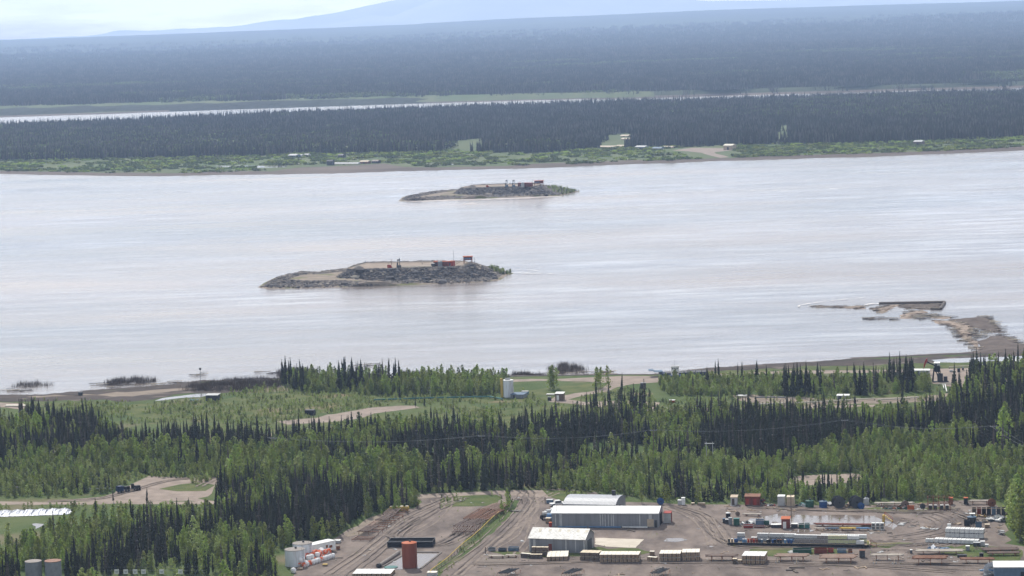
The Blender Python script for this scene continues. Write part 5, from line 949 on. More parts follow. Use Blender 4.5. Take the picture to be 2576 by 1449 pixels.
# white totes at right: two blocks
def totes_at(c, xa, ya, xb, yb, n_, lv, rows, k, phrase, group):
    a, L_, r_ = frame(c, xa, ya, xb, yb); st = L_/n_; s_ = st*.90
    for r in range(rows):
        for l_ in range(lv):
            for i in range(n_):
                if r and l_ < lv-1: continue
                p = a+Vector((i*st*math.cos(r_)-r*s_*1.12*math.sin(r_), i*st*math.sin(r_)+r*s_*1.12*math.cos(r_), l_*TH*s_))
                tote(0, 0, 0, k, '%s, %s from the left%s%s' % (phrase, ORD[i], (', '+('upper' if l_ else 'lower')) if lv > 1 else '', (', '+('front' if r == 0 else 'back')+' row') if rows > 1 else ''), group, loc=p, r_=r_, s_=s_)
totes_at(c3, 1205, 885, 1770, 905, 8, 2, 2, 'white', 'bright white tote of the taller right block', 'white totes of the taller right block'); totes_at(c3, 910, 960, 1030, 965, 2, 1, 1, 'white', 'white tote at the left end of the low row', 'white totes of the low row'); totes_at(c3, 1040, 965, 1690, 990, 10, 1, 2, 'white', 'white tote of the low front row', 'white totes of the low row'); totes_at(c3, 1230, 850, 1285, 852, 1, 1, 1, 'white', 'highest single white tote behind the taller right block', 'white totes of the taller right block')
for o in bpy.data.objects:
    if o.get('label', '').startswith('highest single white'): o.location.z += 2.1
# --- pipe racks
PIPE_ME = {}
def piperack(c, xa, ya, xb, yb, h, d, npipe, m, where, rackm='rust', layers=1, pr=.16):
    a, L_, rz = frame(c, xa, ya, xb, yb); t = T('pipe_rack', 'low steel rack under '+where[1], 'rack', a, rz, 'pipe racks of the yard')
    for k in range(3 if L_ > 7 else 2):
        x = L_*(.15+.7*k/(2 if L_ > 7 else 1)); b = MB(); b.box(x-.1, x+.1, -.1, d+.1, h-.2, h-.01)
        for y in (0, d-.2): b.box(x-.07, x+.07, y, y+.15, 0, h-.203)
        b.box(x-.08, x+.08, -.18, -.103, h-.2, h+.35).box(x-.08, x+.08, d+.103, d+.18, h-.2, h+.35); b.build('trestle', M[rackm], t)
    ca_, sa_ = math.cos(rz), math.sin(rz); key = (m, round(L_, 1)); 
    if key not in PIPE_ME:
        b = MB(); b.cyl((0, 0, 0), pr, L_, 8, 'x'); me = bpy.data.meshes.new('pipe'); me.from_pydata(b.v, [], b.f); me.materials.append(M[m]); me.update(); PIPE_ME[key] = me
    g_ = where[0]+' lying side by side on one rack, '+where[2]
    for i in range(npipe*layers):
        l_ = i//npipe; j = i % npipe; y = (j+.5)*d/npipe; x = rng.uniform(-.6, .6); z = h+pr+l_*pr*2
        o = bpy.data.objects.new('steel_pipe', PIPE_ME[key]); COL.objects.link(o); o.location = a+Vector((x*ca_-y*sa_, x*sa_+y*ca_, z)); o.rotation_euler = (0, 0, rz+rng.uniform(-.01, .01)); props(o, where[0]+' on the rack '+where[2], 'pipe', g_)
mk('pipe_brown', (.25, .15, .11), rough=.5, col2=(.34, .24, .18), scale=.5); mk('pipe_pale', (.50, .44, .36), rough=.5, col2=(.33, .28, .23), scale=.5); mk('pipe_dark', (.13, .095, .08), rough=.6, col2=(.20, .14, .11), scale=.5)
piperack(c2, -60, 1215, 370, 1215, 1.2, 2.6, 7, 'pipe_dark', ('dark brown pipe', 'the dark pipes left of the white topped crates', 'left of the white topped crate block'))
piperack(c2, 930, 1225, 1400, 1225, 1.3, 3.6, 8, 'pipe_brown', ('grey brown pipe', 'the grey brown pipes right of the white topped crates', 'right of the white topped crate block'))
piperack(c2, 1590, 1255, 2100, 1255, 1.4, 5.0, 11, 'pipe_brown', ('red brown pipe', 'the widest bed of red brown pipes', 'under the black upright box'))
piperack(c3, 120, 1225, 580, 1225, 1.2, 2.2, 6, 'pipe_pale', ('pale shiny pipe', 'the pale shiny pipes right of the widest bed', 'with two wheeled jacks in front'))
piperack(c3, 740, 1288, 1225, 1288, 1.5, 3.6, 9, 'rusty', ('thick rusty orange pipe', 'the thick rusty pipes at the lower right', 'in the middle of the lower right'), pr=.2)
piperack(c3, 1435, 1272, 1930, 1272, 1.0, 2.6, 7, 'rusty', ('thin rusty orange pipe', 'the thin rusty pipes above the white roofed building', 'above the white roofed building'))
piperack(c3, 775, 1142, 1465, 1140, .8, 3.0, 8, 'pipe_pale', ('long pale pipe', 'the longest pale pipes in the second line', 'below the low white tote row'))
piperack(c3, 1830, 1160, 2300, 1155, .6, 2.2, 5, 'pipe_dark', ('dark thin pipe', 'the dark pipes at the right edge, nearer', 'nearer at the right edge')); piperack(c3, 1760, 1108, 2270, 1100, .5, 3.4, 8, 'pipe_dark', ('dark brown long pipe', 'the dark pipes at the right edge, farther', 'farther at the right edge'))
piperack(c1, 60, 745, 205, 745, .4, 1.4, 4, 'pipe_pale', ('short pale pipe', 'the short pale pipes left of the small shed, left pair', 'at the far left of the crate row'), pr=.14); piperack(c1, 222, 740, 322, 740, .4, 1.4, 4, 'pipe_pale', ('short grey pipe', 'the short grey pipes nearest the shed crates', 'just left of the shed crates'), pr=.14)
piperack(c3, 180, 425, 740, 420, .7, 1.6, 5, 'pipe_pale', ('long grey pipe', 'the grey pipes along the back wood edge', 'along the back wood edge')); piperack(c3, 1565, 402, 1850, 402, .9, 1.8, 4, 'pipe_pale', ('white beam', 'the white beams before the right bushes', 'before the right bushes'))
piperack(c2, 470, 560, 725, 568, .4, 1.4, 3, 'pipe_pale', ('short pale beam', 'the pale beams above the left end of the puddle', 'above the left end of the puddle')); piperack(c2, 1490, 712, 2320, 722, .5, 1.6, 4, 'brownred', ('long dark red beam', 'the dark red beams in the big puddle', 'standing in the big puddle'))
piperack(c2, 1510, 770, 1650, 770, .35, 1.2, 3, 'pipe_pale', ('short white board', 'the short white boards before the puddle', 'before the middle of the puddle')); piperack(c2, 1660, 768, 1850, 768, .35, 1.2, 3, 'bluegrey', ('grey blue board', 'the grey blue boards before the puddle', 'between white and yellow boards')); piperack(c2, 1862, 770, 2085, 770, .4, 1.6, 5, 'yellow', ('yellow beam', 'the yellow beams before the puddle', 'in front of the dark red beams')); piperack(c2, 2118, 776, 2300, 776, .5, 1.5, 4, 'skin_blue', ('pale blue beam', 'the pale blue beams left of the tank cages', 'left of the tank cages'))
# wheeled jacks in front of racks
for i, (c, x, y) in enumerate([(c2, 960, 1245), (c2, 1235, 1245), (c3, 165, 1278), (c3, 450, 1278)]):
    t = T('pipe_jack', 'small two-wheeled pipe jack, %s from the left before the racks' % ORD[i], 'jack', G(c, x, y), R(25), 'wheeled pipe jacks'); b = MB(); b.bar((0, 0, .3), (.9, 1.2, 1.2), .06).bar((-.4, 0, .3), (.4, 0, .3), .05).bar((0, 0, .3), (.9, 1.2, .3), .05); b.build('frame', M['tan'], t)
    for s_ in (-.45, .4): MB().cyl((s_, 0, .3), .3, .08, 12, 'x').build('wheel', M['pale'], t)
# yellow stair block at pond end
t = T('stair_unit', 'yellow steel stair unit standing at the right end of the puddle', 'stair', G(c2, 2512, 652), R(-15)); b = MB()
for k in range(5): b.box(k*.45, k*.45+.42, 0, 1.4, 1.7-k*.36, 1.78-k*.36)
b.build('tread', M['yellow'], t); b = MB(); b.box(-.6, -.003, 0, 1.4, 0, 2.0); b.build('body', M['yellow'], t); b = MB()
for y in (0, 1.4): b.bar((0, y, 2.8), (2.2, y, 1.0), .05); b.bar((0, y, 1.8), (0, y, 2.8), .05); b.bar((2.2, y, 0), (2.2, y, 1.0), .05)
b.build('handrail', M['orange'], t)
# heaps
def heap(c, x0, x1, yb, h, d, m, name, label, cat, n_=30, seed=1, sz=.7, extra=None):
    a, L_, rz = frame(c, x0, yb, x1, yb); q = random.Random(seed); b = MB()
    for i in range(n_):
        t_ = q.random(); x = L_*t_; y = d*q.random(); z = h*q.random()*math.sin(math.pi*min(.95, max(.05, t_)))**.5*.8; s_ = sz*q.uniform(.5, 1.2); b.cur = q.randrange(3) if extra else 0
        v = Vector((x, y, z)); e = [Vector((q.uniform(-1, 1), q.uniform(-1, 1), q.uniform(-.3, .3))).normalized()*s_ for _ in range(2)]; w_ = Vector((0, 0, s_*q.uniform(.2, .5)))
        pts = [v-e[0]-e[1], v+e[0]-e[1], v+e[0]+e[1], v-e[0]+e[1]]; b.add([p for p in pts]+[p+w_ for p in pts], [(3, 2, 1, 0), (4, 5, 6, 7), (0, 1, 5, 4), (1, 2, 6, 5), (2, 3, 7, 6), (3, 0, 4, 7)])
    o = b.build(name, [M[k] for k in ([m]+list(extra or ()))], None, a, rz); props(o, label, cat); return o
heap(c3, 1820, 2200, 650, .9, 3.5, 'white', 'tarp_heap', 'crumpled white and grey plastic sheeting below the black cages', 'heap', 40, 2, .9, ('pale', 'dkgrey')); heap(c2, 790, 945, 425, .9, 1.6, 'pale', 'scrap_heap', 'white and red scrap heap between red sheds and white container', 'heap', 26, 3, .4, ('red', 'dkgrey'))
heap(c2, 1230, 1370, 425, 1.1, 2, 'dkgrey', 'scrap_heap', 'dark scrap heap between tan container and green tank', 'heap', 24, 4, .5, ('pale', 'teal')); heap(c2, 705, 765, 400, 1.8, 1.6, 'black', 'scrap_heap', 'black scrap leaning on the right red shed', 'heap', 18, 5, .5, ('dkgrey', 'brownred')); heap(c2, 1690, 1780, 410, .8, 2, 'white', 'scrap_heap', 'white sheet metal between blue tank and big reel', 'heap', 14, 6, .6, ('pale', 'silver')); heap(c2, 1925, 2040, 440, 1.0, 2, 'dkgrey', 'scrap_heap', 'dark timber heap between the two big reels', 'heap', 18, 7, .5, ('pale', 'wood'))
heap(c3, 300, 640, 475, .8, 2, 'pale', 'scrap_heap', 'mixed scrap heap right of the big reels', 'heap', 40, 8, .5, ('rust', 'green')); heap(c3, 1660, 1830, 660, .7, 2, 'tan', 'scrap_heap', 'tan and white scrap beside the dark round tank', 'heap', 20, 9, .5, ('white', 'dkgrey')); heap(c3, 1640, 1790, 585, .7, 1.5, 'wood', 'scrap_heap', 'wooden scrap just before the black cages', 'heap', 16, 10, .4, ('yellow', 'brown')); heap(c2, 420, 640, 690, .8, 2, 'pale', 'scrap_heap', 'pale boards piled left of the grey open bin', 'heap', 24, 11, .5, ('white', 'dkgrey')); heap(c2, 800, 900, 725, .5, 1.5, 'brown', 'scrap_heap', 'small brown heap between red skid and white sheet', 'heap', 14, 12, .4, ('wood', 'dkgrey'))
heap(c3, 940, 1240, 1085, .5, 2.5, 'silver', 'sheet_metal_heap', 'blue silver sheet metal above the long pale pipes', 'heap', 26, 13, .8, ('skin_blue', 'pale')); heap(c3, 2000, 2075, 845, 1.1, 1.5, 'white', 'tarp_heap', 'single white covered lump at the foot of the right trees', 'heap', 12, 14, .5, ('pale', 'pale')); heap(c3, 1800, 1960, 1445, 2.6, 3, 'silver', 'sheet_metal_heap', 'crumpled silver sheet metal beside the white roofed building', 'heap', 26, 15, 1.2, ('pale', 'skin_blue'))
heap(c3, 1290, 1420, 690, .2, 1, 'wood', 'plank', 'grey planks left of the black open frame box', 'planks', 5, 16, .7, ('pale', 'bluegrey'))
# white roofed building in the lower right corner
a, L_, rz = frame(c3, 1925, 1560, 2450, 1560); t = T('white_building', 'white flat roofed building in the lower right corner', 'building', a, rz); MB().box(0, L_, 0, 7, 0, 4.0).build('wall', M['bluegrey'], t); b = MB(); b.box(-.2, L_+.2, -.25, 7.2, 4.003, 4.25); b.build('roof', M['white'], t); MB().box(L_*.74, L_*.86, -.06, -.003, 1, 3).build('window', M['glass'], t)
# tall light pole by the red shack
def pole(c, x, yb, h, label, name='light_pole', m='brown', arm=True, r=.11):
    t = T(name, label, 'pole', G(c, x, yb)); b = MB(); b.bar((0, 0, 0), (0, 0, h), r*1.3, 8, r*.8); b.build('shaft', M[m], t)
    if arm: MB().bar((-.6, 0, h-.3), (.6, 0, h-.3), .05).build('crossarm', M['brown'], t)
    return t
pole(c2, 1162, 580, 6.6, 'tall wooden pole standing in the puddle behind the red shack')
# vehicles at the left end of the long warehouse
def pickup(c, x, yb, rz, m, label):
    t = T('pickup_truck', label, 'pickup', G(c, x, yb), rz, 'vehicles beside the warehouse'); b = MB(); b.box(-2.6, 2.6, -.95, .95, .5, .95).box(-.5, 2.6-.2+.0, -.93, .93, .953, 1.05); b.build('body', M[m], t)
    b = MB(); b.add([(-1.3, -.85, .96), (.9, -.85, .96), (.9, .85, .96), (-1.3, .85, .96), (-1.0, -.72, 1.72), (.5, -.72, 1.72), (.5, .72, 1.72), (-1.0, .72, 1.72)], [(3, 2, 1, 0), (4, 5, 6, 7), (0, 1, 5, 4), (1, 2, 6, 5), (2, 3, 7, 6), (3, 0, 4, 7)]); cb = b.build('cab', M[m], t)
    MB().box(-1.2, .75, -.87, -.83, 1.1, 1.55).build('window', M['glass'], cb); MB().add([(.92, -.75, 1.05), (.92, .75, 1.05), (.56, .66, 1.66), (.56, -.66, 1.66)], [(0, 1, 2, 3)]).build('windscreen', M['glass'], cb)
    for x_ in (-1.6, 1.7):
        for y_ in (-1.0, .75): w_ = MB().cyl((x_, y_, .4), .4, .25, 14, 'y').build('wheel', M['tyre'], t)
    for y_ in (-.7, .5): MB().box(2.603, 2.63, y_, y_+.2, .7, .9).build('headlight', M['white'], t)
pickup(c1, 655, 335, R(75), 'white', 'white pickup parked behind the left end of the long warehouse'); pickup(c1, 700, 262, R(15), 'white', 'white pickup roof showing behind the long warehouse'); pickup(c1, 612, 350, R(100), 'pale', 'pale pickup parked left of the long warehouse'); pickup(c1, 622, 388, R(80), 'skin_blue', 'blue grey pickup nearest the wooden box')
t = T('tractor', 'dark tractor with large tyres beside the parked pickups', 'tractor', G(c1, 570, 386), R(100)); b = MB(); b.box(-.4, 1.6, -.45, .45, .8, 1.5).box(-1.1, -.403, -.55, .55, .7, 1.2); b.build('body', M['dkgrey'], t); b = MB(); b.box(-1.1, -.2, -.6, .6, 2.2, 2.3)
for x_ in (-1.05, -.3):
    for y_ in (-.55, .5): b.box(x_, x_+.06, y_, y_+.06, 1.203, 2.197)
b.build('cab', M['white'], t)
for x_, r_ in ((-.9, .8), (1.3, .5)):
    for y_ in (-.95, .6): MB().cyl((x_, y_, r_), r_, .35, 16, 'y').build('wheel', M['tyre'], t)
# dark racks along the lower edge
for i, (x0, x1) in enumerate(((110, 345), (705, 935), (1525, 1730))):
    a, L_, rz = frame(c1, x0, 925, x1, 925); t = T('drill_pipe_rack', ['left', 'middle', 'right'][i]+' one of the dark spidery racks at the lower edge', 'rack', a, rz, 'dark spidery racks'); b = MB()
    for k in range(5): x = L_*(.1+.2*k); b.box(x-.04, x+.04, 0, .08, 0, .9).box(x-.04, x+.04, 5.5, 5.58, 0, .9).box(x-.04, x+.04, 0, 5.5, .903, .98)
    b.build('frame', M['rust'], t); b = MB(); q = random.Random(i)
    for k in range(7): x = L_*(.28+.06*k); b.bar((x-.9, -.3, 1.15+q.random()*.2), (x+1.3, 5.6, 1.15+q.random()*.2), .13, 5)
    b.build('stacked_rods', M['dkgrey'], t); MB().box(L_*.62, L_*.62+.1, 3, 3.1, .98, 2.3).build('mast', M['dkgrey'], t)
# --- left yard: long black open trough
a, L_, rz = frame(c4, 1352, 710, 1810, 706); t = T('steel_trough', 'long low black open steel trough behind the red tank', 'trough', a, rz); DT = 5.6; h = 1.5; b = MB(); w_ = .15
b.box(0, L_, 0, w_, 0, h).box(0, L_, DT-w_, DT, 0, h).box(0, w_, w_+.002, DT-w_-.002, 0, h).box(L_-w_, L_, w_+.002, DT-w_-.002, 0, h); b.build('wall', M['black'], t); MB().box(w_, L_-w_, DT/2-.06, DT/2+.06, .153, h-.05).build('divider', M['dkgrey'], t); MB().box(w_+.002, L_-w_-.002, w_+.002, DT-w_-.002, .02, .15).build('floor', M['black'], t)
b = MB(); b.box(-.08, L_+.08, -.1, .12, h+.003, h+.08).box(-.08, L_+.08, DT-.12, DT+.1, h+.003, h+.08); b.build('rim', M['grey'], t)
# white trailer
a, L_, rz = frame(c4, 585, 800, 830, 745); t = T('white_trailer', 'long white site trailer beside the white tanks', 'trailer', a, rz); MB().box(0, L_, 0, 3, .5, 2.9).build('body', M['white'], t); b = MB(); b.box(-.06, L_+.06, -.06, 3.06, 2.903, 3.02); b.build('roof', M['white'], t); b = MB(); b.box(L_*.6, L_*.68, -.04, -.003, 1.4, 2.2).box(L_*.74, L_*.86, -.04, -.003, 1.2, 1.9); b.build('window', M['rust'], t)
for x in (L_*.7, L_*.82): MB().cyl((x, .1, .45), .45, .25, 12, 'y').build('wheel', M['tyre'], t)
B(c4, 812, 872, 668, .8, 1.5, ('pale', 'white'), 'small_crate', 'small white crate on the gravel beyond the trailer', 'crate', 'box'); B(c4, 835, 862, 735, 1.1, 1.4, ('rust', 'brown'), 'fuel_box', 'rusty box at the end of the white trailer', 'box', 'box')
# bulk bags
def bag_mesh(seed, m):
    q = random.Random(seed); v = []; f = []; ns = 10
    lay = [(0, .42), (.12, .52), (.6, .56), (.95, .50), (1.1, .32), (1.14, .05)]
    for z, r in lay:
        for i in range(ns): a_ = 2*math.pi*i/ns; rr = r*(1+.13*abs(math.cos(2*a_)))*q.uniform(.93, 1.07); v.append((rr*math.cos(a_), rr*math.sin(a_), z*q.uniform(.96, 1.04)))
    for k in range(len(lay)-1):
        for i in range(ns): f.append((k*ns+i, k*ns+(i+1) % ns, (k+1)*ns+(i+1) % ns, (k+1)*ns+i))
    f.append(tuple(range((len(lay)-1)*ns, len(lay)*ns))); me = bpy.data.meshes.new('bulk_bag'); me.from_pydata(v, [], f); me.materials.append(M[m]); me.polygons.foreach_set('use_smooth', [True]*len(f)); me.update(); return me
mk('bag_white', (.70, .68, .66), rough=.7); mk('bag_orange', (.55, .11, .04), rough=.6, col2=(.70, .62, .58), scale=1.3, detail=3, lo=.46, hi=.54)
BM = [bag_mesh(1, 'bag_white'), bag_mesh(2, 'bag_orange'), bag_mesh(3, 'bag_orange')]
a, L_, rz = frame(c4, 510, 915, 830, 812); ca_, sa_ = math.cos(rz), math.sin(rz); nb = int(L_/1.2); print('bags', nb, L_)
for r_ in range(4):
    for i in range(nb):
        lvl = 1 if (r_ > 0) else 0
        for l_ in range(1 + (lvl and (i+r_) % 3 != 0)):
            if r_ > 1 and l_ == 0: continue
            x = (i+.5)*L_/nb+rng.uniform(-.12, .12); y = .6+r_*1.25+rng.uniform(-.1, .1); k = 0 if rng.random() < .42 else 1+(i % 2); s_ = 1.15
            o = bpy.data.objects.new('bulk_bag', BM[k]); COL.objects.link(o); o.location = a+Vector((x*ca_-y*sa_, x*sa_+y*ca_, l_*1.2)); o.rotation_euler = (0, 0, rng.uniform(0, 3)); o.scale = (s_, s_, 1.1)
            props(o, '%s bulk bag, %s from the near left end, %s row, %s' % ('white' if k == 0 else 'orange', ORD[i], ORD[r_], 'upper' if l_ else 'lower'), 'bag', 'bulk bags piled beside the white tanks')
for i, (x, y) in enumerate(((400, 968),)): o = bpy.data.objects.new('bulk_bag', BM[0]); COL.objects.link(o); o.location = G(c4, x, y); o.scale = (1.2, 1.2, 1.2); props(o, 'lone white bulk bag on the gravel below the white tanks', 'bag')
B(c4, 465, 500, 912, .9, 1.0, ('wood', 'tan'), 'small_crate', 'brown box left of the bulk bags near the white tank', 'crate', 'box'); B(c4, 695, 740, 900, .5, 1.0, ('wood', 'yellow'), 'small_crate', 'low tan pallet in front of the bulk bags', 'pallet', 'box'); B(c4, 440, 488, 940, .5, 1.0, ('wood', 'tan'), 'small_crate', 'low tan pallet below the near white tank', 'pallet', 'box')
for i in range(4):
    x = 1372+51*i; a, L_, rz = frame(c4, x, 350-i*1, x+42, 350-i*1); t = T('yellow_hopper', '%s of four yellow hoppers from the left, above the rusty racks' % ORD[i], 'hopper', a, rz, 'four yellow hoppers'); b = MB(); b.add([(.3, .3, .2), (L_-.3, .3, .2), (L_-.3, 1.2, .2), (.3, 1.2, .2), (0, 0, 1.1), (L_, 0, 1.1), (L_, 1.5, 1.1), (0, 1.5, 1.1), (.1, .1, 1.5), (L_-.1, .1, 1.5), (L_-.1, 1.4, 1.5), (.1, 1.4, 1.5)], [(3, 2, 1, 0), (0, 1, 5, 4), (1, 2, 6, 5), (2, 3, 7, 6), (3, 0, 4, 7), (4, 5, 9, 8), (5, 6, 10, 9), (6, 7, 11, 10), (7, 4, 8, 11), (8, 9, 10, 11)]); b.build('body', M['yellow'], t); MB().box(.25, L_-.25, .2, 1.3, 1.503, 1.6).build('lid', M['cream'], t)
    b = MB()
    for x_ in (.05, L_-.15):
        for y_ in (.05, 1.35): b.box(x_, x_+.1, y_, y_+.1, 0, 1.05)
    b.build('leg', M['yellow'], t)
# left pipe racks (run away from the camera)
def bed(c, x0, y0, x1, y1, wid, n_, m, label_rack, lab_pipe, h=1.0, full=1.0, rods='rusty'):
    """a bed whose pipes run from (x0,y0) to (x1,y1); wid metres to the right of that line"""
    a, L_, rz = frame(c, x0, y0, x1, y1); t = T('pipe_rack', label_rack, 'rack', a, rz, 'open racks of the left yard'); 
    for k in range(3):
        x = L_*(.1+.4*k); b = MB(); b.box(x-.1, x+.1, -wid, 0, h-.15, h-.01)
        for y in (-wid+.1, -wid/2, -.15): b.box(x-.06, x+.06, y, y+.1, 0, h-.153)
        b.box(x-.06, x+.06, -wid-.08, -wid-.003, h-.15, h+.35); b.build('trestle', M['rust'], t)
    b = MB(); b.cyl((0, 0, 0), .13, L_, 6, 'x'); me = bpy.data.meshes.new('pipe'); me.from_pydata(b.v, [], b.f); me.materials.append(M[m]); me.update()
    for i in range(n_):
        y = -(i+.5)*wid*full/n_; x = rng.uniform(-.8, .8); o = bpy.data.objects.new('steel_pipe', me); COL.objects.link(o); o.location = a+Vector((x*math.cos(rz)-y*math.sin(rz), x*math.sin(rz)+y*math.cos(rz), h+.13+rng.uniform(0, .08))); o.rotation_euler = (0, 0, rz+rng.uniform(-.03, .03)); props(o, lab_pipe, 'pipe', lab_pipe+' lying in one bed')
bed(c4, 2005, 590, 2060, 528, 6.5, 12, 'pipe_dark', 'nearest rack of the line along the yellow fence', 'grey rusty pipe in the nearest bed along the yellow fence'); bed(c4, 2010, 530, 2160, 455, 6.5, 12, 'pipe_dark', 'second rack of the line along the yellow fence', 'dark pipe in the second bed along the yellow fence'); bed(c4, 2110, 460, 2290, 355, 8.0, 16, 'rusty', 'rack of bright rusty pipes along the yellow fence', 'bright rusty pipe in the third bed along the yellow fence'); bed(c4, 2290, 360, 2420, 300, 6.0, 11, 'pipe_brown', 'farthest rack of the line along the yellow fence', 'brown pipe in the farthest bed along the yellow fence')
bed(c4, 1300, 412, 1370, 355, 6.0, 9, 'pipe_dark', 'farthest rack of the left line, below the yellow hoppers', 'dark rusty pipe in the bed below the yellow hoppers', full=.65); bed(c4, 1225, 470, 1330, 410, 6.0, 8, 'pipe_dark', 'second rack from the hoppers in the left line', 'dark rusty pipe in the second bed from the hoppers', full=.55); bed(c4, 1130, 530, 1220, 478, 5.5, 4, 'pipe_brown', 'half empty rack third from the hoppers', 'brown pipe on the half empty rack', full=.35); bed(c4, 1050, 585, 1160, 520, 6.0, 8, 'pipe_dark', 'fourth rack from the hoppers near the weeds', 'dark rusty pipe in the fourth bed from the hoppers', full=.55); bed(c4, 985, 645, 1040, 612, 5.5, 1, 'pipe_brown', 'empty low rack nearest the white trailer', 'single pipe left on the empty low rack', h=.5, full=.2)
# yellow rail fence
FP = [(1785, 1010), (1800, 975), (1900, 905), (1975, 845), (2060, 762), (2130, 700), (2210, 640), (2300, 560), (2380, 480), (2450, 415), (2500, 372), (2545, 325), (2590, 300)]
fw_ = [G(c4, x, y) for x, y in FP]; t = T('rail_fence', 'long yellow pipe rail fence running up the grassy strip', 'fence', fw_[0]); o0 = fw_[0]
for i in range(len(fw_)-1):
    a, b_ = fw_[i]-o0, fw_[i+1]-o0; MB().bar(a+Vector((0, 0, 1.15)), b_+Vector((0, 0, 1.15)), .11, 6).build('rail', M['yellow'], t); MB().bar(a+Vector((0, 0, .55)), b_+Vector((0, 0, .55)), .05, 5).build('rail', M['brown'], t); n_ = max(1, int((b_-a).length/3))
    for k in range(n_): p = a.lerp(b_, k/n_); MB().bar(p, p+Vector((0, 0, 1.3)), .07, 6).build('post', M['brown'], t)
t = T('gate_stub', 'dark post and rail stub at the far end of the yellow fence', 'gate', G(c1, 365, 240)); MB().bar((0, 0, 0), (0, 0, 1.4), .12, 6).build('post', M['dkwood'], t); MB().box(-1.6, 0, -.08, .08, 1.0, 1.3).build('rail', M['dkwood'], t)
for i, (c, x, y, h, lb) in enumerate([(c1, 578, 240, 1.9, 'dark gate post at the grass left of the hall'), (c4, 1888, 318, 1.7, 'dark post at the left corner of the grassy island'), (c4, 1660, 318, 1.4, 'dark post at the end of the left weeds'), (c1, 28, 705, 1.8, 'rusty post left of the small dark bins')]):
    t = T('post', lb, 'post', G(c, x, y)); MB().bar((0, 0, 0), (0, 0, h), .13, 8).build('shaft', M['dkwood'], t); MB().cyl((0, 0, h+.002), .16, .06, 8).build('cap', M['rust'], t)
# rolled liner beside the pool
t = T('rolled_liner', 'long brown rolled liner along the left edge of the tank pool', 'roll', G(c4, 1265, 915)); p1_ = G(c4, 1470, 775)-t.location
MB().bar((0, 0, .45), (p1_.x, p1_.y, .45), .5, 10).build('roll', M['stone'], t); MB().bar((-.2, -.2, .5), (.3, .4, .5), .65, 10).build('wrapped_end', M['dkgrey'], t)
props(MB().cyl((0, 0, 0), 1.8, .12, 20).build('pool_cover', M['teal'], None, G(c4, 1390, 915)+Vector((0, 0, .1))), 'pale green disc floating at the near left of the tank pool', 'cover')
for nm, poly in (('pool_edge', [(1290, 915), (1560, 758), (1900, 760), (1840, 828)]),):
    pts = [G(c4, x, y) for x, y in [(1300, 912), (1560, 762), (1900, 764), (1690, 930)]]; v = []; f = []
    t = T('pool_liner', 'raised stony rim around the tank pool', 'pool rim', pts[0]); 
    for i in range(3): MB().bar(pts[i]-pts[0]+Vector((0, 0, .1)), pts[i+1]-pts[0]+Vector((0, 0, .1)), .32, 6).build('rim', M['stone'], t)
# signs at lower left
SG = [1080, 1163, 1249, 1327, 1494, 1667]; a, L_, rz = frame(c5, 700, 1120, 1900, 1120)
t = T('wire_fence', 'thin wire fence along the lower left edge that carries white signs', 'fence', a, rz)
for k in range(9): MB().bar((L_*k/8, 0, 0), (L_*k/8, 0, 3.2), .05, 5).build('post', M['dkgrey'], t)
for z in (1.0, 2.2, 3.1): MB().bar((0, 0, z), (L_, 0, z), .02, 4).build('wire', M['grey'], t)
for i, x in enumerate(SG):
    p = G(c5, x, 1120)+Vector((0, -.15, 1.3)); s_ = T('sign_board', '%s white square sign from the left on the wire fence' % ORD[i], 'sign', p, 0, 'white signs on the wire fence'); MB().box(-.6, .6, -.03, .03, 0, 1.2).build('board', M['white'], s_); b = MB()
    for k, (x0, x1) in enumerate(((-.36, .36), (-.3, .3))): b.box(x0, x1, -.04, -.033, .62-k*.28, .76-k*.28)
    b.build('lettering', M['grey'], s_)
for i, (x, y, x2, y2) in enumerate(((640, 1090, 740, 1045), (1780, 1090, 1850, 1050), (1920, 1092, 1880, 1050))):
    p = G(c5, x, y+30); q_ = G(c5, x2, y2+30); t = T('leaning_brace', ['grey brace leaning left of the white signs', 'grey brace right of the last sign', 'outermost grey brace right of the signs'][i], 'brace', p); MB().bar((0, 0, 0), (q_.x-p.x, 0, 2.6), .07, 5).build('tube', M['grey'], t); MB().box(-.2, .2, -.2, .2, -.02, .05).build('foot', M['dkgrey'], t)
B(c5, 800, 868, 1130, 1.6, 1.2, ('red', 'orange'), 'fuel_box', 'red topped box at the lower edge left of the signs', 'box', 'box')
# silver sheeting on the left
a = G(c5, -60, 555); v = []; f = []; W_ = 24.0; n_ = 60
for i in range(n_+1):
    x = W_*i/n_; e = math.sin(min(1, (n_-i)/9)*1.57)
    for j in range(6): v.append((x, 9.5*e*j/5+(1-e)*3, .12+.9*math.sin(math.pi*j/5)*e*(1+.2*math.sin(i*.7+j)+.12*math.sin(i*1.9-j*.6))+rng.uniform(-.05, .05)))
for i in range(n_):
    for j in range(5): k = i*6+j; f.append((k, k+6, k+7, k+1))
o = mesh_obj('silver_tarp', v, f, M['foil']); o.location = a; props(o, 'wrinkled silver sheeting spread on the ground at the left edge', 'tarp')
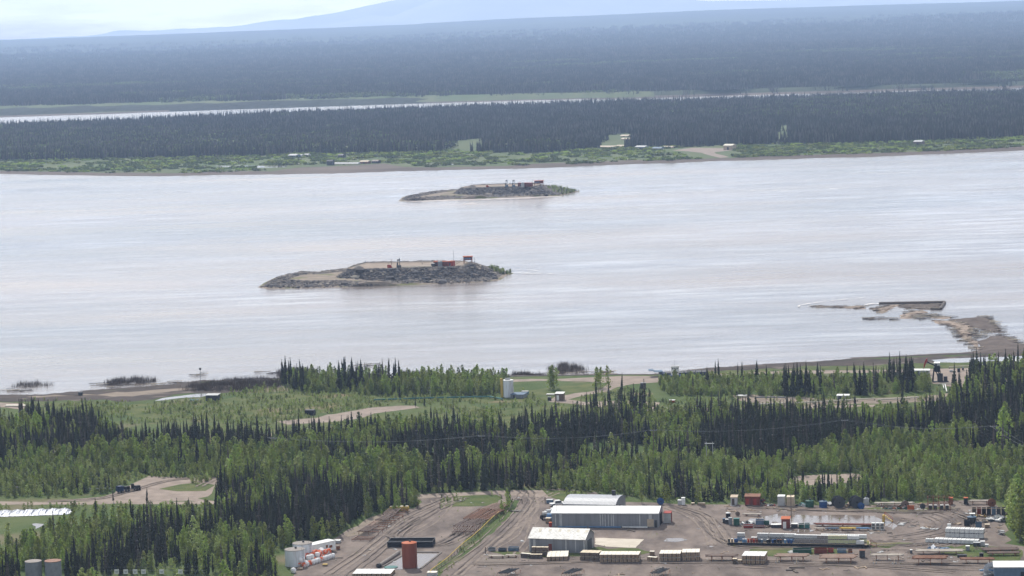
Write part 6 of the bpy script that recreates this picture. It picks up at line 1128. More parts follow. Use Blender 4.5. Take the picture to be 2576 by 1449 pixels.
# dark truck in the dirt lot
t = T('flatbed_truck', 'dark blue flatbed truck parked on the dirt lot at the left', 'truck', G(c5, 1130, 325), R(38)); t.scale = (.8, .8, .8); b = MB(); b.box(0, 8, -1.1, 1.1, .9, 1.15); b.build('bed', M['dkgrey'], t); MB().box(-.003-2.2, -.003, -1.15, 1.15, .6, 2.7).build('cab', M['navy'], t); b = MB(); b.box(1, 3, -.8, .8, 1.153, 2.2).box(4.2, 5, -.6, .6, 1.153, 2.8).box(5.6, 7.6, -.9, .9, 1.153, 1.9); b.build('load', M['black'], t)
for x_ in (-1.2, 2.2, 6, 7.1):
    for y_ in (-1.2, .95): MB().cyl((x_, y_, .5), .5, .25, 12, 'y').build('wheel', M['tyre'], t)
def pipeline(c, pts, r, m, name, label, h=.7, every=5, cat='pipeline'):
    w_ = [G(c, x, y) for x, y in pts]; t = T(name, label, cat, w_[0])
    for i in range(len(w_)-1):
        a, b_ = w_[i]-w_[0], w_[i+1]-w_[0]; MB().bar(a+Vector((0, 0, h)), b_+Vector((0, 0, h)), r, 8).build('pipe', M[m], t); n_ = max(1, int((b_-a).length/every))
        for k in range(n_+1): p = a.lerp(b_, k/n_); MB().box(p.x-.12, p.x+.12, p.y-r*.8, p.y+r*.8, 0, h-r-.003).build('support', M['dkgrey'], t)
    return t
pipeline(c5, [(0, 312), (255, 312)], .22, 'pale', 'pipeline', 'short white pipeline left of the black box at the left edge'); pipeline(c5, [(780, 312), (1040, 308)], .22, 'pale', 'pipeline', 'white pipeline ending beside the flatbed truck')
B(c5, 132, 182, 324, 1.6, 1.4, ('dkgrey', 'black'), 'equipment_box', 'black box on the pipeline at the left edge', 'box', 'box')
# --- shore
B(c6, 1740, 1840, 388, 2.6, 3.2, ('dkgrey', 'pale', 'black'), 'hut', 'small dark hut with a pale roof beside the river pond', 'hut', 'shed'); B(c7, 215, 290, 548, 1.9, 2.4, ('black', 'dkgrey'), 'steel_box', 'black container box on the meadow by the dirt track', 'box', 'container')
t = T('picnic_table', 'weathered green picnic table beside the river pond', 'picnic table', G(c6, 1600, 392), R(5)); MB().box(0, 3.6, .5, 1.3, .72, .8).build('table_top', M['teal'], t)
for y in (-.2, 1.6): MB().box(0, 3.6, y, y+.35, .42, .48).build('bench', M['teal'], t)
for x in (.4, 3.0): MB().box(x, x+.12, .0, 1.8, 0, .12).box(x, x+.12, .8, .95, .123, .717).build('leg', M['wood'], t)
t = T('marker_post', 'slim navigation marker post standing at the river edge', 'marker', P(*c6(1697, 228), LAND)); MB().bar((0, 0, 0), (0, 0, 6), .1, 6).build('shaft', M['grey'], t); MB().box(-.45, .45, -.1, .1, 5.2, 6.0).build('board', M['dkgrey'], t)
B(c6, 662, 692, 338, 1.4, 1.0, ('dkgrey', 'grey'), 'equipment_box', 'small dark box on the mud bank at the left', 'box', 'box'); B(c6, 40, 215, 432, .5, 2.0, ('cream', 'woodpale'), 'timber_platform', 'pale low timber platform at the left edge', 'platform', 'box')
pipeline(c7, [(800, 432), (1280, 415), (1780, 405), (1885, 425)], .3, 'teal', 'pipeline', 'long grey green pipeline crossing the meadow to the white tank', every=8)
a = G(c7, 1938, 395); t = T('white_silo', 'white upright tank with a yellow ladder cage beside the river wood', 'tank', a); MB().cyl((0, 1, 0), 1.95, 6.4, 24).build('shell', M['tank_white'], t); rf = MB().cyl((0, 1, 6.403), 2.0, .12, 24).build('roof', M['white'], t); MB().box(-3.0, -2.1, .3, 1.2, 0, 7.2).build('ladder_cage', M['yellow'], t); MB().box(-1.2, .8, 1, 1.2, 6.53, 7.3).build('rail', M['pale'], rf)
B(c7, 1955, 2065, 405, 1.6, 5.0, ('grey', 'bluegrey'), 'pump_house', 'low grey pump house at the foot of the white upright tank', 'shed', 'shed', rz=R(-20)); B(c7, 2045, 2100, 372, 1.2, 2, ('teal', 'pale'), 'steel_box', 'small green box behind the low pump house', 'box', 'box')
pole(c7, 1277, 402, 8, 'thin pale pole in front of the river wood', m='pale', arm=False, r=.06)
B(c7, 2332, 2400, 425, 2.9, 3.0, ('brown', 'white', 'white'), 'hut', 'small hut with a white roof and door on the shore track', 'hut', 'shed'); B(c7, 2268, 2295, 425, 1.4, 1.0, ('dkgrey', 'grey'), 'equipment_box', 'dark box just left of the white roofed hut', 'box', 'box'); B(c7, 2255, 2320, 380, .5, 1.6, ('cream', 'white'), 'timber_platform', 'pale timber laid behind the white roofed hut', 'timber', 'box')
B(c8, 330, 357, 224, 2.2, 2.0, ('dkgrey', 'grey'), 'steel_cabinet', 'dark square cabinet on the open shore dirt', 'cabinet', 'box'); B(c8, 270, 298, 290, 1.2, 1.5, ('teal', 'teal'), 'steel_box', 'teal box among the shore track bushes', 'box', 'box'); B(c8, 498, 532, 305, .9, 1.5, ('orange', 'white'), 'steel_box', 'orange box with a white lid behind the dark spruces', 'box', 'box')
# barge
a = P(*c8(470, 150), 0); t = T('river_barge', 'long flat dark blue barge moored at the bank', 'barge', P(*c8(478, 164), LAND-.6), R(1)); t.scale = (1, 1, .75); LB = 23.0 if False else mpp(c8, 600, 160)*245; b = MB()
b.add([(0, 0, .6), (LB, 0, .6), (LB, 6, .6), (0, 6, .6), (-2.5, 0, 2.6), (LB, 0, 2.2), (LB, 6, 2.2), (-2.5, 6, 2.6)], [(3, 2, 1, 0), (4, 5, 6, 7), (0, 1, 5, 4), (1, 2, 6, 5), (2, 3, 7, 6), (3, 0, 4, 7)]); b.build('hull', M['navy'], t); MB().box(0, LB-.2, .2, 5.8, 2.62, 2.72).build('deck', M['dkgrey'], t)
b = MB(); b.box(-4.5, -1.0, .5, 5.5, 3.4, 3.7).box(-6.5, -4.503, .5, 5.5, 4.1, 4.4); b.build('bow_ramp', M['bluegrey'], t)
for k in range(5): MB().bar((LB*.3+k*LB*.14, .3, 2.7), (LB*.3+k*LB*.14, .3, 3.8), .08, 5).build('bollard', M['black'], t)
t = T('towboat', 'white pilot house of a small towboat alongside the blue barge', 'towboat', P(*c8(505, 166), LAND-.6), 0); t.scale = (.8, .8, .8); b = MB(); b.box(-1, 5.6, -2.2, -.1, .3, 2.0); b.build('hull', M['blue'], t); wh = MB().box(.4, 4.2, -2.1, -.2, 2.003, 6.2).build('wheelhouse', M['white'], t); b = MB()
for z in (3.0, 5.0):
    for k in range(3): b.box(.8+k*1.1, 1.5+k*1.1, -2.13, -2.103, z, z+.6)
b.build('window', M['glass'], wh); b = MB(); b.box(.2, 4.4, -2.3, 0, 6.203, 6.4); b.build('roof', M['pale'], t); b = MB(); b.bar((2.3, -1, 6.4), (2.3, -1, 10), .08).bar((1.2, -1, 8), (3.4, -1, 8), .05).bar((1.2, -1, 6.4), (1.2, -1, 8), .04).bar((3.4, -1, 6.4), (3.4, -1, 7.6), .04); b.build('mast', M['grey'], t)
# pumpjack
a = G(cJ, 960, 600); mj = mpp(cJ, 960, 600); t = T('pumpjack', 'black pumpjack with a red horse head standing on the well pad', 'pumpjack', a, 0); X = lambda x: (x-960)*mj; Z = lambda y: (600-y)*mj*1.01
b = MB(); b.box(X(850), X(1130), -.9, .9, 0, .35); b.build('base', M['dkgrey'], t)
for y_ in (-.9, .9): MB().bar((X(835), y_, 0), (X(868), 0, Z(330)), .22, 4).build('samson_post', M['black'], t)
MB().bar((X(960), 0, .3), (X(880), 0, Z(320)), .2, 4).build('back_leg', M['black'], t); MB().bar((X(735), 0, Z(215)), (X(965), 0, Z(330)), .34, 4).build('walking_beam', M['black'], t)
v = []; arc = [(742, 150), (715, 165), (690, 215), (675, 270), (668, 325), (680, 325), (702, 270), (722, 230), (745, 205)]; n_ = len(arc); v = [(X(x), y_, Z(z)) for y_ in (-.25, .25) for x, z in arc]; MB().add(v, [tuple(range(n_)), tuple(range(2*n_-1, n_-1, -1))]+[(i, n_+i, n_+(i+1) % n_, (i+1) % n_) for i in range(n_)]).build('horse_head', M['red'], t)
for y_ in (-.8, .65): MB().box(X(880), X(975), y_, y_+.15, Z(410), Z(300)).build('counterweight', M['black'], t)
for y_ in (-.75, .75): MB().bar((X(965), y_, Z(320)), (X(990), y_, Z(450)), .09, 4).build('pitman_arm', M['black'], t)
MB().bar((X(900), -.7, Z(350)), (X(985), -.7, Z(470)), .25, 4).build('crank', M['black'], t); b = MB(); b.box(X(930), X(1025), -.8, .8, .353, Z(440)); b.build('gearbox', M['dkgrey'], t); MB().box(X(1045), X(1110), -.6, .6, .353, Z(500)).build('motor', M['dkgrey'], t); MB().bar((X(672), 0, 0), (X(672), 0, Z(325)), .05, 5).build('polished_rod', M['grey'], t)
B(cJ, 470, 770, 480, 2.2, 3.0, ('pale', 'white'), 'pump_house', 'long pale shed with a white roof left of the pumpjack', 'shed', 'shed'); B(cJ, 860, 965, 330, 2.0, 2.4, ('pale', 'white'), 'steel_box', 'white roofed box behind the pumpjack beam', 'box', 'shed'); B(cJ, 1305, 1355, 415, 1.5, 1.2, ('black', 'dkgrey'), 'equipment_box', 'black cabinet on the well pad right of the pumpjack', 'cabinet', 'box'); B(cJ, 1395, 1428, 380, 1.2, .8, ('dkgrey', 'grey'), 'equipment_box', 'smaller dark post box beside the black cabinet', 'box', 'box'); B(cJ, 1155, 1220, 415, .8, 1.0, ('pale', 'pale'), 'equipment_box', 'pale low trestle box on the well pad', 'box', 'box')
pipeline(cJ, [(950, 672), (1290, 668)], .3, 'cream', 'pipeline', 'thick cream pipe lying in front of the pumpjack'); pipeline(cJ, [(1030, 680), (1050, 755)], .14, 'white', 'pipeline', 'left thin white pipe leading from the cream pipe'); pipeline(cJ, [(1070, 680), (1105, 815)], .2, 'white', 'pipeline', 'right thin white pipe leading from the cream pipe'); pipeline(cJ, [(1150, 348), (1890, 300)], .2, 'cream', 'pipeline', 'pale pipe along the shore track right of the pumpjack')
a = G(cJ, 2250, 380); t = T('boat_house', 'grey gabled shed at the right edge above the river pond', 'shed', a, R(-35)); gable(t, 5.0, 6.0, 2.8, 1.4, 'bluegrey', 'roof_grey'); MB().box(-.06, -.003, 2.2, 3.8, .05, 2.2).build('door', M['black'], t)
for i in range(5): x = 1960+55*i; pipeline(cJ, [(x, 330+i*4), (x+90, 395+i*4)], .16, 'pale', 'pipeline', 'pale pipe of the slanting bundle before the gabled shed, %s from the left' % ORD[i], h=.4)
pipeline(c8, [(960, 328), (1300, 316), (1600, 298), (1700, 292)], .28, 'cream', 'pipeline', 'long cream pipeline running behind the spruces', every=9); pipeline(c8, [(1000, 285), (1180, 285)], .25, 'grey', 'pipeline', 'grey pipeline above the cream one'); pipeline(c8, [(470, 350), (690, 352)], .25, 'cream', 'pipeline', 'cream pipe behind the leftmost spruce clump'); pipeline(c8, [(1715, 300), (1860, 292), (1960, 285)], .3, 'cream', 'pipeline', 'cream pipeline right of the round white cover'); pipeline(c8, [(2100, 285), (2300, 283), (2576, 282)], .22, 'pale', 'pipeline', 'pale pipeline at the right edge behind the tall stand'); pipeline(c8, [(2075, 203), (2200, 202)], .3, 'cream', 'pipeline', 'short cream pipe just right of the pumpjack foot') if False else None
B(c8, 893, 950, 275, .7, 2.2, ('cream', 'white'), 'timber_platform', 'low white box between the shore thicket and cream pipeline', 'box', 'box'); B(c8, 1480, 1550, 285, 1.4, 3, ('pale', 'white'), 'steel_box', 'white covered box on the pipe track', 'box', 'shed'); B(c8, 1465, 1490, 185, 1.6, 1.6, ('dkgrey', 'white'), 'steel_box', 'blue dark box in the middle of the shore thicket', 'box', 'box')
# power line
def wirepole(c, x, yb, h, label, arms=1):
    t = T('utility_pole', label, 'utility pole', G(c, x, yb)); MB().bar((0, 0, 0), (0, 0, h), .16, 6, .1).build('shaft', M['brown'], t); b = MB(); b.box(-1.1, 1.1, -.08, .08, h-.5, h-.35); b.build('crossarm', M['grey'], t)
    for x_ in (-1, 0, 1): MB().cyl((x_, 0, h-.347), .07, .25, 6).build('insulator', M['pale'], t)
    return t, G(c, x, yb)+Vector((0, 0, h-.1))
wp = []
wp.append(wirepole(c7, -60, 1010, 11, 'utility pole in the wood left of the bright poplars')[1]); wp.append(wirepole(c6, 2320, 960, 10.5, 'utility pole rising between dark stand and pale wood')[1]); wp.append(wirepole(c7, 1720, 1000, 11, 'utility pole at the bright grass strip')[1]); wp.append(wirepole(c8, 410, 660, 11, 'utility pole right of the bright grass strip')[1]); wp.append(wirepole(c8, 1530, 600, 11, 'utility pole in the middle of the leafy wood')[1]); wp.append(wirepole(c8, 2400, 640, 11, 'utility pole at the right before the tall poplar')[1])
t = T('power_line', 'thin sagging wires crossing above the woods from pole to pole', 'power line', wp[0])
ws = sorted(wp[1:], key=lambda p: p.x)+[P(2700, 1160, LAND+11)]
for i in range(len(ws)-1):
    for dy in (-1, 1):
        b = MB(); a_, b__ = ws[i], ws[i+1]; pv_ = None
        for k in range(13):
            s_ = k/12; p = a_.lerp(b__, s_)+Vector((dy, 0, -3*4*s_*(1-s_)*.6))-wp[0]
            if pv_ is not None: b.bar(pv_, p, .022, 3)
            pv_ = p
        b.build('wire', M['grey'], t)
a, L_, rz = frame(c8, 718, 662, 755, 662); t = T('h_frame_pole', 'white H-shaped pole frame in the leafy wood', 'pole', a, rz)
for x in (0, L_): MB().bar((x, 0, 0), (x, 0, 7.0), .12, 6).build('leg', M['pale'], t)
MB().box(-.5, L_+.5, -.1, .1, 6.4, 6.6).build('crossarm', M['white'], t)
# ------------------------------------------------------------------ artificial islands in the river
def island(c, front, name, label, top_poly, top_z, low_poly, low_z, seed, peak):
    """heightfield rock island: outline at the water, low bench, high flat pad with sloping rock sides"""
    O = [tuple(P(*c(x, y), 0)[:2]) for x, y in front]; TP = [tuple(P(*c(x, y), top_z)[:2]) for x, y in top_poly]; LP = [tuple(P(*c(x, y), low_z)[:2]) for x, y in low_poly]; pk, pz, pr_ = peak; pk = P(*c(*pk), pz)
    xs = [p[0] for p in O]; yy = [p[1] for p in O]; st = .55; gx_, gy_ = np.meshgrid(np.arange(min(xs)-2, max(xs)+2, st), np.arange(min(yy)-2, max(yy)+2, st), indexing='ij')
    def dist(poly, X_, Y_):
        d = np.full(X_.shape, 1e9); n_ = len(poly)
        for i in range(n_):
            ax, ay = poly[i]; bx, by = poly[(i+1) % n_]; dx, dy = bx-ax, by-ay; t_ = np.clip(((X_-ax)*dx+(Y_-ay)*dy)/(dx*dx+dy*dy+1e-9), 0, 1); d = np.minimum(d, np.hypot(X_-ax-t_*dx, Y_-ay-t_*dy))
        return np.where(inpoly(X_, Y_, poly), d, -d)
    do = dist(O, gx_, gy_); dt = dist(TP, gx_, gy_); dl = dist(LP, gx_, gy_)
    slope = np.where(dt > 0, top_z, np.maximum(top_z+dt*.62, -9)); low = np.where(dl > 0, low_z, low_z+dl*.35); skirt = np.clip(do*.22, -1.5, 1.1)
    Hh = np.maximum(np.minimum(slope, top_z), np.minimum(low, low_z)); Hh = np.maximum(Hh, skirt); dp = np.hypot(gx_-pk.x, (gy_-pk.y)*1.2); Hh = np.maximum(Hh, pz-dp*.55*1.0); Hh = np.where(do < 0, np.minimum(Hh, do*.6), Hh)
    edge = np.clip(1-np.abs(dt)/1.8, 0, 1)*(dt < 1)*.5; Hh += edge
    rough = ((dt < -.3) & (dl < 1) & (do > 3.0)) | ((dt < -.5) & (do < 7) & (do > 2.4)); q_ = np.random.RandomState(seed); rn = (fbm(gx_, gy_, 2.0, 3)-.5)*1.5+(q_.rand(*gx_.shape)-.5)*.55; Hh += np.where(rough & (do > -.5), rn*np.clip(do+.5, 0, 1), (q_.rand(*gx_.shape)-.5)*.06)
    V_ = np.stack([gx_, gy_, Hh], -1).reshape(-1, 3); nx, ny = gx_.shape; ii_, jj_ = np.meshgrid(np.arange(nx-1), np.arange(ny-1), indexing='ij'); a_ = (ii_*ny+jj_).ravel(); FF = np.stack([a_, a_+ny, a_+ny+1, a_+1], 1); keep = Hh.reshape(-1)[FF].max(1) > -.8; FF = FF[keep]
    cen = a_[keep]; dt_, dl_, ro = dt.ravel()[cen], dl.ravel()[cen], rough.ravel()[cen]; mi_ = np.where(ro, 0, np.where(dt_ > 0, 1, 2)); me = np_mesh(name, V_, FF, [M['riprap'], M['pad_dirt'], M['bench']], mi_); o = bpy.data.objects.new(name, me); COL.objects.link(o); props(o, label, 'island', kind='structure'); return o
mk('pad_dirt', (.22, .175, .14), col2=(.30, .24, .19), scale=.15, detail=8); mk('bench', (.17, .14, .11), col2=(.27, .215, .165), scale=.2, detail=8, col3=(.12, .12, .05), lo3=.52, hi3=.6, scale3=.06)
A_f = [(35, 420), (100, 375), (220, 318), (430, 280), (600, 280), (860, 248), (960, 205), (1080, 185), (1700, 172), (2100, 175), (2200, 200), (2280, 225), (2400, 250), (2510, 285), (2440, 305), (2380, 352), (2200, 375), (1900, 385), (1500, 398), (1000, 415), (600, 425), (300, 432), (100, 432)]
TZ = 6.6
A_t = [(900, 248), (1080, 192), (1600, 182), (1990, 175), (2060, 180), (2010, 215), (1920, 222), (1500, 236), (1200, 242), (1000, 246)]
A_l = [(300, 330), (480, 296), (640, 292), (820, 270), (900, 268), (1050, 262), (800, 325), (900, 335), (1200, 360), (1450, 378), (1400, 384), (1100, 372), (800, 350), (500, 355), (330, 352)]
island(cA, A_f, 'rock_island', 'nearer rock-sided river island with a flat gravel pad', A_t, TZ, A_l, 2.4, 1, ((2085, 175), TZ+2.6, 1))
B_f = [(55, 362), (110, 310), (230, 285), (380, 258), (520, 240), (800, 222), (870, 195), (960, 165), (1400, 150), (1850, 140), (1960, 165), (2100, 185), (2250, 215), (2370, 236), (2240, 262), (2130, 290), (1900, 300), (1500, 310), (1100, 330), (700, 342), (350, 352), (110, 362)]
B_t = [(850, 192), (980, 165), (1400, 152), (1800, 148), (1850, 152), (1800, 172), (1500, 178), (1100, 190), (950, 194)]
B_l = [(130, 345), (330, 300), (520, 265), (700, 235), (830, 220), (860, 215), (750, 270), (1000, 285), (1300, 305), (1200, 312), (900, 295), (650, 290), (400, 310), (300, 345)]
island(cB, B_f, 'rock_island', 'farther rock-sided river island with two lift frames on its pad', B_t, TZ, B_l, 2.2, 2, ((1850, 150), TZ+2.2, 1))
# rocks: stuff on the slopes
rkp = []; 
def rocks(c, poly, zf, n_):
    A_ = [tuple(P(*c(x, y), 3)[:2]) for x, y in poly]; xs = [p[0] for p in A_]; yy = [p[1] for p in A_]; x = nrs.uniform(min(xs), max(xs), n_*4); y = nrs.uniform(min(yy), max(yy), n_*4); ok = inpoly(x, y, A_); return x[ok][:n_], y[ok][:n_]
def rock_proto(seed, m):
    q = random.Random(seed); bm = bmesh.new(); bmesh.ops.create_icosphere(bm, subdivisions=1, radius=.5)
    for v_ in bm.verts: v_.co *= q.uniform(.7, 1.25); v_.co.z *= .65
    me = bpy.data.meshes.new('rock'); bm.to_mesh(me); bm.free(); me.materials.append(M[m]); return bpy.data.objects.new('rock_form', me)
mk('rock_a', (.10, .092, .09), rand=.45); mk('rock_b', (.25, .21, .175), rand=.4); JP['rock'] = [rock_proto(1, 'rock_a'), rock_proto(2, 'rock_a'), rock_proto(3, 'rock_b'), rock_proto(4, 'rock_a')]
bpy.context.view_layer.update(); dg = bpy.context.evaluated_depsgraph_get()
def ground_pts(c, poly, n_, isl):
    """points on the island surface that lie behind the crop pixels of poly"""
    out_ = []; xs = [p[0] for p in poly]; yy = [p[1] for p in poly]; tries = 0; mw_o = isl
    X_ = nrs.uniform(min(xs), max(xs), n_*4); Y_ = nrs.uniform(min(yy), max(yy), n_*4); ok = inpoly(X_, Y_, poly)
    for x, y in zip(X_[ok][:n_], Y_[ok][:n_]):
        d = Vector(ray(*c(x, y))).normalized(); r = isl.ray_cast(Vector((0, 0, EYE)), d)
        if r[0] and r[1].z > -.3: out_.append(tuple(r[1]))
    return out_
isA, isB = bpy.data.objects['rock_island'], bpy.data.objects['rock_island.001']
rk = ground_pts(cA, [(800, 325), (900, 262), (1100, 250), (1500, 240), (1950, 225), (2130, 290), (2250, 350), (2350, 365), (1900, 380), (1400, 368)], 2600, isA)+ground_pts(cA, [(60, 425), (220, 320), (430, 282), (580, 282), (450, 300), (330, 345), (700, 375), (1300, 395), (600, 422)], 1000, isA)+ground_pts(cA, [(2050, 210), (2130, 190), (2300, 250), (2350, 340), (2150, 300)], 700, isA)
rk += ground_pts(cB, [(750, 265), (860, 205), (1100, 200), (1800, 180), (1980, 240), (2100, 285), (1300, 300)], 900, isB)+ground_pts(cB, [(110, 330), (230, 285), (500, 240), (560, 250), (350, 290), (320, 340), (1100, 325), (300, 350)], 600, isB)
rs = nrs.lognormal(-.5, .6, len(rk)); scatter('riprap_rocks', 'rock', rk, np.stack([rs*1.3, rs, rs], 1), 'grey and tan boulders covering the slopes of the river islands', 'rocks')
ib = ground_pts(cA, [(2255, 225), (2350, 232), (2500, 280), (2400, 300), (2330, 270)], 60, isA)+ground_pts(cB, [(1880, 150), (1960, 180), (2080, 180), (2360, 236), (2150, 280), (2020, 240)], 160, isB)
bs = nrs.uniform(.35, .85, len(ib)); scatter('island_scrub', 'bush', ib, np.stack([bs, bs, bs], 1), 'green willow scrub at the right tips of the river islands', 'scrub')
def onisl(c, x, y, z=TZ): return P(*c(x, y), z)
def ibox(c, x0, x1, yb, h, d, mats, name, label, cat, kind='container'):
    a, b_ = P(*c(x0, yb), TZ+.02), P(*c(x1, yb), TZ+.02); t = T(name, label, cat, a, math.atan2(b_.y-a.y, b_.x-a.x)); L_ = (b_-a).length
    MB().box(0, L_, 0, d, .15, h).build('body', M[mats[0]], t); b = MB(); b.box(-.1, L_+.1, -.1, d+.1, h+.003, h+.25); b.build('roof', M[mats[1]], t); b = MB(); b.box(L_*.15, L_*.15+.9, -.06, -.003, .2, min(h-.2, 2.1)); b.build('door', M['dkgrey'], t); b = MB(); b.box(0, .3, 0, d, 0, .147).box(L_-.3, L_, 0, d, 0, .147); b.build('skid', M['dkgrey'], t); return t
ibox(cA, 1735, 1872, 218, 2.6, 3, ('brownred', 'orange'), 'equipment_shed', 'left red equipment shed behind the grey tank on the nearer island', 'shed'); ibox(cA, 1878, 1925, 218, 2.7, 3, ('red', 'orange'), 'equipment_shed', 'right brighter red shed on the nearer island', 'shed')
a = onisl(cA, 1798, 222); t = T('storage_tank', 'grey upright tank in front of the red sheds on the nearer island', 'tank', a); MB().cyl((0, 1.2, 0), 1.25, 3.0, 22).build('shell', M['grey'], t); MB().cyl((0, 1.2, 3.003), 1.3, .15, 22).build('roof', M['pale'], t)
t = T('red_flare_unit', 'red wedge shaped unit with a tall stack at the left of the nearer pad', 'burner unit', onisl(cA, 1288, 235)); b = MB(); b.add([(0, 0, 0), (5.2, 0, 0), (5.2, 2.5, 0), (0, 2.5, 0), (0, 0, 3.2), (3.4, 0, 3.2), (3.4, 2.5, 3.2), (0, 2.5, 3.2)], [(3, 2, 1, 0), (4, 5, 6, 7), (0, 1, 5, 4), (1, 2, 6, 5), (2, 3, 7, 6), (3, 0, 4, 7)]); b.build('body', M['red'], t); MB().bar((4.2, 1.2, 2.4), (4.2, 1.2, 9.0), .22, 8).build('stack', M['rust'], t); MB().bar((1.2, 1.2, 3.2), (1.2, 1.2, 5.2), .15, 6).build('vent_pipe', M['grey'], t); t.scale = (.56, .6, .56)
def lift(loc, label, h=8.5, m='dkgrey'):
    t = T('pump_lift', label, 'pump unit', loc); t.scale = (.7, .7, 1); b = MB(); b.box(-1.8, 1.8, -1, 1, 0, 1.6); b.build('base', M[m], t)
    MB().box(-1.0, -.5, -.5, .5, 1.603, h).build('tower_leg', M[m], t); MB().box(.5, 1.0, -.5, .5, 1.603, h).build('tower_leg', M[m], t); MB().box(-1.2, 1.2, -.6, .6, h+.003, h+.7).build('crown_block', M['black'], t); b = MB(); b.box(-1.6, -1.05, -.4, .4, h*.35, h*.7); b.build('counterweight', M['black'], t); MB().box(.3, .9, -.2, .2, h+.703, h+1.4).build('sheave', M['grey'], t)
lift(onisl(cA, 1400, 234), 'dark tower pump unit beside the red wedge on the nearer island', 4.2, 'dkgrey'); lift(onisl(cB, 1433, 180), 'left of two blue grey lift frames on the farther island', 4.6, 'bluegrey'); lift(onisl(cB, 1522, 180), 'right of two blue grey lift frames on the farther island', 4.6, 'bluegrey')
for nm, x0, y0, x1, y1, lb in ((cA, 1425, 232, 1720, 226, 'cream pipe running along the front of the nearer pad'), (cB, 1220, 184, 1410, 180, 'cream pipe along the front of the farther pad')):
    a, b_ = onisl(nm, x0, y0), onisl(nm, x1, y1); t = T('pipeline', lb, 'pipeline', a); MB().bar((0, 0, .5), b_-a+Vector((0, 0, .5)), .3, 8).build('pipe', M['cream'], t)
    for k in range(6): p = (b_-a)*(k/5); MB().box(p.x-.15, p.x+.15, p.y-.25, p.y+.25, 0, .2).build('support', M['dkgrey'], t)
def mast(c, x, y, h, label, z=TZ): t = T('antenna_mast', label, 'mast', P(*c(x, y), z)); MB().bar((0, 0, 0), (0, 0, h), .16, 6, .08).build('shaft', M['grey'], t); MB().box(-.4, .4, -.4, .4, -.1, .12).build('base', M['dkgrey'], t)
mast(cA, 1932, 215, 8.8, 'tall thin grey mast right of the red sheds on the nearer island'); mast(cB, 1762, 172, 8.5, 'tall thin mast right of the long red shed on the farther island'); mast(cA, 1077, 190, 2.2, 'short thin marker at the left of the nearer pad'); mast(cA, 1625, 195, 1.6, 'short post at the back of the nearer pad'); mast(cA, 2130, 172, 2.6, 'short post right of the control cabin', TZ+1.5); mast(cB, 862, 200, 2.2, 'short marker at the left of the farther pad', TZ-2)
def cabin(c, x, y, z, s_, label, w_=5.5):
    t = T('control_cabin', label, 'cabin', P(*c(x, y), z), R(-6)); b = MB(); b.box(0, w_*s_, 0, 3.5*s_, 1.2, 3.9*s_); b.build('wall', M['brownred'], t); b = MB(); b.box(-.4, w_*s_+.4, -.4, 3.9*s_, 3.9*s_+.003, 3.9*s_+.3); b.build('roof', M['orange'], t); b = MB()
    for k in range(3): b.box(.5+k*1.6*s_, 1.5+k*1.6*s_, -.05, -.003, 2.2*s_, 3.2*s_)
    b.build('window', M['skin_blue'], t); b = MB()
    for x_ in (0, w_*s_-.3):
        for y_ in (0, 3.2*s_): b.box(x_, x_+.25, y_, y_+.25, -1.5, 1.197)
    b.build('leg', M['rust'], t); MB().bar((w_*.5*s_, 1, 3.9*s_+.3), (w_*.5*s_, 1, 6.6*s_), .08, 5).build('antenna', M['grey'], t); b = MB(); b.bar((0, -.5, 1.2), (-9*s_, -1.5, -2.0), .12).bar((0, -.5, 2.3), (-9*s_, -1.5, -.9), .07)
    for k in range(7): b.bar((-1.3*k*s_, -.5-.15*k, 1.2-.46*k), (-1.3*k*s_, -.5-.15*k, 2.3-.46*k), .06)
    b.build('stair', M['brown'], t)
cabin(cA, 2025, 180, TZ+1.2, .8, 'red control cabin with an orange roof at the high end of the nearer island', 6); cabin(cB, 1785, 156, TZ+.8, .85, 'red control cabin at the high end of the farther island', 8.5)
ibox(cB, 1575, 1745, 178, 3.0, 3, ('brownred', 'red'), 'equipment_shed', 'long red shed on the farther island', 'shed'); a = onisl(cB, 1638, 182); t = T('storage_tank', 'pale grey round tank before the long red shed on the farther island', 'tank', a); MB().cyl((0, 1.2, 0), 1.35, 3.5, 22).build('shell', M['pale'], t); MB().cyl((0, 1.2, 3.503), 1.4, .15, 22).build('roof', M['grey'], t)
t = T('red_wedge', 'red wedge shaped ramp at the left of the farther pad', 'ramp', onisl(cB, 1172, 188)); b = MB(); b.add([(0, 0, 0), (6, 0, 0), (6, 2, 0), (0, 2, 0), (0, 0, 2.8), (2, 0, 2.8), (2, 2, 2.8), (0, 2, 2.8)], [(3, 2, 1, 0), (4, 5, 6, 7), (0, 1, 5, 4), (1, 2, 6, 5), (2, 3, 7, 6), (3, 0, 4, 7)]); b.build('body', M['red'], t); MB().box(.2, 1.8, -.03, -.003, .4, 2.2).build('panel', M['orange'], t); t.scale = (.6, .7, .65)
ibox(cA, 1712, 1738, 224, 1.8, 2, ('dkgrey', 'pale'), 'equipment_box', 'small dark unit at the left of the red sheds on the nearer island', 'box')
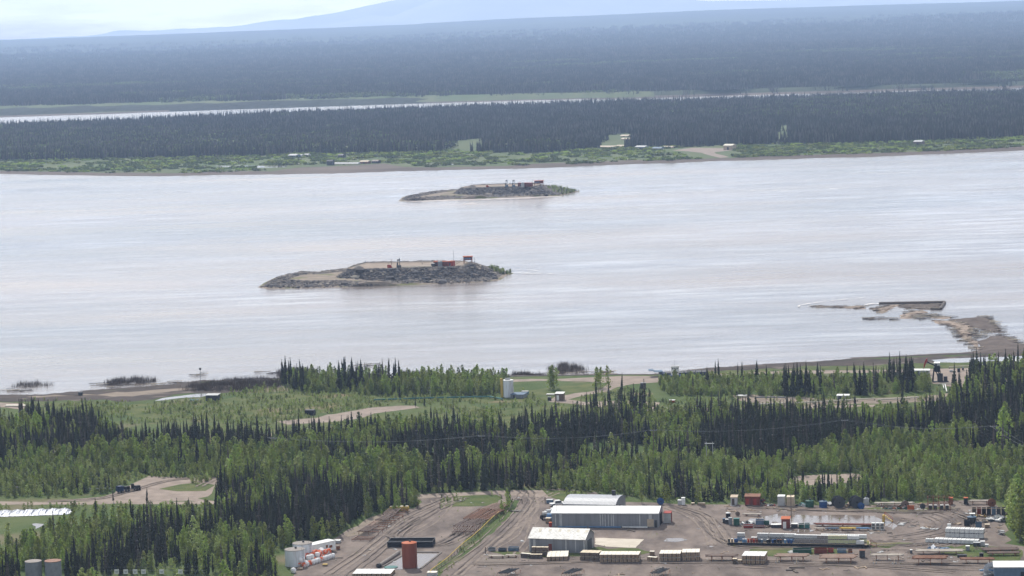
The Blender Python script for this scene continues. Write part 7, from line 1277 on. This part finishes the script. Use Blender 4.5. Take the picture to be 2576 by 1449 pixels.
for i, (c, x, y, r_, h) in enumerate(((cA, 1010, 240, 2.6, 2.0), (cB, 990, 182, 3.2, 2.2))):
    v = [(0, 0, h)]; f = []; n_ = 16
    for k, (rr, hh_) in enumerate(((.35, .75), (.7, .35), (1.0, -.05))):
        for j in range(n_): v.append((math.cos(6.283*j/n_)*r_*1.4*rr*rng.uniform(.9, 1.1), math.sin(6.283*j/n_)*r_*rr, h*hh_))
    for j in range(n_): f.append((0, 1+j, 1+(j+1) % n_))
    for k in range(2):
        for j in range(n_): f.append((1+k*n_+j, 1+(k+1)*n_+j, 1+(k+1)*n_+(j+1) % n_, 1+k*n_+(j+1) % n_))
    o = mesh_obj('gravel_mound', v, f, M['stone']); o.location = onisl(c, x, y); props(o, ['dark gravel mound at the left end of the nearer pad', 'dark gravel mound at the left end of the farther pad'][i], 'mound')
# islands' reflection painted as a brown wash on the water; foam lines on the current
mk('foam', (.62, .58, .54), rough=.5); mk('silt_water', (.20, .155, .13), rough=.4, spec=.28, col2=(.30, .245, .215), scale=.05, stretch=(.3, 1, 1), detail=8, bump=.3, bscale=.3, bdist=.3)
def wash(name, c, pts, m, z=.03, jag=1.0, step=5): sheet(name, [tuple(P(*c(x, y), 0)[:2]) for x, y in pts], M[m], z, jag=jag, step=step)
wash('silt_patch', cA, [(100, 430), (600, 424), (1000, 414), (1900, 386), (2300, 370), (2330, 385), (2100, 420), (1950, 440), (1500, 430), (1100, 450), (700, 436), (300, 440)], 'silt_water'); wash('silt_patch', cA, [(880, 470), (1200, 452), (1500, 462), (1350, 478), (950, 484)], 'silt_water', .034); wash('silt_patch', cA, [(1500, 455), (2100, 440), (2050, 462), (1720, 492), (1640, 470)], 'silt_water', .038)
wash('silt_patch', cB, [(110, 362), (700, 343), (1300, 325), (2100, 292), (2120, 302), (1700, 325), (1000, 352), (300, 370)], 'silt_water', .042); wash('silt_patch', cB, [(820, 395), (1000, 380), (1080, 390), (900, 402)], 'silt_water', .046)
def foam(c, pts, w_, wob): ribbon('foam_glint_line', [P(*c(x, y), 0)[:2] for x, y in pts], w_, M['foam'], .06+.004*len(ROADS), wob=wob); ROADS.append(1)
foam(cB, [(50, 368), (250, 366), (600, 356), (1000, 342), (1200, 328)], 1.6, 1.0); foam(cA, [(2480, 282), (2600, 288), (2900, 292)], 1.2, .5); foam(cA, [(2450, 262), (2576, 255), (2750, 262)], .8, .4); foam(cA, [(560, 275), (760, 262), (880, 246)], 1.0, .4)
SP = lambda u, v: P(u, v, 0)
mk('glint', (.8, .78, .74), rough=.4)  # pale colour paints the sun sparkle on thin foam streaks
q = random.Random(5)
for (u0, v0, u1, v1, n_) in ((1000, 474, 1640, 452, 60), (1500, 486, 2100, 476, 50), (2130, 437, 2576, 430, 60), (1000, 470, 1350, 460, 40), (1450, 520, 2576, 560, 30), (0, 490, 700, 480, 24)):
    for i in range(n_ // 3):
        t_ = q.random(); u = u0+(u1-u0)*t_; v_ = v0+(v1-v0)*t_+q.gauss(0, 1.6); Lh = q.uniform(10, 46); a_, b_ = SP(u, v_), SP(u+Lh, v_-Lh*.028); ribbon('foam_glint_line', [a_[:2], ((a_.x+b_.x)/2, (a_.y+b_.y)/2+q.uniform(-2, 2)), b_[:2]], [q.uniform(.5, 2.4), .2], M['glint'], .05+.002*(i % 9), wob=.3)
# ------------------------------------------------------------------ driftwood booms and mud spit at the right
mk('drift', (.34, .27, .215), col2=(.17, .13, .105), scale=.5, detail=9, bump=.8, bscale=1.0, bdist=.4); mk('spit', (.075, .058, .05), col2=(.125, .10, .085), scale=.15, detail=9, bump=.8, bscale=.6, bdist=.6)
def mound(name, c, pts, m, h, label=None, slope=.12, rgh=.2, z0_=-.4, st=1.0):
    O = [tuple(P(*c(x, y), 0)[:2]) for x, y in pts]; xs = [p[0] for p in O]; yy = [p[1] for p in O]; gx_, gy_ = np.meshgrid(np.arange(min(xs)-2, max(xs)+2, st), np.arange(min(yy)-2, max(yy)+2, st), indexing='ij'); d = np.full(gx_.shape, 1e9)
    for i in range(len(O)):
        ax, ay = O[i]; bx, by = O[(i+1) % len(O)]; dx, dy = bx-ax, by-ay; t_ = np.clip(((gx_-ax)*dx+(gy_-ay)*dy)/(dx*dx+dy*dy+1e-9), 0, 1); d = np.minimum(d, np.hypot(gx_-ax-t_*dx, gy_-ay-t_*dy))
    d = np.where(inpoly(gx_, gy_, O), d, -d)+(fbm(gx_, gy_, 6, 3)-.5)*3.2; Hh = np.clip(d*slope, -.6, h)+(fbm(gx_*1.3, gy_*1.3, 2.2, 2)-.5)*rgh*np.clip(d, 0, 1)
    V_ = np.stack([gx_, gy_, Hh], -1).reshape(-1, 3); nx, ny = gx_.shape; ii_, jj_ = np.meshgrid(np.arange(nx-1), np.arange(ny-1), indexing='ij'); a_ = (ii_*ny+jj_).ravel(); FF = np.stack([a_, a_+ny, a_+ny+1, a_+1], 1); FF = FF[Hh.reshape(-1)[FF].max(1) > -.3]
    me = np_mesh(name, V_, FF, [M[m]], None, True); o = bpy.data.objects.new(name, me); COL.objects.link(o); return props(o, label, 'driftwood' if label else None, kind='structure' if not label else 'stuff')
mound('mud_spit', cS, [(1810, 395), (2130, 372), (2200, 372), (2270, 400), (2320, 470), (2360, 525), (2250, 520), (2060, 470), (1950, 430)], 'spit', 1.0); mound('mud_spit', cS, [(2130, 610), (2260, 555), (2400, 560), (2480, 600), (2576, 640), (2800, 680), (2800, 745), (2576, 740), (2300, 745), (2000, 755), (1600, 775), (1300, 790), (900, 810), (500, 825), (0, 850), (0, 830), (500, 808), (860, 790), (870, 768), (1100, 760), (1500, 742), (1900, 722), (2080, 710), (2140, 690)], 'spit', 1.2)
mound('driftwood_raft', cS, [(1680, 400), (1900, 412), (2010, 440), (2080, 480), (2060, 530), (2060, 590), (2120, 620), (2145, 680), (2110, 700), (2060, 630), (1940, 570), (1900, 480), (1820, 455), (1700, 430)], 'drift', .4, 'tan raft of driftwood logs curving along the mud spit', rgh=.5)
mound('driftwood_raft', cS, [(1360, 350), (1480, 310), (1560, 305), (1650, 330), (1500, 350), (1460, 385), (1370, 385)], 'drift', .3, 'small tangle of pale logs between boom and spit'); mound('driftwood_raft', cS, [(1100, 285), (1300, 250), (1350, 250), (1230, 320), (1170, 340)], 'drift', .3, 'triangular patch of pale driftwood in the boom'); mound('driftwood_raft', cS, [(1320, 270), (1400, 248), (1780, 238), (1740, 296), (1560, 300), (1450, 288)], 'spit', .3, 'dark brown driftwood held inside the boom corner'); mound('driftwood_raft', cS, [(690, 275), (850, 262), (1010, 262), (1010, 290), (850, 286)], 'drift', .3, 'long strip of driftwood left of the boom'); mound('driftwood_raft', cS, [(490, 268), (560, 258), (660, 258), (640, 274), (540, 278)], 'drift', .3, 'leftmost patch of driftwood on the river'); mound('driftwood_raft', cS, [(1660, 375), (1780, 365), (1890, 378), (1780, 392)], 'drift', .25, 'thin pale driftwood strip touching the spit')
t = T('log_boom', 'dark rectangular floating log boom holding driftwood', 'boom', P(*cS(1150, 244), 0)); o0 = t.location.copy()
for (x0, y0), (x1, y1) in (((1150, 244), (1795, 232)), ((1797, 233), (1755, 298)), ((1752, 299), (1660, 297))):
    a_, b_ = P(*cS(x0, y0), 0)-o0, P(*cS(x1, y1), 0)-o0; MB().bar(a_+Vector((0, 0, .35)), b_+Vector((0, 0, .35)), .75, 6).build('boom_log', M['dkwood'], t)
foam(cS, [(500, 268), (380, 275), (362, 266), (450, 245), (700, 212), (1000, 185)], .5, .3); foam(cS, [(1000, 185), (1400, 158), (1720, 138)], .25, .1); foam(cS, [(1010, 255), (1080, 246), (1150, 246)], 2.2, .6)
def log_proto(seed, m):
    q = random.Random(seed); b = MB(); b.bar((-4, 0, .1), (4, .3, .15), .22, 5, .12); b.bar((3, .2, .1), (4.4, 1.0, .3), .1, 4); me = bpy.data.meshes.new('log'); me.from_pydata(b.v, [], b.f); me.materials.append(M[m]); me.update(); return bpy.data.objects.new('log_form', me)
JP['log'] = [log_proto(1, 'drift'), log_proto(2, 'dkwood'), log_proto(3, 'woodlid')]
lp = []
for poly, n_ in (([(1680, 400), (1900, 412), (2080, 480), (2060, 590), (2145, 680), (2110, 700), (1940, 570), (1820, 455)], 150), ([(1320, 250), (1780, 238), (1740, 296), (1450, 300)], 70), ([(1360, 350), (1480, 305), (1900, 375), (1640, 400), (1370, 385)], 80), ([(1020, 370), (1340, 380), (1340, 405), (1020, 398)], 22), ([(500, 258), (1010, 262), (1010, 290), (500, 275)], 60), ([(1100, 285), (1300, 250), (1170, 340)], 40), ([(2130, 350), (2300, 380), (2380, 560), (2330, 560)], 60), ([(2400, 560), (2576, 640), (2560, 660), (2380, 590)], 40), ([(2060, 490), (2240, 510), (2240, 560), (2070, 600)], 30)):
    A_ = [tuple(P(*cS(x, y), 0)[:2]) for x, y in poly]; xs = [p[0] for p in A_]; yy = [p[1] for p in A_]; x = nrs.uniform(min(xs), max(xs), n_*5); y = nrs.uniform(min(yy), max(yy), n_*5); ok = inpoly(x, y, A_); lp += [(a_, b_, .15) for a_, b_ in zip(x[ok][:n_], y[ok][:n_])]
for u0, v0, u1, v1, n_ in ((240, 972, 470, 962, 40), (1290, 946, 1400, 942, 30), (1400, 935, 1550, 940, 30), (0, 985, 100, 978, 16), (640, 932, 700, 940, 10), (480, 945, 520, 943, 8), (860, 925, 960, 918, 8)):
    for k in range(n_): t_ = rng.random(); p = P(u0+(u1-u0)*t_, v0+(v1-v0)*t_+rng.gauss(0, 2.5), .2); lp.append((p.x, p.y, .25))
ls = nrs.uniform(.25, .85, len(lp)); scatter('driftwood_logs', 'log', lp, np.stack([ls, ls, ls], 1), 'scattered driftwood logs along the river edge, the boom and the mud spit', 'driftwood')
for m_ in [o for o in bpy.data.objects if o.name.startswith('driftwood_logs')]:
    r_ = np.stack([np.zeros(len(lp)), np.zeros(len(lp)), nrs.normal(0, .35, len(lp))], 1).astype(np.float32); m_.data.attributes['rz'].data.foreach_set('vector', r_.ravel())
# ------------------------------------------------------------------ buildings on the far bank
def fbox(u0, u1, vb, h, d, wall, roof, name, label, cat='building'):
    a, b_ = P(u0, vb, ZF), P(u1, vb, ZF); t = T(name, label, cat, a, math.atan2(b_.y-a.y, b_.x-a.x)); L_ = (b_-a).length; MB().box(0, L_, 0, d, 0, h).build('wall', M[wall], t); b = MB(); b.add([(-.4, -.4, h), (L_+.4, -.4, h), (L_+.4, d/2, h+1.4), (-.4, d/2, h+1.4), (L_+.4, d+.4, h), (-.4, d+.4, h)], [(0, 1, 2, 3), (3, 2, 4, 5), (0, 3, 5), (1, 4, 2)]); b.build('roof', M[roof], t); MB().box(L_*.4, L_*.4+2.2, -.1, -.003, 0, min(2.8, h*.8)).build('door', M['dkgrey'], t)
fbox(725, 744, 397, 2.6, 9, 'bluegrey', 'pale', 'far_building', 'grey blue building with a white roof on the far meadow'); fbox(748, 758, 395, 1.6, 5, 'pale', 'pale', 'far_shed', 'left small white shed beside the grey blue far building', 'shed'); fbox(764, 775, 394, 1.8, 5, 'pale', 'pale', 'far_shed', 'right small white shed beside the grey blue far building', 'shed')
fbox(1820, 1842, 377, 4.5, 9, 'tan', 'cream', 'far_building', 'tan cube building beside the far landing road'); fbox(1598, 1622, 376, 2.6, 8, 'bluegrey', 'pale', 'far_building', 'grey buildings with white roof in the far clearing, left'); fbox(1640, 1662, 378, 2.0, 8, 'pale', 'bluegrey', 'far_building', 'low pale building in the far clearing, right'); fbox(2298, 2318, 366, 3.8, 8, 'brown', 'pale', 'far_building', 'small brown building with pale roof near the far right bank')
for i, (u0, u1, v_) in enumerate(((1505, 1550, 372), (1550, 1600, 370), (1562, 1595, 352), (1560, 1580, 344), (1665, 1690, 373))): fbox(u0, u1, v_, .9, 7, 'tan', 'tan', 'far_timber_stack', 'long cream strip roof in the far clearing, %s from the left' % ORD[i], 'stack')
fbox(822, 836, 416, 4.2, 4, 'dkgrey', 'dkgrey', 'far_rig', 'dark small rig on the far muddy point', 'rig'); fbox(838, 900, 414, .8, 5, 'cream', 'pale', 'far_pad', 'cream low deck on the far muddy point', 'deck'); fbox(905, 925, 412, 2.0, 6, 'rust', 'tan', 'far_shed', 'rusty shed at the middle of the far muddy point', 'shed'); fbox(935, 950, 411, 2.2, 6, 'dkgrey', 'brown', 'far_shed', 'dark shed at the right end of the far muddy point', 'shed'); fbox(850, 862, 398, 3, 6, 'dkgrey', 'dkgrey', 'far_shed', 'dark shed at the forest edge above the far muddy point', 'shed')
# ------------------------------------------------------------------ small litter of the yard: chips of wood, bags, stones
def litter_proto(seed, m):
    q = random.Random(seed); b = MB()
    for i in range(3):
        x, y = q.uniform(-.9, .9), q.uniform(-.6, .6); l_, w_ = q.uniform(.2, .9), q.uniform(.1, .3); a_ = q.uniform(0, 3.1); u_ = Vector((math.cos(a_), math.sin(a_), 0)); n_ = Vector((-u_.y, u_.x, 0)); c_ = Vector((x, y, 0))
        p = [c_-u_*l_-n_*w_, c_+u_*l_-n_*w_, c_+u_*l_+n_*w_, c_-u_*l_+n_*w_]; b.add(p+[v+Vector((0, 0, .12)) for v in p], [(4, 5, 6, 7), (0, 1, 5, 4), (1, 2, 6, 5), (2, 3, 7, 6), (3, 0, 4, 7)])
    me = bpy.data.meshes.new('litter'); me.from_pydata(b.v, [], b.f); me.materials.append(M[m]); me.update(); return bpy.data.objects.new('litter_form', me)
JP['litter'] = [litter_proto(1, 'wood'), litter_proto(2, 'pale'), litter_proto(3, 'dkwood'), litter_proto(4, 'stone')]
lt = []
for poly, n_ in ((YARD, 260), (W([(1220, 1385), (1640, 1398), (2540, 1372), (2540, 1420), (1200, 1415)]), 160), (W([(1830, 1262), (2430, 1262), (2430, 1290), (1830, 1290)]), 130), (W([(1800, 1310), (2250, 1320), (2250, 1345), (1800, 1335)]), 90), (W([(2260, 1280), (2520, 1280), (2530, 1340), (2260, 1330)]), 80)):
    xs = [p[0] for p in poly]; yy = [p[1] for p in poly]; x = nrs.uniform(max(min(xs), -170), min(max(xs), 200), n_*4); y = nrs.uniform(max(min(yy), 640), max(yy), n_*4); ok = inpoly(x, y, poly); lt += [(a_, b_, LAND+.02) for a_, b_ in zip(x[ok][:n_], y[ok][:n_])]
ls = nrs.lognormal(-.6, .5, len(lt)); scatter('yard_litter', 'litter', lt, np.stack([ls, ls, ls], 1), 'scattered bits of timber, stone and sheet lying on the gravel yard', 'litter')
